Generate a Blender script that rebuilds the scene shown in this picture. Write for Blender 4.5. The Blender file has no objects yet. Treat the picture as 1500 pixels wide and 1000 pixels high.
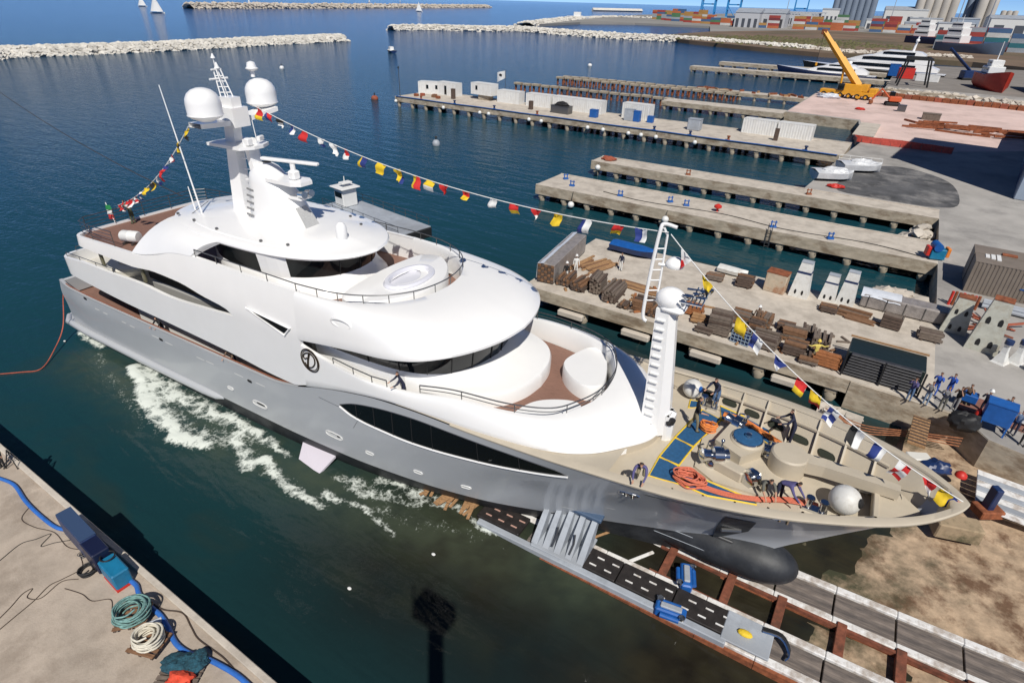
import bpy, bmesh, math, random
import numpy as np
from mathutils import Vector, Matrix
random.seed(7)
scene = bpy.context.scene
COL = scene.collection

# ------------------------------------------------------------ camera
cam_d = bpy.data.cameras.new('camera'); cam = bpy.data.objects.new('camera', cam_d); COL.objects.link(cam)
cam_d.sensor_fit = 'HORIZONTAL'; cam_d.sensor_width = 36.0; cam_d.lens = 20.4
cam_d.clip_start = 0.1; cam_d.clip_end = 30000
CR = [[0.838173, -0.293588, 0.459643], [0.54487, 0.413451, -0.729503], [0.024133, 0.861896, 0.506511]]
cam.matrix_world = Matrix([CR[0] + [0], CR[1] + [0], CR[2] + [23.0], [0, 0, 0, 1]])
scene.camera = cam
# ------------------------------------------------------------ sky and sun
SUN_EL = math.radians(50); SHADOW_AZ = math.radians(130)
to_sun = Vector((-math.cos(SHADOW_AZ) * math.cos(SUN_EL), -math.sin(SHADOW_AZ) * math.cos(SUN_EL), math.sin(SUN_EL)))
world = bpy.data.worlds.new('World'); scene.world = world; world.use_nodes = True
wn = world.node_tree; bg = wn.nodes['Background']
sky = wn.nodes.new('ShaderNodeTexSky'); sky.sky_type = 'NISHITA'; sky.sun_disc = False
sky.sun_elevation = SUN_EL; sky.sun_rotation = math.atan2(to_sun.x, to_sun.y)
sky.altitude = 9000; sky.air_density = 1.0; sky.dust_density = 0.0; sky.ozone_density = 6.0
wn.links.new(sky.outputs[0], bg.inputs[0]); bg.inputs[1].default_value = 0.085
sl = bpy.data.lights.new('sun', 'SUN'); sl.energy = 3.8; sl.angle = math.radians(0.53); sl.color = (1, .955, .88)
so = bpy.data.objects.new('sun', sl); COL.objects.link(so); so.rotation_euler = (-to_sun).to_track_quat('-Z', 'Y').to_euler()
scene.view_settings.view_transform = 'Standard'; scene.view_settings.look = 'None'
scene.view_settings.exposure = 0.22; scene.view_settings.gamma = 1.0

# ------------------------------------------------------------ helpers
import numpy as np
# hull level curves: (s_start, s_end, [(s,half_breadth)...], [(s,z)...])
LEV=[
 (1.6,48.6,[(1.6,0.02),(48.6,0.02)],[(1.6,-0.5),(12,-1.7),(40,-1.7),(48.6,-0.9)]),
 (1.2,49.4,[(1.2,3.9),(10,4.3),(22,4.45),(30,3.7),(36,2.5),(42,1.2),(47,.45),(49.4,.03)],[(1.2,-0.4),(12,-0.9),(40,-0.8),(49.4,-0.2)]),
 (0.9,50.3,[(.9,4.6),(4,4.8),(24,4.92),(29,4.86),(33.5,4.5),(37.3,3.85),(40.6,2.85),(43.8,1.75),(46.8,.75),(49.2,.22),(50.3,.03)],[(.9,1.0),(24,1.0),(29,1.1),(34,1.2),(40,1.3),(47,1.5),(50.3,1.6)]),
 (0.9,52.3,[(.9,4.65),(4,4.9),(30,4.93),(36,4.55),(40,3.75),(44,2.75),(47,1.95),(50,1.0),(51.6,.35),(52.3,.03)],[(.9,2.6),(30,2.8),(40,3.2),(52.3,3.8)]),
 (0.9,54.6,[(.9,4.7),(4,4.95),(34,4.95),(38,4.75),(41,4.4),(44,3.9),(47,3.25),(50,2.35),(52.5,1.35),(54,.5),(54.6,.03)],[(.9,3.5),(24,3.5),(30,4.2),(36,4.8),(44,5.2),(54.6,6.1)]),
 (1.0,56.0,[(1.0,4.6),(3,4.9),(36,4.95),(41,4.88),(44,4.75),(46,4.6),(48,4.33),(50,3.9),(52,3.2),(53.5,2.5),(54.6,1.75),(55.4,.95),(55.85,.35),(56,.03)],[(1,4.5),(6,4.32),(24,4.3),(26,4.6),(27.6,5.1),(29.7,5.65),(32.5,6.15),(35,6.33),(38,6.42),(41.4,6.6),(43.5,6.75),(46,6.9),(49,7.15),(52,7.4),(56,7.7)]),
]
def itp(x,tab):
    xs=[a for a,b in tab]; ys=[b for a,b in tab]
    # monotone cubic (pchip)
    xs=np.array(xs,float);ys=np.array(ys,float);x=np.clip(np.asarray(x,float),xs[0],xs[-1])
    if len(xs)<3: return np.interp(x,xs,ys)
    h=np.diff(xs);d=np.diff(ys)/h;m=np.zeros(len(xs));m[0]=d[0];m[-1]=d[-1]
    for i in range(1,len(xs)-1):
        if d[i-1]*d[i]>0:
            w1=2*h[i]+h[i-1];w2=h[i]+2*h[i-1];m[i]=(w1+w2)/(w1/d[i-1]+w2/d[i])
    k=np.clip(np.searchsorted(xs,x)-1,0,len(xs)-2);t=(x-xs[k])/h[k]
    return ((2*t**3-3*t**2+1)*ys[k]+(t**3-2*t**2+t)*h[k]*m[k]+(-2*t**3+3*t**2)*ys[k+1]+(t**3-t**2)*h[k]*m[k+1])
def sheer_z(s): return float(itp(s,LEV[5][3]))
def sheer_t(s): return float(itp(s,LEV[5][2]))
def hull_t(s,z):
    zs=[];ts=[]
    for a,b,tt,zz in LEV:
        zs.append(float(itp(s,zz)));ts.append(float(itp(s,tt)) if s<=b else 0.0)
    return float(np.interp(z,zs,ts))

class MB:
    """collects shapes; build() links them as one mesh object"""
    def __init__(self): self.v = []; self.f = []; self.m = []; self.cur = 0
    def add(self, vs, fs):
        o = len(self.v); self.v += [tuple(map(float, p)) for p in vs]
        for f in fs: self.f.append([i + o for i in f]); self.m.append(self.cur)
        return self
    def box(self, c, d, rz=0, ch=0.0, top=None):
        x, y, z = d[0] / 2, d[1] / 2, d[2] / 2; t = top or (1, 1)
        if ch <= 0:
            vs = [(-x, -y, -z), (x, -y, -z), (x, y, -z), (-x, y, -z), (-x * t[0], -y * t[1], z), (x * t[0], -y * t[1], z), (x * t[0], y * t[1], z), (-x * t[0], y * t[1], z)]
            fs = [(3, 2, 1, 0), (4, 5, 6, 7), (0, 1, 5, 4), (1, 2, 6, 5), (2, 3, 7, 6), (3, 0, 4, 7)]
        else:
            vs = []; fs = []
            rings = [(-z, ch), (-z + ch, 0), (z - ch, 0), (z, ch)]
            for zz, i in rings:
                k = (zz + z) / (2 * z); fx = 1 + (t[0] - 1) * k; fy = 1 + (t[1] - 1) * k
                a, b = x * fx - i, y * fy - i
                c2 = ch
                vs += [(-a + c2, -b, zz), (a - c2, -b, zz), (a, -b + c2, zz), (a, b - c2, zz), (a - c2, b, zz), (-a + c2, b, zz), (-a, b - c2, zz), (-a, -b + c2, zz)]
            for r in range(3):
                for i in range(8): fs.append((r * 8 + i, r * 8 + (i + 1) % 8, r * 8 + 8 + (i + 1) % 8, r * 8 + 8 + i))
            fs.append(tuple(range(7, -1, -1))); fs.append(tuple(range(24, 32)))
        cs, sn = math.cos(rz), math.sin(rz)
        return self.add([(c[0] + p[0] * cs - p[1] * sn, c[1] + p[0] * sn + p[1] * cs, c[2] + p[2]) for p in vs], fs)
    def prism(self, poly, z0, z1):
        n = len(poly); ar = sum(poly[i][0] * poly[(i + 1) % n][1] - poly[(i + 1) % n][0] * poly[i][1] for i in range(n))
        if ar < 0: poly = poly[::-1]
        g = lambda z, p: z(p) if callable(z) else z
        vs = [(p[0], p[1], g(z0, p)) for p in poly] + [(p[0], p[1], g(z1, p)) for p in poly]
        fs = [tuple(range(n - 1, -1, -1)), tuple(range(n, 2 * n))] + [(i, (i + 1) % n, n + (i + 1) % n, n + i) for i in range(n)]
        return self.add(vs, fs)
    def tube(self, pts, r, n=8, closed=False, cap=True):
        P = [Vector(p) for p in pts]; N = len(P); R = r if isinstance(r, (list, tuple)) else [r] * N
        vs = []; prev = None
        for i in range(N):
            if closed: d = P[(i + 1) % N] - P[i - 1]
            else: d = P[min(i + 1, N - 1)] - P[max(i - 1, 0)]
            if d.length < 1e-9: d = Vector((0, 0, 1))
            d.normalize()
            if prev is None:
                a = Vector((0, 0, 1)) if abs(d.z) < .9 else Vector((1, 0, 0)); u = d.cross(a).normalized()
            else:
                u = prev - d * prev.dot(d); u = u.normalized() if u.length > 1e-6 else d.orthogonal().normalized()
            prev = u; w = d.cross(u)
            for k in range(n):
                an = 2 * math.pi * k / n; vs.append(P[i] + (u * math.cos(an) + w * math.sin(an)) * R[i])
        fs = []
        for i in range(N if closed else N - 1):
            j = (i + 1) % N
            for k in range(n): fs.append((i * n + k, i * n + (k + 1) % n, j * n + (k + 1) % n, j * n + k))
        if cap and not closed: fs.append(tuple(range(n - 1, -1, -1))); fs.append(tuple((N - 1) * n + k for k in range(n)))
        return self.add(vs, fs)
    def cyl(self, a, b, r0, r1=None, n=12): return self.tube([a, b], [r0, r0 if r1 is None else r1], n)
    def lathe(self, prof, c=(0, 0, 0), n=20, sx=1, sy=1):
        vs = []; fs = []
        for (r, z) in prof:
            for k in range(n):
                a = 2 * math.pi * k / n; vs.append((c[0] + r * math.cos(a) * sx, c[1] + r * math.sin(a) * sy, c[2] + z))
        m = len(prof)
        for i in range(m - 1):
            for k in range(n): fs.append((i * n + k, i * n + (k + 1) % n, (i + 1) * n + (k + 1) % n, (i + 1) * n + k))
        fs.append(tuple(range(n - 1, -1, -1))); fs.append(tuple((m - 1) * n + k for k in range(n)))
        return self.add(vs, fs)
    def sphere(self, c, r, n=16, m=10, s=(1, 1, 1)):
        return self.lathe_s([(math.sin(math.pi * (i + .001) / (m + .002)) * r, -math.cos(math.pi * (i + .001) / (m + .002)) * r) for i in range(m + 1)], c, n, s)
    def lathe_s(self, prof, c, n, s):
        return self.lathe([(p[0], p[1] * s[2]) for p in prof], c, n, s[0], s[1])
    def grid(self, rows, close=False):
        n = len(rows[0]); vs = [p for r in rows for p in r]; fs = []
        for i in range(len(rows) - 1):
            for k in range(n if close else n - 1):
                k2 = (k + 1) % n; fs.append((i * n + k, i * n + k2, (i + 1) * n + k2, (i + 1) * n + k))
        return self.add(vs, fs)
    def ngon(self, pts): return self.add(pts, [tuple(range(len(pts)))])
    def mirror_y(self):
        n = len(self.v); self.v += [(x, -y, z) for x, y, z in self.v[:n]]
        k = len(self.f)
        for i in range(k): self.f.append([j + n for j in self.f[i][::-1]]); self.m.append(self.m[i])
        return self
    def mirrored(self):
        q = MB(); q.v = [(x, -y, z) for x, y, z in self.v]; q.f = [f[::-1] for f in self.f]; q.m = list(self.m); return q
    def mesh(self, name, mats, smooth=None, weld=False):
        me = bpy.data.meshes.new(name); me.from_pydata(self.v, [], self.f)
        for mt in (mats if isinstance(mats, (list, tuple)) else [mats]): me.materials.append(mt)
        if isinstance(mats, (list, tuple)): me.polygons.foreach_set('material_index', self.m)
        if weld:
            bm = bmesh.new(); bm.from_mesh(me); bmesh.ops.remove_doubles(bm, verts=bm.verts, dist=1e-4)
            bmesh.ops.recalc_face_normals(bm, faces=bm.faces); bm.to_mesh(me); bm.free()
        if smooth is not None:
            me.polygons.foreach_set('use_smooth', [True] * len(me.polygons)); me.set_sharp_from_angle(angle=math.radians(smooth))
        me.update(); return me
    def build(self, name, mats, parent=None, smooth=None, weld=False, loc=None, rz=0):
        return link(name, self.mesh(name, mats, smooth, weld), parent, loc, rz)
def pair(m):
    def go(*a, **k):
        o = m.build(*a, **k); m.mirrored().build(*a, **k); return o
    return go
def link(name, me, parent=None, loc=None, rz=0, scale=None, rot=None):
    o = bpy.data.objects.new(name, me); COL.objects.link(o); o.parent = parent
    if loc is not None: o.location = loc
    if rz: o.rotation_euler = (0, 0, rz)
    if rot: o.rotation_euler = rot
    if scale: o.scale = scale
    return o
def tag(o, label=None, cat=None, group=None, kind=None):
    if label: o['label'] = label
    if cat: o['category'] = cat
    if group: o['group'] = group
    if kind: o['kind'] = kind
    return o
def thing(name, label, cat, loc=(0, 0, 0), rz=0, group=None):
    o = bpy.data.objects.new(name, None); COL.objects.link(o); o.location = loc; o.rotation_euler = (0, 0, rz); o.empty_display_size = .3
    return tag(o, label, cat, group)
def copy_tree(o, parent=None):
    c = o.copy(); COL.objects.link(c); c.parent = parent
    for ch in [x for x in bpy.data.objects if x.parent == o]: copy_tree(ch, c)
    return c
ORD = ['first', 'second', 'third', 'fourth', 'fifth', 'sixth', 'seventh', 'eighth', 'ninth', 'tenth', 'eleventh', 'twelfth', 'thirteenth', 'fourteenth', 'fifteenth', 'sixteenth', 'seventeenth', 'eighteenth', 'nineteenth', 'twentieth', 'twenty-first', 'twenty-second', 'twenty-third', 'twenty-fourth', 'twenty-fifth', 'twenty-sixth', 'twenty-seventh', 'twenty-eighth', 'twenty-ninth', 'thirtieth']
def nth(n):
    if n < 30: return ORD[n]
    t_ = {3: 'thirt', 4: 'fort', 5: 'fift', 6: 'sixt', 7: 'sevent'}[(n + 1) // 10]; u_ = (n + 1) % 10
    return t_ + ('ieth' if u_ == 0 else 'y-' + ORD[u_ - 1])
def smoothpath(pts, k=6, closed=False):
    P = [Vector(p) for p in pts]; out = []; N = len(P)
    for i in range(N if closed else N - 1):
        g = (lambda j: P[j % N]) if closed else (lambda j: P[max(0, min(N - 1, j))])
        a, b, c, d = g(i - 1), g(i), g(i + 1), g(i + 2)
        for q in range(k):
            t = q / k; out.append(.5 * ((2 * b) + (c - a) * t + (2 * a - 5 * b + 4 * c - d) * t * t + (3 * b - a - 3 * c + d) * t ** 3))
    if not closed: out.append(P[-1])
    return out

# ------------------------------------------------------------ materials
_mats = {}
def mat(name, col, rough=.6, metal=0.0, var=.0, scale=1.0, bump=0.0, bscale=None, col2=None, detail=6, coat=0.0, stain=None, sscale=.25, samt=.5, spec=None, trans=0, stretch=None, emit=None):
    if name in _mats: return _mats[name]
    m = bpy.data.materials.new(name); m.use_nodes = True; nt = m.node_tree; N = nt.nodes; L = nt.links
    b = N['Principled BSDF']; b.inputs['Roughness'].default_value = rough; b.inputs['Metallic'].default_value = metal
    b.inputs['Base Color'].default_value = (*col, 1)
    if coat: b.inputs['Coat Weight'].default_value = coat; b.inputs['Coat Roughness'].default_value = .05
    if spec is not None: b.inputs['Specular IOR Level'].default_value = spec
    if trans: b.inputs['Transmission Weight'].default_value = trans
    tc = N.new('ShaderNodeTexCoord'); vec = tc.outputs['Object']
    if stretch:
        mp = N.new('ShaderNodeMapping'); mp.inputs['Scale'].default_value = stretch; L.new(vec, mp.inputs['Vector']); vec = mp.outputs[0]
    out = None
    if var > 0 or col2:
        n = N.new('ShaderNodeTexNoise'); n.inputs['Scale'].default_value = scale; n.inputs['Detail'].default_value = detail; n.inputs['Roughness'].default_value = .65
        L.new(vec, n.inputs['Vector'])
        r = N.new('ShaderNodeValToRGB'); L.new(n.outputs['Fac'], r.inputs['Fac'])
        c2 = col2 or tuple(min(1, c * (1 + var)) for c in col); c1 = col if col2 else tuple(c * (1 - var) for c in col)
        r.color_ramp.elements[0].position = .33; r.color_ramp.elements[0].color = (*c1, 1)
        r.color_ramp.elements[1].position = .68; r.color_ramp.elements[1].color = (*c2, 1)
        out = r.outputs[0]
    if stain:
        n2 = N.new('ShaderNodeTexNoise'); n2.inputs['Scale'].default_value = sscale; n2.inputs['Detail'].default_value = 8; n2.inputs['Roughness'].default_value = .7; L.new(vec, n2.inputs['Vector'])
        r2 = N.new('ShaderNodeValToRGB'); r2.color_ramp.elements[0].position = .48; r2.color_ramp.elements[1].position = .62; L.new(n2.outputs['Fac'], r2.inputs['Fac'])
        mm = N.new('ShaderNodeMath'); mm.operation = 'MULTIPLY'; mm.inputs[1].default_value = samt; L.new(r2.outputs[0], mm.inputs[0])
        mx = N.new('ShaderNodeMixRGB'); L.new(mm.outputs[0], mx.inputs[0])
        if out: L.new(out, mx.inputs[1])
        else: mx.inputs[1].default_value = (*col, 1)
        mx.inputs[2].default_value = (*stain, 1); out = mx.outputs[0]
    if out: L.new(out, b.inputs['Base Color'])
    if bump:
        nb = N.new('ShaderNodeTexNoise'); nb.inputs['Scale'].default_value = bscale or scale * 3; nb.inputs['Detail'].default_value = 6; L.new(vec, nb.inputs['Vector'])
        bp = N.new('ShaderNodeBump'); bp.inputs['Strength'].default_value = bump; bp.inputs['Distance'].default_value = .05
        L.new(nb.outputs['Fac'], bp.inputs['Height']); L.new(bp.outputs[0], b.inputs['Normal'])
    if emit: b.inputs['Emission Color'].default_value = (*emit, 1); b.inputs['Emission Strength'].default_value = 1
    _mats[name] = m; return m
WHITE = mat('white_gelcoat', (.86, .855, .84), .28, coat=.3, var=.02, scale=.4)
WHITE2 = mat('white_paint', (.74, .74, .72), .45, var=.05, scale=2)
CREAM = mat('cream_gelcoat', (.70, .68, .62), .35, var=.03, scale=.6)
GREY = mat('silver_grey_hull_paint', (.44, .455, .47), .30, coat=.25, var=.03, scale=.35)
BEIGE = mat('beige_deck_paint', (.50, .44, .345), .55, var=.05, scale=1.2, bump=.05, bscale=40)
BLACKH = mat('black_antifouling', (.018, .020, .024), .55, var=.4, scale=.8, stain=(.07, .075, .08), sscale=.5, samt=.4, bump=.1, bscale=6)
GLASS = mat('dark_glass', (.006, .008, .010), .05, spec=.4)
GLASS2 = mat('tinted_window_glass', (.010, .013, .014), .06, spec=.6)
TEAK = mat('teak_deck', (.22, .120, .088), .65, var=.25, scale=6, stretch=(.4, 6, 1), bump=.1)
CHROME = mat('polished_steel', (.62, .63, .64), .14, metal=1)
STEEL = mat('grey_rail_steel', (.18, .18, .18), .35, metal=.8)
BLUEMAT = mat('blue_deck_cloth', (.015, .085, .20), .8, var=.2, scale=8)
YELLOW = mat('yellow_cloth', (.75, .52, .03), .7, var=.1, scale=6)
ROPE_R = mat('salmon_rope', (.62, .17, .10), .8, var=.2, scale=20)
ROPE_O = mat('orange_rope', (.75, .24, .06), .8, var=.2, scale=20)
RUBBER = mat('black_rubber', (.015, .015, .016), .6)
CONC = mat('pale_concrete', (.53, .475, .405), .9, var=.12, scale=.9, stain=(.30, .26, .215), sscale=.5, samt=.5, bump=.25, bscale=14)
CONC2 = mat('quay_concrete', (.42, .352, .285), .9, var=.16, scale=.7, stain=(.25, .20, .155), sscale=.42, samt=.62, bump=.3, bscale=16)
CONCE = mat('weathered_concrete_face', (.42, .36, .275), .9, var=.25, scale=.8, stain=(.16, .105, .06), sscale=.5, samt=.7, bump=.3, stretch=(1, 1, 2.5))
CONCG = mat('grey_yard_concrete', (.37, .35, .325), .9, var=.14, scale=.3, stain=(.13, .125, .12), sscale=.09, samt=.5, bump=.2)
RUST = mat('rusty_steel', (.24, .075, .03), .85, var=.45, scale=3, bump=.3)
REDLEAD = mat('red_lead_paint', (.33, .085, .045), .8, var=.3, scale=2, stain=(.12, .05, .03), samt=.6)
WOOD = [mat('timber_%s' % n, c, .85, var=.35, scale=3, bump=.3, stretch=(1, 5, 5)) for n, c in (('grey', (.16, .125, .10)), ('dark', (.095, .065, .050)), ('brown', (.20, .105, .055)), ('tan', (.35, .20, .095)), ('orange', (.33, .125, .045)))]
BLUE = mat('blue_machine_paint', (.012, .10, .36), .45, var=.15, scale=3)
TEALB = mat('teal_blue_paint', (.01, .16, .30), .45, var=.15, scale=3)
NAVY = mat('navy_paint', (.012, .03, .10), .4, var=.2, scale=2)
RED = mat('red_paint', (.55, .03, .02), .5, var=.12, scale=4)
LGREY = mat('light_grey_steel', (.36, .39, .43), .5, var=.15, scale=2, stain=(.2, .2, .2), samt=.4)

# ------------------------------------------------------------ sea
rng = np.random.RandomState(3)
_lat = rng.rand(256, 256)
def vnoise(x, y):
    xi = np.floor(x).astype(int); yi = np.floor(y).astype(int); fx = x - xi; fy = y - yi
    fx = fx * fx * (3 - 2 * fx); fy = fy * fy * (3 - 2 * fy)
    g = lambda a, b: _lat[a % 256, b % 256]
    return (g(xi, yi) * (1 - fx) + g(xi + 1, yi) * fx) * (1 - fy) + (g(xi, yi + 1) * (1 - fx) + g(xi + 1, yi + 1) * fx) * fy
def fbm(x, y, o=4):
    s = 0; a = .5
    for k in range(o): s = s + a * vnoise(x * 2 ** k + 17 * k, y * 2 ** k + 31 * k); a *= .5
    return s
def poly_dist(x, y, pts):
    d = np.full(x.shape, 1e9); par = np.zeros(x.shape); n = len(pts) - 1
    for i in range(n):
        ax, ay = pts[i][:2]; bx, by = pts[i + 1][:2]; L2 = (bx - ax) ** 2 + (by - ay) ** 2 + 1e-9
        t = np.clip(((x - ax) * (bx - ax) + (y - ay) * (by - ay)) / L2, 0, 1)
        dd = np.hypot(x - ax - t * (bx - ax), y - ay - t * (by - ay)); k = dd < d
        par = np.where(k, (i + t) / n, par); d = np.minimum(d, dd)
    return d, par
def axis(lo, hi, step, far_lo, far_hi):
    mid = list(np.arange(lo, hi + 1e-6, step)); a = []; b = []; g = step; x = lo
    while x > far_lo: g *= 1.35; x -= g; a.append(x)
    g = step; x = hi
    while x < far_hi: g *= 1.35; x += g; b.append(x)
    return np.array(a[::-1] + mid + b)
ax_x = axis(-58, 4, .19, -26000, 26000); ax_y = axis(5, 37, .19, -4000, 26000)
GX, GY = np.meshgrid(ax_x, ax_y)
foam = np.zeros(GX.shape); wz = np.zeros(GX.shape)
def streak(pts, w, amp, lift=0.0):
    global foam, wz
    d, p = poly_dist(GX + .5 * (fbm(GX * .8, GY * .8) - .5) * 2, GY + .5 * (fbm(GX * .8 + 9, GY * .8 + 4) - .5) * 2, pts)
    wv = w[0] + (w[1] - w[0]) * p; av = amp[0] + (amp[1] - amp[0]) * p
    g = np.exp(-(d / wv) ** 2) * av; foam = np.maximum(foam, g); wz += lift * g
streak([(-48.80,14.83,0.00), (-47.12,14.87,0.00), (-45.28,14.81,0.00)], (.5, .5), (1.1, .8), .08)
streak([(-40.72,14.60,0.00), (-38.60,13.80,0.00), (-35.49,12.96,0.00), (-32.86,12.39,0.00), (-30.99,12.11,0.00), (-28.90,12.43,0.00)], (.55, .6), (1.35, .9), .14)
streak([(-39.39,14.78,0.00), (-35.72,14.36,0.00), (-32.20,14.54,0.00), (-29.28,14.71,0.00)], (1.2, .9), (.85, .6), .08)
streak([(-34.29,13.08,0.00), (-30.54,13.04,0.00), (-27.87,13.51,0.00)], (.9, .8), (.6, .45), .05)
streak([(-31.67,14.91,0.00), (-29.40,14.80,0.00), (-27.09,14.81,0.00), (-24.19,14.96,0.00)], (.45, .4), (1.0, .8), .08)
streak([(-28.25,14.00,0.00), (-25.44,12.78,0.00), (-25.13,13.81,0.00), (-23.22,13.25,0.00), (-21.19,12.79,0.00), (-19.74,13.09,0.00)], (.55, .4), (.85, .7), .1)
streak([(-26.89,13.82,0.00), (-24.13,13.28,0.00), (-21.98,13.16,0.00)], (.9, .7), (.45, .4), .05)
streak([(-20.26,13.91,-0.00), (-19.12,13.92,0.00), (-17.89,14.18,0.00), (-16.21,13.95,0.00), (-15.20,13.85,0.00)], (.35, .2), (.9, .5), .05)
streak([(-20.30,15.26,0.00), (-18.40,15.18,-0.00), (-16.16,15.94,0.00), (-14.29,16.47,0.00)], (.7, .5), (.62, .5), .04)
streak([(-18.41,16.23,0.00), (-16.29,16.63,0.00), (-13.41,17.07,0.00)], (.5, .4), (.7, .6), .04)
streak([(-12.65,16.64,0.00), (-10.72,16.89,-0.00), (-8.47,17.07,0.00), (-6.37,17.28,0.00), (-4.34,17.34,0.00)], (.35, .2), (.8, .45), .02)
streak([(-44.56,13.90,0.00), (-40.19,12.68,0.00), (-35.69,12.11,0.00), (-32.04,11.38,0.00)], (.9, .9), (.34, .3), .04)
streak([(-16.85,14.61,0.00), (-13.94,15.49,0.00), (-10.15,16.03,-0.00)], (.8, .6), (.33, .3), .02)
dn = (GX > -58.5) & (GX < 4.5) & (GY > 4.5) & (GY < 37.5)
tex = fbm(GX * 1.6, GY * 1.6, 5); rid = 1 - np.abs(2 * fbm(GX * 2.2 + 50, GY * 2.2, 4) - 1)
fo = np.clip(foam * (.25 + 1.3 * np.clip((rid - .55) * 2.4, 0, 1)) * (.5 + tex), 0, 1)
fo = np.where(foam > .95, np.maximum(fo, (foam - .8) * 1.2), fo)
wz = np.where(dn, wz + foam * .14 * (tex - .45) + .03 * (fbm(GX * .5, GY * .5) - .45), 0)
wake = np.clip(np.exp(-(poly_dist(GX, GY, [(-44, 13.5), (-30, 13.8), (-17, 14.8), (-6, 17)])[0] / 2.2) ** 2), 0, 1) * dn
slipm = np.clip((GX + 22) / 9, 0, 1) * np.clip((GY - 6) / 6, 0, 1) * np.clip((39 - GY) / 3, 0, 1) * np.where(GX < 12, 1, 0)
shal = np.clip((GX + 6) / 6, 0, 1) * slipm
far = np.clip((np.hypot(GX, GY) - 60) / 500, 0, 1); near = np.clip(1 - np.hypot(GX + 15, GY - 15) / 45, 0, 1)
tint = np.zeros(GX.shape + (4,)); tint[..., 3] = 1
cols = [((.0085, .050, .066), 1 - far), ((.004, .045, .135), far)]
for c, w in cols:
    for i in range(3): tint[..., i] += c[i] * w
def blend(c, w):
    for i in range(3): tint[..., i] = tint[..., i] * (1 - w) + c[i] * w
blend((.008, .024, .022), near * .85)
blend((.012, .0085, .006), slipm * np.clip(.45 + fbm(GX * .25, GY * .25), 0, 1) * .95)
blend((.045, .040, .022), shal * .8 * np.clip(fbm(GX * 1.1, GY * 1.1) * 1.6 - .2, 0, 1))
swirl = fbm(GX * .22 + 2.5 * fbm(GX * .12, GY * .12), GY * .5 + 2.5 * fbm(GX * .13 + 7, GY * .13), 5)
blend((.030, .034, .020), np.clip((swirl - .52) * 4, 0, 1) * near * .45)
blend((.060, .075, .045), wake * .65 * np.clip(.3 + tex, 0, 1))
nx, ny = len(ax_x), len(ax_y)
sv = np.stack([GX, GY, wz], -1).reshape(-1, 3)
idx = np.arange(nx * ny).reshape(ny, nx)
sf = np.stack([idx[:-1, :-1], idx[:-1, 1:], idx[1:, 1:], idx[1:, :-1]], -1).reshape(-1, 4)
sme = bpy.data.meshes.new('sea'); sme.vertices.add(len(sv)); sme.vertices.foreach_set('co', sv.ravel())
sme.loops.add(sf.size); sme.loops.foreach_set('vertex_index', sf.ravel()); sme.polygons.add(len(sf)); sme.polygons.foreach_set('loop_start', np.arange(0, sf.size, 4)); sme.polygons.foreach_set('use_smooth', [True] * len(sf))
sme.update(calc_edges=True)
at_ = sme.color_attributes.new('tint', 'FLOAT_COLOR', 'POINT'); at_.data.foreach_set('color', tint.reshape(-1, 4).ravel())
ac = sme.attributes.new('chop', 'FLOAT', 'POINT'); ac.data.foreach_set('value', np.clip((np.hypot(GX, GY - 20) - 30) / 160, 0, 1).ravel())
af = sme.attributes.new('foam', 'FLOAT', 'POINT'); af.data.foreach_set('value', (np.clip(foam, 0, 1.4) * dn * (.45 + 1.1 * tex)).ravel())
wm = bpy.data.materials.new('sea_water'); wm.use_nodes = True; nt = wm.node_tree; N = nt.nodes; L = nt.links; b = N['Principled BSDF']
b.inputs['IOR'].default_value = 1.33;  tc = N.new('ShaderNodeTexCoord')
a1 = N.new('ShaderNodeAttribute'); a1.attribute_name = 'tint'; a2 = N.new('ShaderNodeAttribute'); a2.attribute_name = 'foam'
n1 = N.new('ShaderNodeTexNoise'); n1.inputs['Scale'].default_value = 7; n1.inputs['Detail'].default_value = 8; n1.inputs['Roughness'].default_value = .7; L.new(tc.outputs['Object'], n1.inputs['Vector'])
vo = N.new('ShaderNodeTexVoronoi'); vo.feature = 'DISTANCE_TO_EDGE'; vo.inputs['Scale'].default_value = 1.5
dv = N.new('ShaderNodeTexNoise'); dv.inputs['Scale'].default_value = 1.1; dv.inputs['Detail'].default_value = 6; L.new(tc.outputs['Object'], dv.inputs['Vector'])
vm = N.new('ShaderNodeVectorMath'); vm.operation = 'MULTIPLY_ADD'; L.new(dv.outputs['Color'], vm.inputs[0]); vm.inputs[1].default_value = (1.6, 1.6, 0); L.new(tc.outputs['Object'], vm.inputs[2]); L.new(vm.outputs[0], vo.inputs['Vector'])
def mth(op, a, b_, c=None):
    n_ = N.new('ShaderNodeMath'); n_.operation = op
    for k_, q_ in enumerate((a, b_, c)):
        if q_ is None: continue
        if isinstance(q_, (int, float)): n_.inputs[k_].default_value = q_
        else: L.new(q_, n_.inputs[k_])
    return n_.outputs[0]
web = mth('SUBTRACT', 1.0, mth('MULTIPLY', vo.outputs['Distance'], 4.5)); web = mth('MAXIMUM', web, 0.0)
lace = mth('MULTIPLY', mth('MULTIPLY', web, a2.outputs['Fac']), .55)
val = mth('ADD', mth('MULTIPLY_ADD', a2.outputs['Fac'], .95, lace), mth('MULTIPLY_ADD', n1.outputs['Fac'], 1.5, -1.22))
rp = N.new('ShaderNodeValToRGB'); rp.color_ramp.elements[0].position = .02; rp.color_ramp.elements[1].position = .55; rp.color_ramp.elements[0].color = (0, 0, 0, 1); L.new(val, rp.inputs['Fac'])
mx = N.new('ShaderNodeMixRGB'); L.new(rp.outputs[0], mx.inputs[0]); L.new(a1.outputs['Color'], mx.inputs[1]); mx.inputs[2].default_value = (.66, .70, .64, 1); L.new(mx.outputs[0], b.inputs['Base Color'])
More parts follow.
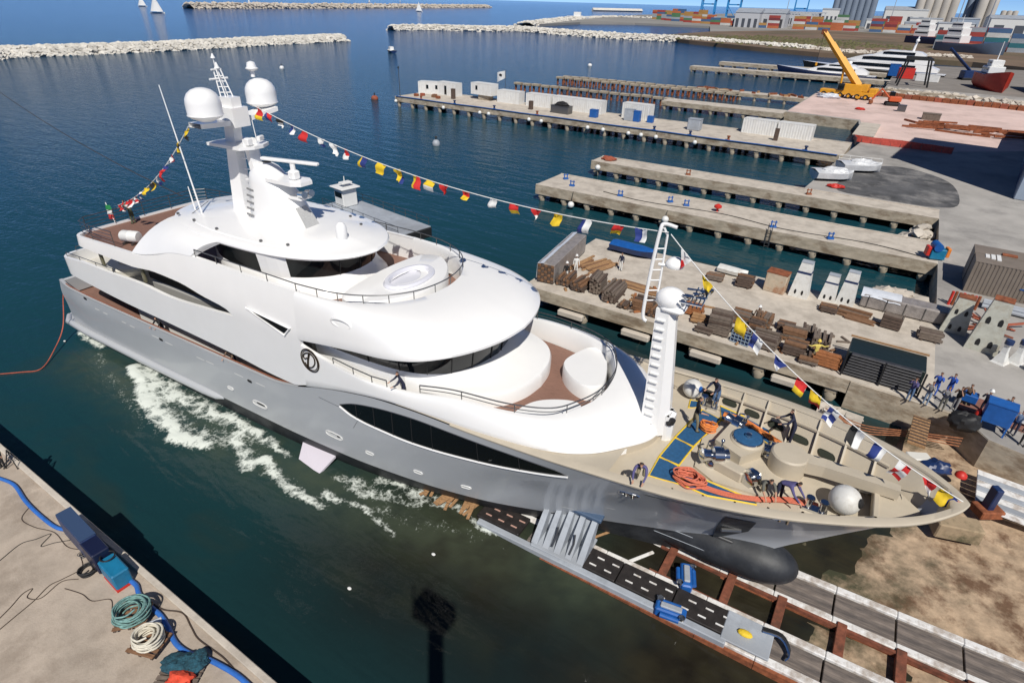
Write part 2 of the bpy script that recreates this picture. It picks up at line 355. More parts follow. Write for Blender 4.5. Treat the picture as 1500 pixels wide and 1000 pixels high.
rr = N.new('ShaderNodeMath'); rr.operation = 'MULTIPLY_ADD'; L.new(rp.outputs[0], rr.inputs[0]); rr.inputs[1].default_value = .5; rr.inputs[2].default_value = .09; L.new(rr.outputs[0], b.inputs['Roughness'])
mp = N.new('ShaderNodeMapping'); mp.inputs['Rotation'].default_value = (0, 0, math.radians(28)); mp.inputs['Scale'].default_value = (.16, .62, 1); L.new(tc.outputs['Object'], mp.inputs['Vector'])
w1 = N.new('ShaderNodeTexNoise'); w1.inputs['Scale'].default_value = 1.0; w1.inputs['Detail'].default_value = 3; w1.inputs['Distortion'].default_value = .4; L.new(mp.outputs[0], w1.inputs['Vector'])
w2 = N.new('ShaderNodeTexNoise'); w2.inputs['Scale'].default_value = 1.7; w2.inputs['Detail'].default_value = 5; L.new(tc.outputs['Object'], w2.inputs['Vector'])
b1 = N.new('ShaderNodeBump'); b1.inputs['Strength'].default_value = .55; b1.inputs['Distance'].default_value = .30; L.new(w1.outputs['Fac'], b1.inputs['Height'])
b2 = N.new('ShaderNodeBump'); b2.inputs['Strength'].default_value = .35; b2.inputs['Distance'].default_value = .10; L.new(w2.outputs['Fac'], b2.inputs['Height']); L.new(b1.outputs[0], b2.inputs['Normal']); a3 = N.new('ShaderNodeAttribute'); a3.attribute_name = 'chop'; mc = N.new('ShaderNodeMath'); mc.operation = 'MULTIPLY_ADD'; L.new(a3.outputs['Fac'], mc.inputs[0]); mc.inputs[1].default_value = .45; mc.inputs[2].default_value = .08; L.new(mc.outputs[0], b2.inputs['Distance']); ms = N.new('ShaderNodeMath'); ms.operation = 'MULTIPLY_ADD'; L.new(a3.outputs['Fac'], ms.inputs[0]); ms.inputs[1].default_value = -.34; ms.inputs[2].default_value = .42; L.new(ms.outputs[0], b.inputs['Specular IOR Level']); L.new(b2.outputs[0], b.inputs['Normal'])
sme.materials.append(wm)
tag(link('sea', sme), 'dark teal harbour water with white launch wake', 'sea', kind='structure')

# ------------------------------------------------------------ quays, land and piers
def slab(name, poly, z0, z1, top, side, parent=None):
    m = MB(); m.prism(poly, z0, z1); m.m = [1] * len(m.f); m.m[1] = 0
    return m.build(name, [top, side], parent)
APR = lambda x: .032 * (x - .5)
ALGAE = mat('algae_slip_concrete', (.36, .27, .17), .95, var=.25, scale=.5, stain=(.045, .05, .022), sscale=.3, samt=.92, bump=.4)
APRON = mat('stained_slip_concrete', (.43, .315, .21), .95, var=.3, scale=1.4, stain=(.12, .06, .03), sscale=.55, samt=.9, bump=.6)
def sloped(name, x0, x1, y0, y1, dz, mt, nx_=30, ny_=16, rough=.05):
    rows = []
    for j in range(ny_ + 1):
        y = y0 + (y1 - y0) * j / ny_
        rows.append([(x0 + (x1 - x0) * i / nx_, y, APR(x0 + (x1 - x0) * i / nx_) + dz + rough * (float(fbm(np.array((x0 + (x1 - x0) * i / nx_) * .6), np.array(y * .6))) - .47) * 2) for i in range(nx_ + 1)])
    return tag(MB().grid(rows).build(name, mt, smooth=40), kind='structure')
def tidal(m):
    nt_ = m.node_tree; N_ = nt_.nodes; L_ = nt_.links; b_ = N_['Principled BSDF']; src = b_.inputs['Base Color'].links[0].from_socket
    tc_ = N_.new('ShaderNodeTexCoord'); sx = N_.new('ShaderNodeSeparateXYZ'); L_.new(tc_.outputs['Object'], sx.inputs[0])
    n_ = N_.new('ShaderNodeTexNoise'); n_.inputs['Scale'].default_value = .45; n_.inputs['Detail'].default_value = 9; n_.inputs['Roughness'].default_value = .7; L_.new(tc_.outputs['Object'], n_.inputs['Vector'])
    a_ = N_.new('ShaderNodeMath'); a_.operation = 'MULTIPLY_ADD'; L_.new(n_.outputs['Fac'], a_.inputs[0]); a_.inputs[1].default_value = 26; L_.new(sx.outputs['X'], a_.inputs[2])
    mr = N_.new('ShaderNodeMapRange'); mr.inputs['From Min'].default_value = 14.5; mr.inputs['From Max'].default_value = 20.5; L_.new(a_.outputs[0], mr.inputs['Value'])
    mx_ = N_.new('ShaderNodeMixRGB'); L_.new(mr.outputs[0], mx_.inputs[0]); mx_.inputs[1].default_value = (.045, .047, .022, 1); L_.new(src, mx_.inputs[2]); L_.new(mx_.outputs[0], b_.inputs['Base Color'])
tidal(APRON)
o = sloped('slipway', -16, 34, 7.5, 38.6, -.12, APRON, 120, 70, .16); o['label'] = 'rust-stained slipway floor with weedy lower end'
tag(slab('quay', [(-140, 5.45), (-2, 5.45), (-2, -60), (-140, -60)], -4, 1.9, CONC2, CONCE), kind='structure')
m = MB(); m.box((-71, 5.34, 1.955), (138, .26, .11), ch=.03); m.build('edge_kerb', CONC, None).parent = bpy.data.objects['quay']
tag(slab('ground', [(6.5, 38.6), (8.0, 38.4), (9.2, 36.6), (14, 35.3), (60, 31), (90, 140), (60, 232), (-9, 236), (-9, 203), (-24.5, 203), (-24.5, 156), (-9, 154), (-6, 128), (-7.5, 110), (-9, 87.4), (6.5, 87.4)], -3, 2.1, CONCG, CONCE), 'grey concrete shipyard ground', None, kind='structure')
PINK = mat('pinkish_dusty_paving', (.66, .50, .45), .95, var=.12, scale=.15, stain=(.36, .27, .235), sscale=.12, samt=.5)
DARKG = mat('dark_oily_paving', (.085, .085, .088), .85, var=.5, scale=.25, stain=(.26, .25, .24), sscale=.2, samt=.8)
def sheet(name, poly, z, mt, label=None):
    m = MB(); m.ngon([(p[0], p[1], z) for p in poly]); o = m.build(name, mt)
    return tag(o, label, kind='structure')
sheet('paving', [(-24.3, 157), (-8.8, 155.5), (-5.5, 131), (8, 129), (22, 141), (60, 150), (55, 200), (25, 205), (-8.6, 202), (-24.2, 202)], 2.108, PINK, 'pale pink dusty paving of the crane yard')
sheet('paving', smoothpath([(-5.6, 90), (-3.5, 105), (1.5, 110), (7.5, 104), (8.6, 92), (6.2, 88.2), (0, 88)], 5, True), 2.108, DARKG, 'dark oily paving beside wrapped boats')
def pier(name, label, x0, x1, y0, y1, zt, th, sp, rows, group=None, pr=.42, kerb=True, rz=0, topm=None, gap=0.4):
    t = thing(name, label, 'pier', ((x0 + x1) / 2, (y0 + y1) / 2, 0), rz, group)
    w, d = x1 - x0, y1 - y0
    slab('deck', [(-w / 2, -d / 2), (w / 2, -d / 2), (w / 2, d / 2), (-w / 2, d / 2)], zt - th, zt, topm or CONC, CONCE, t)
    if kerb:
        for yy in (-d / 2 + .13, d / 2 - .13):
            m = MB(); m.box((0, yy, zt + .05), (w - .02, .22, .10), ch=.03); m.build('edge_kerb', CONC, t)
    pm = MB(); pm.lathe([(pr * .8, -3), (pr * .8, 0), (pr * 1.05, .25), (pr * 1.05, .7), (pr * .8, .85), (pr * .8, zt - th - .01)], n=10); me = pm.mesh('pile', CONCE, 40)
    hb = MB().box((0, 0, zt - th - .21), (.7, d - .3, .4)).mesh('crosshead_beam', CONCE)
    n = max(2, int(w / sp))
    for i in range(n + 1):
        x = -w / 2 + .8 + (w - 1.6) * i / n
        for r in range(rows): link('pile', me, t, (x, -d / 2 + .55 + (d - 1.1) * r / max(1, rows - 1), 0))
        link('crosshead_beam', hb, t, (x, 0, 0))
    return t
pier('pier', 'near concrete pier piled with timber beside the yacht bow', -23.3, 6.5, 38.7, 52.6, 2.1, 1.0, 4.6, 3, kerb=False)
pier('pier', 'bare concrete finger pier nearest the timber-laden one', -38.7, 6.5, 66.2, 73.2, 2.1, 1.2, 3.4, 3)
pier('pier', 'narrow concrete finger pier with red tarp on its seaward tip', -38.8, 6.5, 82.9, 87.0, 2.1, 1.2, 3.4, 2)
pier('pier', 'long concrete pier carrying white site cabins and containers', -105.5, -7.2, 111.3, 124.5, 2.3, 1.1, 4.1, 3)
pier('pier', 'grey concrete pier joining the pink crane yard', -53.5, -24.5, 152.5, 158.5, 2.1, 1.1, 4, 2, kerb=False)
pier('pier', 'low grey pier beneath the blue-hulled motor yacht', -79, -9, 252.5, 258, 2.1, 1.3, 5, 2, kerb=False)
pier('pier', 'farther low grey pier behind the blue-hulled motor yacht', -76, -12, 283, 288, 2.1, 1.3, 5, 2, kerb=False)
# solid pier root wall and pit corner by the crowd
o = slab('retaining_wall', [(1.9, 38.64), (8.0, 38.35), (9.2, 36.55), (9.2, 38.6), (1.9, 39.6)], -.6, 2.06, CONC, CONCE); tag(o, 'stained concrete retaining wall below the watching crowd', 'wall')
# unfinished pile rows (dolphin caps) behind the long pier
def caprow(label, x0, x1, y, dy, n, rows):
    t = thing('pile_row', label, 'pier', ((x0 + x1) / 2, y, 0))
    cm = MB().box((0, 0, 1.9), ((x1 - x0) / n * .82, 1.5, .6), ch=.06).mesh('pile_cap', CONCE); pm = MB().cyl((0, 0, -2), (0, 0, 1.6), .32, n=8).mesh('pile', RUST)
    for r in range(rows):
        for i in range(n):
            x = -(x1 - x0) / 2 + (x1 - x0) * (i + .5) / n; yy = r * dy + y * 0 + .02 * x
            link('pile_cap', cm, t, (x, yy, random.uniform(-.1, .1)))
            for q in (-1, 1): link('pile', pm, t, (x + q * (x1 - x0) / n * .3, yy, 0))
caprow('near row of unfinished piles with separate concrete caps', -101, -52, 158, 4, 16, 1)
caprow('far row of unfinished piles with separate concrete caps', -99, -42, 180, 4.5, 18, 2)
t = thing('rusty_pier', 'unfinished pier littered with rust-red steel frames', 'pier', (-37, 187, 0))
slab('deck', [(-18, -2.5), (13, -2.5), (13, 2.5), (-18, 2.5)], 1.0, 1.9, CONC, CONCE, t)
for i in range(26):
    m = MB(); m.box((0, 0, .25), (random.uniform(1, 3), .35, .5), rz=random.uniform(0, 3)); m.build('steel_frame', RUST if i % 3 else WOOD[3], t, loc=(random.uniform(-17, 12), random.uniform(-2, 2), 1.9))
for i in range(8):
    m = MB(); m.cyl((0, 0, -2), (0, 0, 1), .4, n=8); m.build('pile', CONCE, t, loc=(-17 + i * 4, -2, 0))

# ------------------------------------------------------------ rock breakwaters
STONE = mat('pale_limestone', (.50, .45, .385), .95, var=.3, scale=.25, bump=.4, bscale=2)
STONE_W = mat('white_limestone', (.60, .57, .51), .95, var=.25, scale=.3, bump=.4, bscale=2)
def rock_verts(r):
    vs = []
    for s in ((1, 0, 0), (-1, 0, 0), (0, 1, 0), (0, -1, 0), (0, 0, 1), (0, 0, -1), (.6, .6, .6), (-.6, .6, .6), (.6, -.6, .6), (-.6, -.6, .6)):
        k = r * random.uniform(.7, 1.15); vs.append((s[0] * k, s[1] * k, s[2] * k * .8))
    return vs
RF = [(4, 6, 8), (4, 7, 6), (4, 9, 7), (4, 8, 9), (0, 8, 6), (2, 6, 7), (1, 7, 9), (3, 9, 8), (0, 6, 2), (2, 7, 1), (1, 9, 3), (3, 8, 0), (0, 2, 5), (2, 1, 5), (1, 3, 5), (3, 0, 5)]
def breakwater(name, label, path, w, h, n, r, mt, zb=0.0, cat='breakwater'):
    m = MB(); P = [Vector((p[0], p[1], zb)) for p in path]
    seg = [(P[i + 1] - P[i]).length for i in range(len(P) - 1)]; tot = sum(seg)
    for k in range(n):
        d = random.random() * tot; i = 0
        while i < len(seg) - 1 and d > seg[i]: d -= seg[i]; i += 1
        a, bb = P[i], P[i + 1]; dr = (bb - a).normalized(); nn = Vector((-dr.y, dr.x, 0))
        o_ = random.uniform(-1, 1); hh = h * (1 - abs(o_) ** 1.5); q = a + dr * d + nn * o_ * w
        rr = r * random.uniform(.6, 1.3)
        m.add([(q.x + v[0], q.y + v[1], hh + zb + v[2] * .8 - .2) for v in rock_verts(rr)], RF)
    core = []
    for i, p in enumerate(P):
        dr = (P[min(i + 1, len(P) - 1)] - P[max(i - 1, 0)]).normalized(); nn = Vector((-dr.y, dr.x, 0))
        core.append([p - nn * w - Vector((0, 0, .8)), p - nn * w * .35 + Vector((0, 0, h * .8)), p + nn * w * .35 + Vector((0, 0, h * .8)), p + nn * w - Vector((0, 0, .8))])
    t = thing(name, label, cat, (0, 0, 0)); tag(m.build('rocks', mt, t), kind='stuff')
    MB().grid(core).build('rubble_core', mt, t)
    return t
breakwater('breakwater', 'long pale rock breakwater crossing the upper left water', [(-275.45,80.38,0.00), (-291.43,97.89,-0.00), (-287.77,127.00,0.00), (-286.77,163.89,0.00), (-291.47,218.75,0.00), (-292.62,267.09,0.00)], 6.5, 3.4, 4200, 1.25, STONE_W)
breakwater('breakwater', 'distant rock breakwater beyond which sailboats pass', [(-963.39,583.86,-0.00), (-1011.62,771.61,-0.00), (-1098.51,1138.27,0.00), (-1252.99,1785.65,0.00)], 11, 7, 1500, 4, STONE)
breakwater('breakwater', 'curving white rock breakwater ahead of the container port', [(-362.79,383.89,0.00), (-358.48,417.47,0.00), (-321.85,443.93,0.00), (-304.14,479.70,0.00), (-254.90,463.73,0.00), (-201.48,451.37,0.00), (-151.61,458.81,0.00), (-99.90,441.73,0.00), (-59.67,423.32,0.00)], 6, 3.6, 2600, 1.7, STONE_W)
breakwater('rock_shore', 'pale rubble shoreline behind the moored motor yachts', [(-59.67,423.32,0.00), (-35.98,408.61,0.00), (-13.23,422.69,0.00), (18.74,423.18,0.00)], 6, 3, 900, 1.5, STONE, cat='rock shore')
breakwater('rock_shore', 'rock edge of the spit where the white tug lies', [(-367.91,593.48,0.00), (-451.57,839.29,0.00), (-482.82,1072.88,0.00), (-385.87,1096.31,0.00), (-276.45,944.63,0.00)], 12, 3.5, 900, 2.6, STONE_W, cat='rock shore')
breakwater('rubble_heap', 'heap of pale boulders at the finger pier root', [(2.2, 57.3), (5.6, 57.6)], 2.4, 1.8, 60, .75, STONE, cat='rubble')
breakwater('rubble_heap', 'boulders between the two finger pier roots', [(4.6, 76), (5.2, 80)], 1.6, 2.0, 50, .7, STONE, cat='rubble')
breakwater('rubble_heap', 'long rubble bank between pink yard and grey ship yard', [(-8, 212), (10, 209), (28, 203)], 3.2, 1.6, 260, 1.0, STONE, zb=2.1, cat='rubble')

# ------------------------------------------------------------ the yacht: x = metres forward of the transom, y = to starboard, z = above water
Y = thing('motor_yacht', 'large white and silver-grey motor yacht being launched down the slipway', 'yacht', (-50.0, 19.4, 0), math.radians(2.5))
def W(s, t, z):
    a = math.radians(2.5); return (-50.0 + s * math.cos(a) - t * math.sin(a), 19.4 + s * math.sin(a) + t * math.cos(a), z)
US = [1 - (1 - k / 90.0) ** 1.5 for k in range(91)]
def hull_rows(l0, l1, per):
    rows = []
    for u in US:
        S_ = []; T_ = []; Z_ = []
        for (a, b_, tt, zz) in LEV:
            s = a + (b_ - a) * u; S_.append(s); T_.append(float(itp(s, tt))); Z_.append(float(itp(s, zz)))
        row = []
        for k in range((l1 - l0) * per + 1):
            v = l0 + k / per; g = lambda A: float(itp(v, list(enumerate(A)))); row.append((g(S_), -g(T_), g(Z_)))
        rows.append(row)
    return rows
m = MB(); rr_ = hull_rows(2, 5, 4); m.grid(rr_); m.mirror_y()
tr = rr_[0]; m.ngon([(p[0], p[1], p[2]) for p in tr] + [(p[0], -p[1], p[2]) for p in tr[::-1]])
from mathutils.bvhtree import BVHTree
HB = BVHTree.FromPolygons([Vector(v) for v in m.v], m.f)
def side_t(s, z):
    h = HB.ray_cast(Vector((s, -30, z)), Vector((0, 1, 0)), 30)
    return -h[0].y if h[0] is not None else hull_t(s, z)
hull = m.build('hull', GREY, Y, smooth=35, weld=True)
m = MB(); m.grid(hull_rows(0, 2, 3)); m.mirror_y(); bottom = m.build('hull_bottom', BLACKH, Y, smooth=50, weld=True)
# bulbous bow
m = MB(); rows = []
for k in range(37):
    u = 1 - (1 - k / 36) ** 1.6; s = 41 + 10.9 * u; r = (.45 + .62 * min(1, u * 1.5)) * math.sqrt(max(0.0002, 1 - max(0, (u - .80) / .20) ** 2.2)); zc = .78 + .38 * u
    rows.append([(s, r * 1.05 * math.cos(a), zc + r * math.sin(a) * (.9 if math.sin(a) < 0 else 1.0)) for a in [2 * math.pi * i / 20 for i in range(20)]])
m.grid(rows, close=True); m.build('bulbous_bow', BLACKH, bottom, smooth=60)
for zz, yy in ((1.45, -.86), (1.15, -1.06)):
    m = MB(); m.tube([(44.5 + .35 * k, yy * (1 if k < 14 else 1 - (k - 13) * .06) * .98, zz + .012 * k) for k in range(19)], .018, 5); m.build('draught_line', LGREY, bottom)
# sponson, swim platform
m = MB(); m.tube([(-.7, -4.25, .9), (.2, -4.75, .88), (3, -4.88, .85), (10, -4.93, .85), (17, -4.95, .88), (18.2, -4.93, .9), (18.8, -4.86, .92)], [.2, .24, .26, .26, .26, .22, .08], 10); pair(m)('sponson', GREY, hull, smooth=60)
m = MB(); m.prism([(-1.0, -4.0), (-.7, -4.45), (1.2, -4.7), (1.2, 4.7), (-.7, 4.45), (-1.0, 4.0)], .55, .98); sp_ = m.build('swim_platform', GREY, Y)
m = MB(); m.prism([(-.85, -4.0), (1.0, -4.2), (1.0, 4.2), (-.85, 4.0)], .985, 1.0); m.build('platform_deck', TEAK, sp_)
# main deck and its bulwark
def outline(tab, n=40, both=True):
    ss = np.linspace(tab[0][0], tab[-1][0], n); L_ = [(float(s), -float(itp(s, tab))) for s in ss]
    return L_ + [(s, -t) for s, t in L_[::-1]] if both else L_
m = MB(); m.prism(outline([(1.1, 4.4), (3, 4.7), (28, 4.7)]), 3.0, 3.25); m.build('main_deck', TEAK, Y)
m = MB(); rows = []
for k in range(60):
    s = 1.05 + (26.4 - 1.05) * k / 59; t = sheer_t(s); z = sheer_z(s)
    rows.append([(s, -t + .01, z - .08), (s, -t - .03, z + .02), (s, -t - .02, z + .06), (s, -t + .2, z + .06), (s, -t + .22, z), (s, -t + .2, 3.2)])
m.grid(rows); m.mirror_y(); m.box((1.1, 0, 3.9), (.2, 9.0, 1.2), ch=.05); m.build('bulwark', GREY, Y, smooth=40)
m = MB(); m.tube([(2.2 + k * .6, -sheer_t(2.2 + k * .6) + .1, sheer_z(2.2 + k * .6) + .12) for k in range(41)], .04, 6); pair(m)('cap_rail', mat('varnished_cap_rail', (.27, .10, .05), .4), Y)
for k in range(14):
    m = MB(); s = 5 + k * 1.45; m.cyl((s, -sheer_t(s) + .1, sheer_z(s) + .03), (s, -sheer_t(s) + .1, sheer_z(s) + .13), .03, n=6); m.build('rail_post', STEEL, Y)
DIMW = mat('interior_wall_panel', (.72, .71, .68), .4)
m = MB(); m.box((18.2, 0, 4.45), (17.6, 7.7, 2.4), ch=.03); house0 = m.build('main_deck_house', DIMW, Y, smooth=30)
for s0, s1 in ((10.2, 13.6), (14.2, 17.6), (18.2, 21.6), (22.2, 25.8)):
    m = MB(); m.box(((s0 + s1) / 2, -3.86, 5.2), (s1 - s0, .03, .62), ch=.01); m.build('saloon_window', GLASS, house0)
m = MB(); m.box((5.6, 0, 3.55), (4.2, 5.6, .6), ch=.1); m.build('aft_settee', WOOD[2], Y)
# outer side shell
def t_out(z): return 4.95 if z < 8 else 4.95 - .35 * ((z - 8) / 2.42) ** 1.5
def strip(name, path, zb, zt, mt, th=.2, parent=None, n=6):
    """closed shell strip swept along a plan path of (s, t_scale, corner) points"""
    rows = []
    for (s, t) in path:
        a, b_ = zb(s), zt(s); row = []
        sg = abs(t) / 4.95
        for k in range(n + 1):
            z = a + (b_ - a) * k / n; row.append((s, math.copysign(t_out(z) * sg, t) if abs(t) > .01 else 0, z))
        for k in range(n, -1, -1):
            z = a + (b_ - a) * k / n; q = t_out(z) * sg - th; row.append((s + (.2 if abs(t) < 4.7 else 0), math.copysign(max(0, q), t) if abs(t) > .01 else 0, z))
        rows.append(row)
    m = MB(); m.grid(rows, close=True)
    m.ngon(rows[0]); m.ngon(rows[-1][::-1])
    return m.build(name, mt, parent or Y, smooth=40, weld=True)
ZA_B = [(3.2, 5.95), (6, 5.72), (10.8, 5.40), (15.2, 5.27), (18.5, 5.14), (21.5, 5.0), (24.3, 4.78), (26, 4.74), (27.2, 5.1)]
ZA_T = [(3.2, 7.05), (4.7, 7.17), (7.3, 7.33), (10, 7.35), (13.2, 7.45), (16.1, 7.3), (19.4, 7.5), (22.1, 7.74)]
ZC_B = [(6.0, 8.55), (8.8, 8.48), (12.7, 8.48), (15.1, 8.68), (17.4, 8.62), (19.7, 8.28), (21.4, 8.08), (22.1, 7.73)]
ZC_T = [(6.0, 9.12), (9.9, 9.25), (13.6, 9.37), (15.5, 9.75), (17, 10.2), (18.4, 10.42), (22.2, 10.42)]
def wrap(sf, sa, corner, n=26):
    near = [(sf + (sa + corner - sf) * k / n, -4.95) for k in range(n + 1)]
    for k in range(1, 7):
        a = math.pi / 2 * k / 6; near.append((sa + corner - corner * math.sin(a), -4.95 + corner * (1 - math.cos(a)) * 1.0))
    near += [(sa - .15 * (1 - (k / 5 - 1) ** 2) * 0, (-4.95 + corner) * (1 - k / 5)) for k in range(1, 6)]
    return near + [(s, -t) for s, t in near[-2::-1]]
strip('upper_deck_bulwark', wrap(22.1, 3.3, 1.1), lambda s: float(itp(s, ZA_B)), lambda s: float(itp(s, ZA_T)), WHITE)
strip('sun_deck_fascia', wrap(22.1, 6.1, 1.0), lambda s: float(itp(s, ZC_B)), lambda s: float(itp(s, ZC_T)), WHITE, n=8)
for sg in (-1, 1):
    zb_ = lambda s: max(float(itp(s, ZA_B)), sheer_z(s) + .03 if s > 25.5 else 0)
    strip('side_shell', [(22.1 + 5.1 * k / 14, sg * 4.95) for k in range(15)], zb_, lambda s: 10.42, WHITE, n=16)
m = MB(); m.prism(outline([(3.5, 3.6), (4.5, 4.6), (28, 4.65), (37, 4.5), (40, 3.9), (42, .9)]), 6.0, 6.2); m.build('upper_deck', mat('upper_deck_cream', (.55, .53, .48), .5), Y)
m = MB(); m.prism(outline([(6.3, 3.9), (7.2, 4.6), (30, 4.5), (32.4, 2.6), (33.2, .3)]), 8.75, 9.0); m.build('sun_deck', TEAK, Y)
m = MB(); m.prism(outline([(6.15, 3.8), (7.2, 4.74), (22, 4.7)]), 8.60, 8.74); m.build('sun_deck_soffit', WHITE, Y)
# upper deck aft house, dark glass, sofa
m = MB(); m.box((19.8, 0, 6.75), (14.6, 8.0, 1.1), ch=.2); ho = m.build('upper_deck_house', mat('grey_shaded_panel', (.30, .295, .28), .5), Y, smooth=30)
m = MB(); m.box((19.8, 0, 7.98), (14.5, 7.94, 1.36), ch=.02); m.build('upper_lounge_glass', mat('matt_dark_glass', (.006, .007, .008), .3, spec=.15), ho)
m = MB(); m.lathe([(1.9, 6.2), (2.0, 6.6), (1.9, 6.75), (1.3, 6.75), (1.2, 6.55), (1.1, 6.5)], (7.6, -1.9, 0), 24); m.build('aft_sofa', CREAM, Y, smooth=40)
for s in (8.4, 13.0):
    m = MB(); m.box((s, -4.5, 7.95), (.28, .14, 1.3), ch=.03); pair(m)('deck_pillar', mat('bronze_pillar', (.14, .13, .08), .3), Y)
# triangular side window and oval hawse
m = MB(); m.ngon([(23.7, -4.97, 8.55), (26.1, -4.97, 7.93), (26.5, -4.96, 8.35)]); pair(m)('side_window', GLASS, Y)
m = MB(); m.tube([(23.4, -4.99, 8.68), (26.15, -4.99, 7.83), (26.68, -4.98, 8.38)], .05, 6, closed=True); pair(m)('window_surround', WHITE, Y)
m = MB(); m.tube([(30.3 + .62 * math.cos(a) * (1 if abs(math.cos(a)) < .8 else 1), -4.78 - .05, 9.7 + .22 * math.sin(a)) for a in [2 * math.pi * k / 20 for k in range(20)]], .09, 8, closed=True); pair(m)('vent_surround', WHITE, Y, smooth=60)
m = MB(); m.ngon([(30.3 + .55 * math.cos(a), -4.83, 9.7 + .16 * math.sin(a)) for a in [2 * math.pi * k / 16 for k in range(16)]]); pair(m)('side_vent', RUBBER, Y)
# visor roof over the wheelhouse
E_ = [(27.1, 4.95, 7.85), (29.2, 4.98, 8.2), (31, 5.05, 8.5), (32.75, 5.12, 8.76), (34, 5.08, 9.0), (35, 4.8, 9.18), (36, 4.02, 9.3), (36.8, 2.85, 9.36), (37.3, 1.5, 9.38), (37.5, 0, 9.38)]
I_ = [(27.1, 4.6, 10.42), (28.2, 4.5, 10.42), (29.2, 4.36, 10.42), (30.1, 4.1, 10.42), (30.9, 3.7, 10.42), (31.6, 3.2, 10.42), (32.2, 2.5, 10.42), (32.6, 1.8, 10.42), (32.85, .9, 10.42), (32.95, 0, 10.42)]
def fair(P, k=5): return [tuple(p) for p in smoothpath(P, k)]
E2 = fair(E_); I2 = fair(I_)
E2 = [(s, -t, z) for s, t, z in E2] + [(s, t, z) for s, t, z in E2[-2::-1]]; I2 = [(s, -t, z) for s, t, z in I2] + [(s, t, z) for s, t, z in I2[-2::-1]]
rows = []
for e, i in zip(E2, I2):
    row = [(e[0] - (.5 if abs(e[1]) < 4.6 else .15), e[1] * .94, e[2] - .02), (e[0], e[1], e[2]), (e[0], e[1] * 1.004, e[2] + .12)]
    for k in range(1, 13):
        w = k / 12; h = w ** 1.25; g = 1 - (1 - w) ** 2.3; row.append((e[0] + (i[0] - e[0]) * h, e[1] + (i[1] - e[1]) * h, e[2] + .12 + (i[2] - e[2] - .12) * g))
    row += [(i[0] - .02 * 0, i[1] * .97, 10.40), (i[0] - .12, i[1] * .965, 10.2), (i[0] - .12, i[1] * .965, 9.0)]
    rows.append(row)
m = MB(); m.grid(rows); m.build('visor_roof', WHITE, Y, smooth=50)
m = MB(); rows = [[(e[0] - .1, e[1] * .97, e[2] - .02), (min(e[0], 35.2), e[1] * .72, max(e[2], 9.2))] for e in E2]; m.grid(rows); m.build('visor_soffit', WHITE2, Y)
# wheelhouse glazing and seat coaming
def ring(tab, n=44):
    P = fair(tab, max(2, n // len(tab))); return [(s, -t) for s, t in [(p[0], p[1]) for p in P]] + [(p[0], p[1]) for p in P[-2::-1]]
GL = [(27.3, 4.1, 0), (31, 4.08, 0), (33.4, 3.75, 0), (34.9, 2.9, 0), (35.7, 1.6, 0), (36.0, 0, 0)]
gl = ring(GL)
m = MB(); m.grid([[(s, t, 7.45), (s + .12 * (s > 34), t * 1.03, 8.3), (s + .2 * (s > 34), t * 1.06, 9.22)] for s, t in gl]); wg = m.build('wheelhouse_glass', GLASS2, Y, smooth=50)
for k in range(2, len(gl) - 2, 5):
    s, t = gl[k]; m = MB(); m.tube([(s + .02, t * 1.006, 7.45), (s + .15 * (s > 34), t * 1.036, 8.3), (s + .22 * (s > 34), t * 1.066, 9.2)], .025, 5); m.build('mullion', RUBBER, wg)
m = MB(); m.grid([[(s, t * .99, 6.2), (s, t * 1.0, 7.45)] for s, t in gl]); m.build('wheelhouse_wall', WHITE, Y, smooth=50)
ST = [(33.2, 4.0, 0), (34.8, 3.75, 0), (36.6, 3.2, 0), (37.7, 2.5, 0), (38.35, 1.3, 0), (38.55, 0, 0)]
st = ring(ST); si = [(33.2 + (s - 33.2) * .48, t * .86) for s, t in st]
m = MB(); m.grid([[(s, t, 6.2), (s + .02, t, 6.95), (s - .06, t * .985, 7.12), (s - .3, t * .93, 7.16), (a + (s - a) * .4, b_ + (t - b_) * .4, 7.2), (a + (s - a) * .2, b_ + (t - b_) * .2, 7.42), (a, b_, 7.5)] for (s, t), (a, b_) in zip(st, si)]); m.build('wheelhouse_coaming', WHITE, Y, smooth=45)
# forward shell sweeping to the nose
BS = [(27.1, 4.97, 5.02), (29.7, 4.93, 5.68), (32.5, 4.92, 6.2), (35, 4.9, 6.38), (38.2, 4.8, 6.52), (41.0, 4.45, 6.62), (42.7, 3.6, 6.58), (43.9, 2.2, 6.48), (44.6, 1.1, 6.42), (44.85, 0, 6.40)]
CS = [(27.1, 4.94, 7.6), (28.8, 4.9, 7.2), (31.4, 4.86, 6.88), (33.8, 4.75, 7.05), (36.4, 4.5, 7.5), (39.0, 4.15, 7.58), (40.8, 3.4, 7.58), (41.6, 2.2, 7.58), (42.0, 1.1, 7.58), (42.1, 0, 7.58)]
B2 = fair(BS, 6); C2 = fair(CS, 6)
B2 = [(s, -t, z) for s, t, z in B2] + B2[-2::-1]; C2 = [(s, -t, z) for s, t, z in C2] + C2[-2::-1]
rows = []
for e, i in zip(B2, C2):
    row = [(e[0] - .05, e[1] * .985, e[2] - .10), (e[0], e[1], e[2])]
    for k in range(1, 11):
        w = k / 10; h = w ** 1.35; g = 1 - (1 - w) ** 1.9; row.append((e[0] + (i[0] - e[0]) * h, e[1] + (i[1] - e[1]) * h, e[2] + (i[2] - e[2]) * g))
    row += [(i[0] - .1 * (i[0] > 36), i[1] * .965, i[2] + .0), (i[0] - .16 * (i[0] > 36), i[1] * .95, i[2] - .15), (i[0] - .2 * (i[0] > 36), i[1] * .945, 6.2)]
    rows.append(row)
m = MB(); m.grid(rows); m.build('forward_coachroof', WHITE, Y, smooth=50)
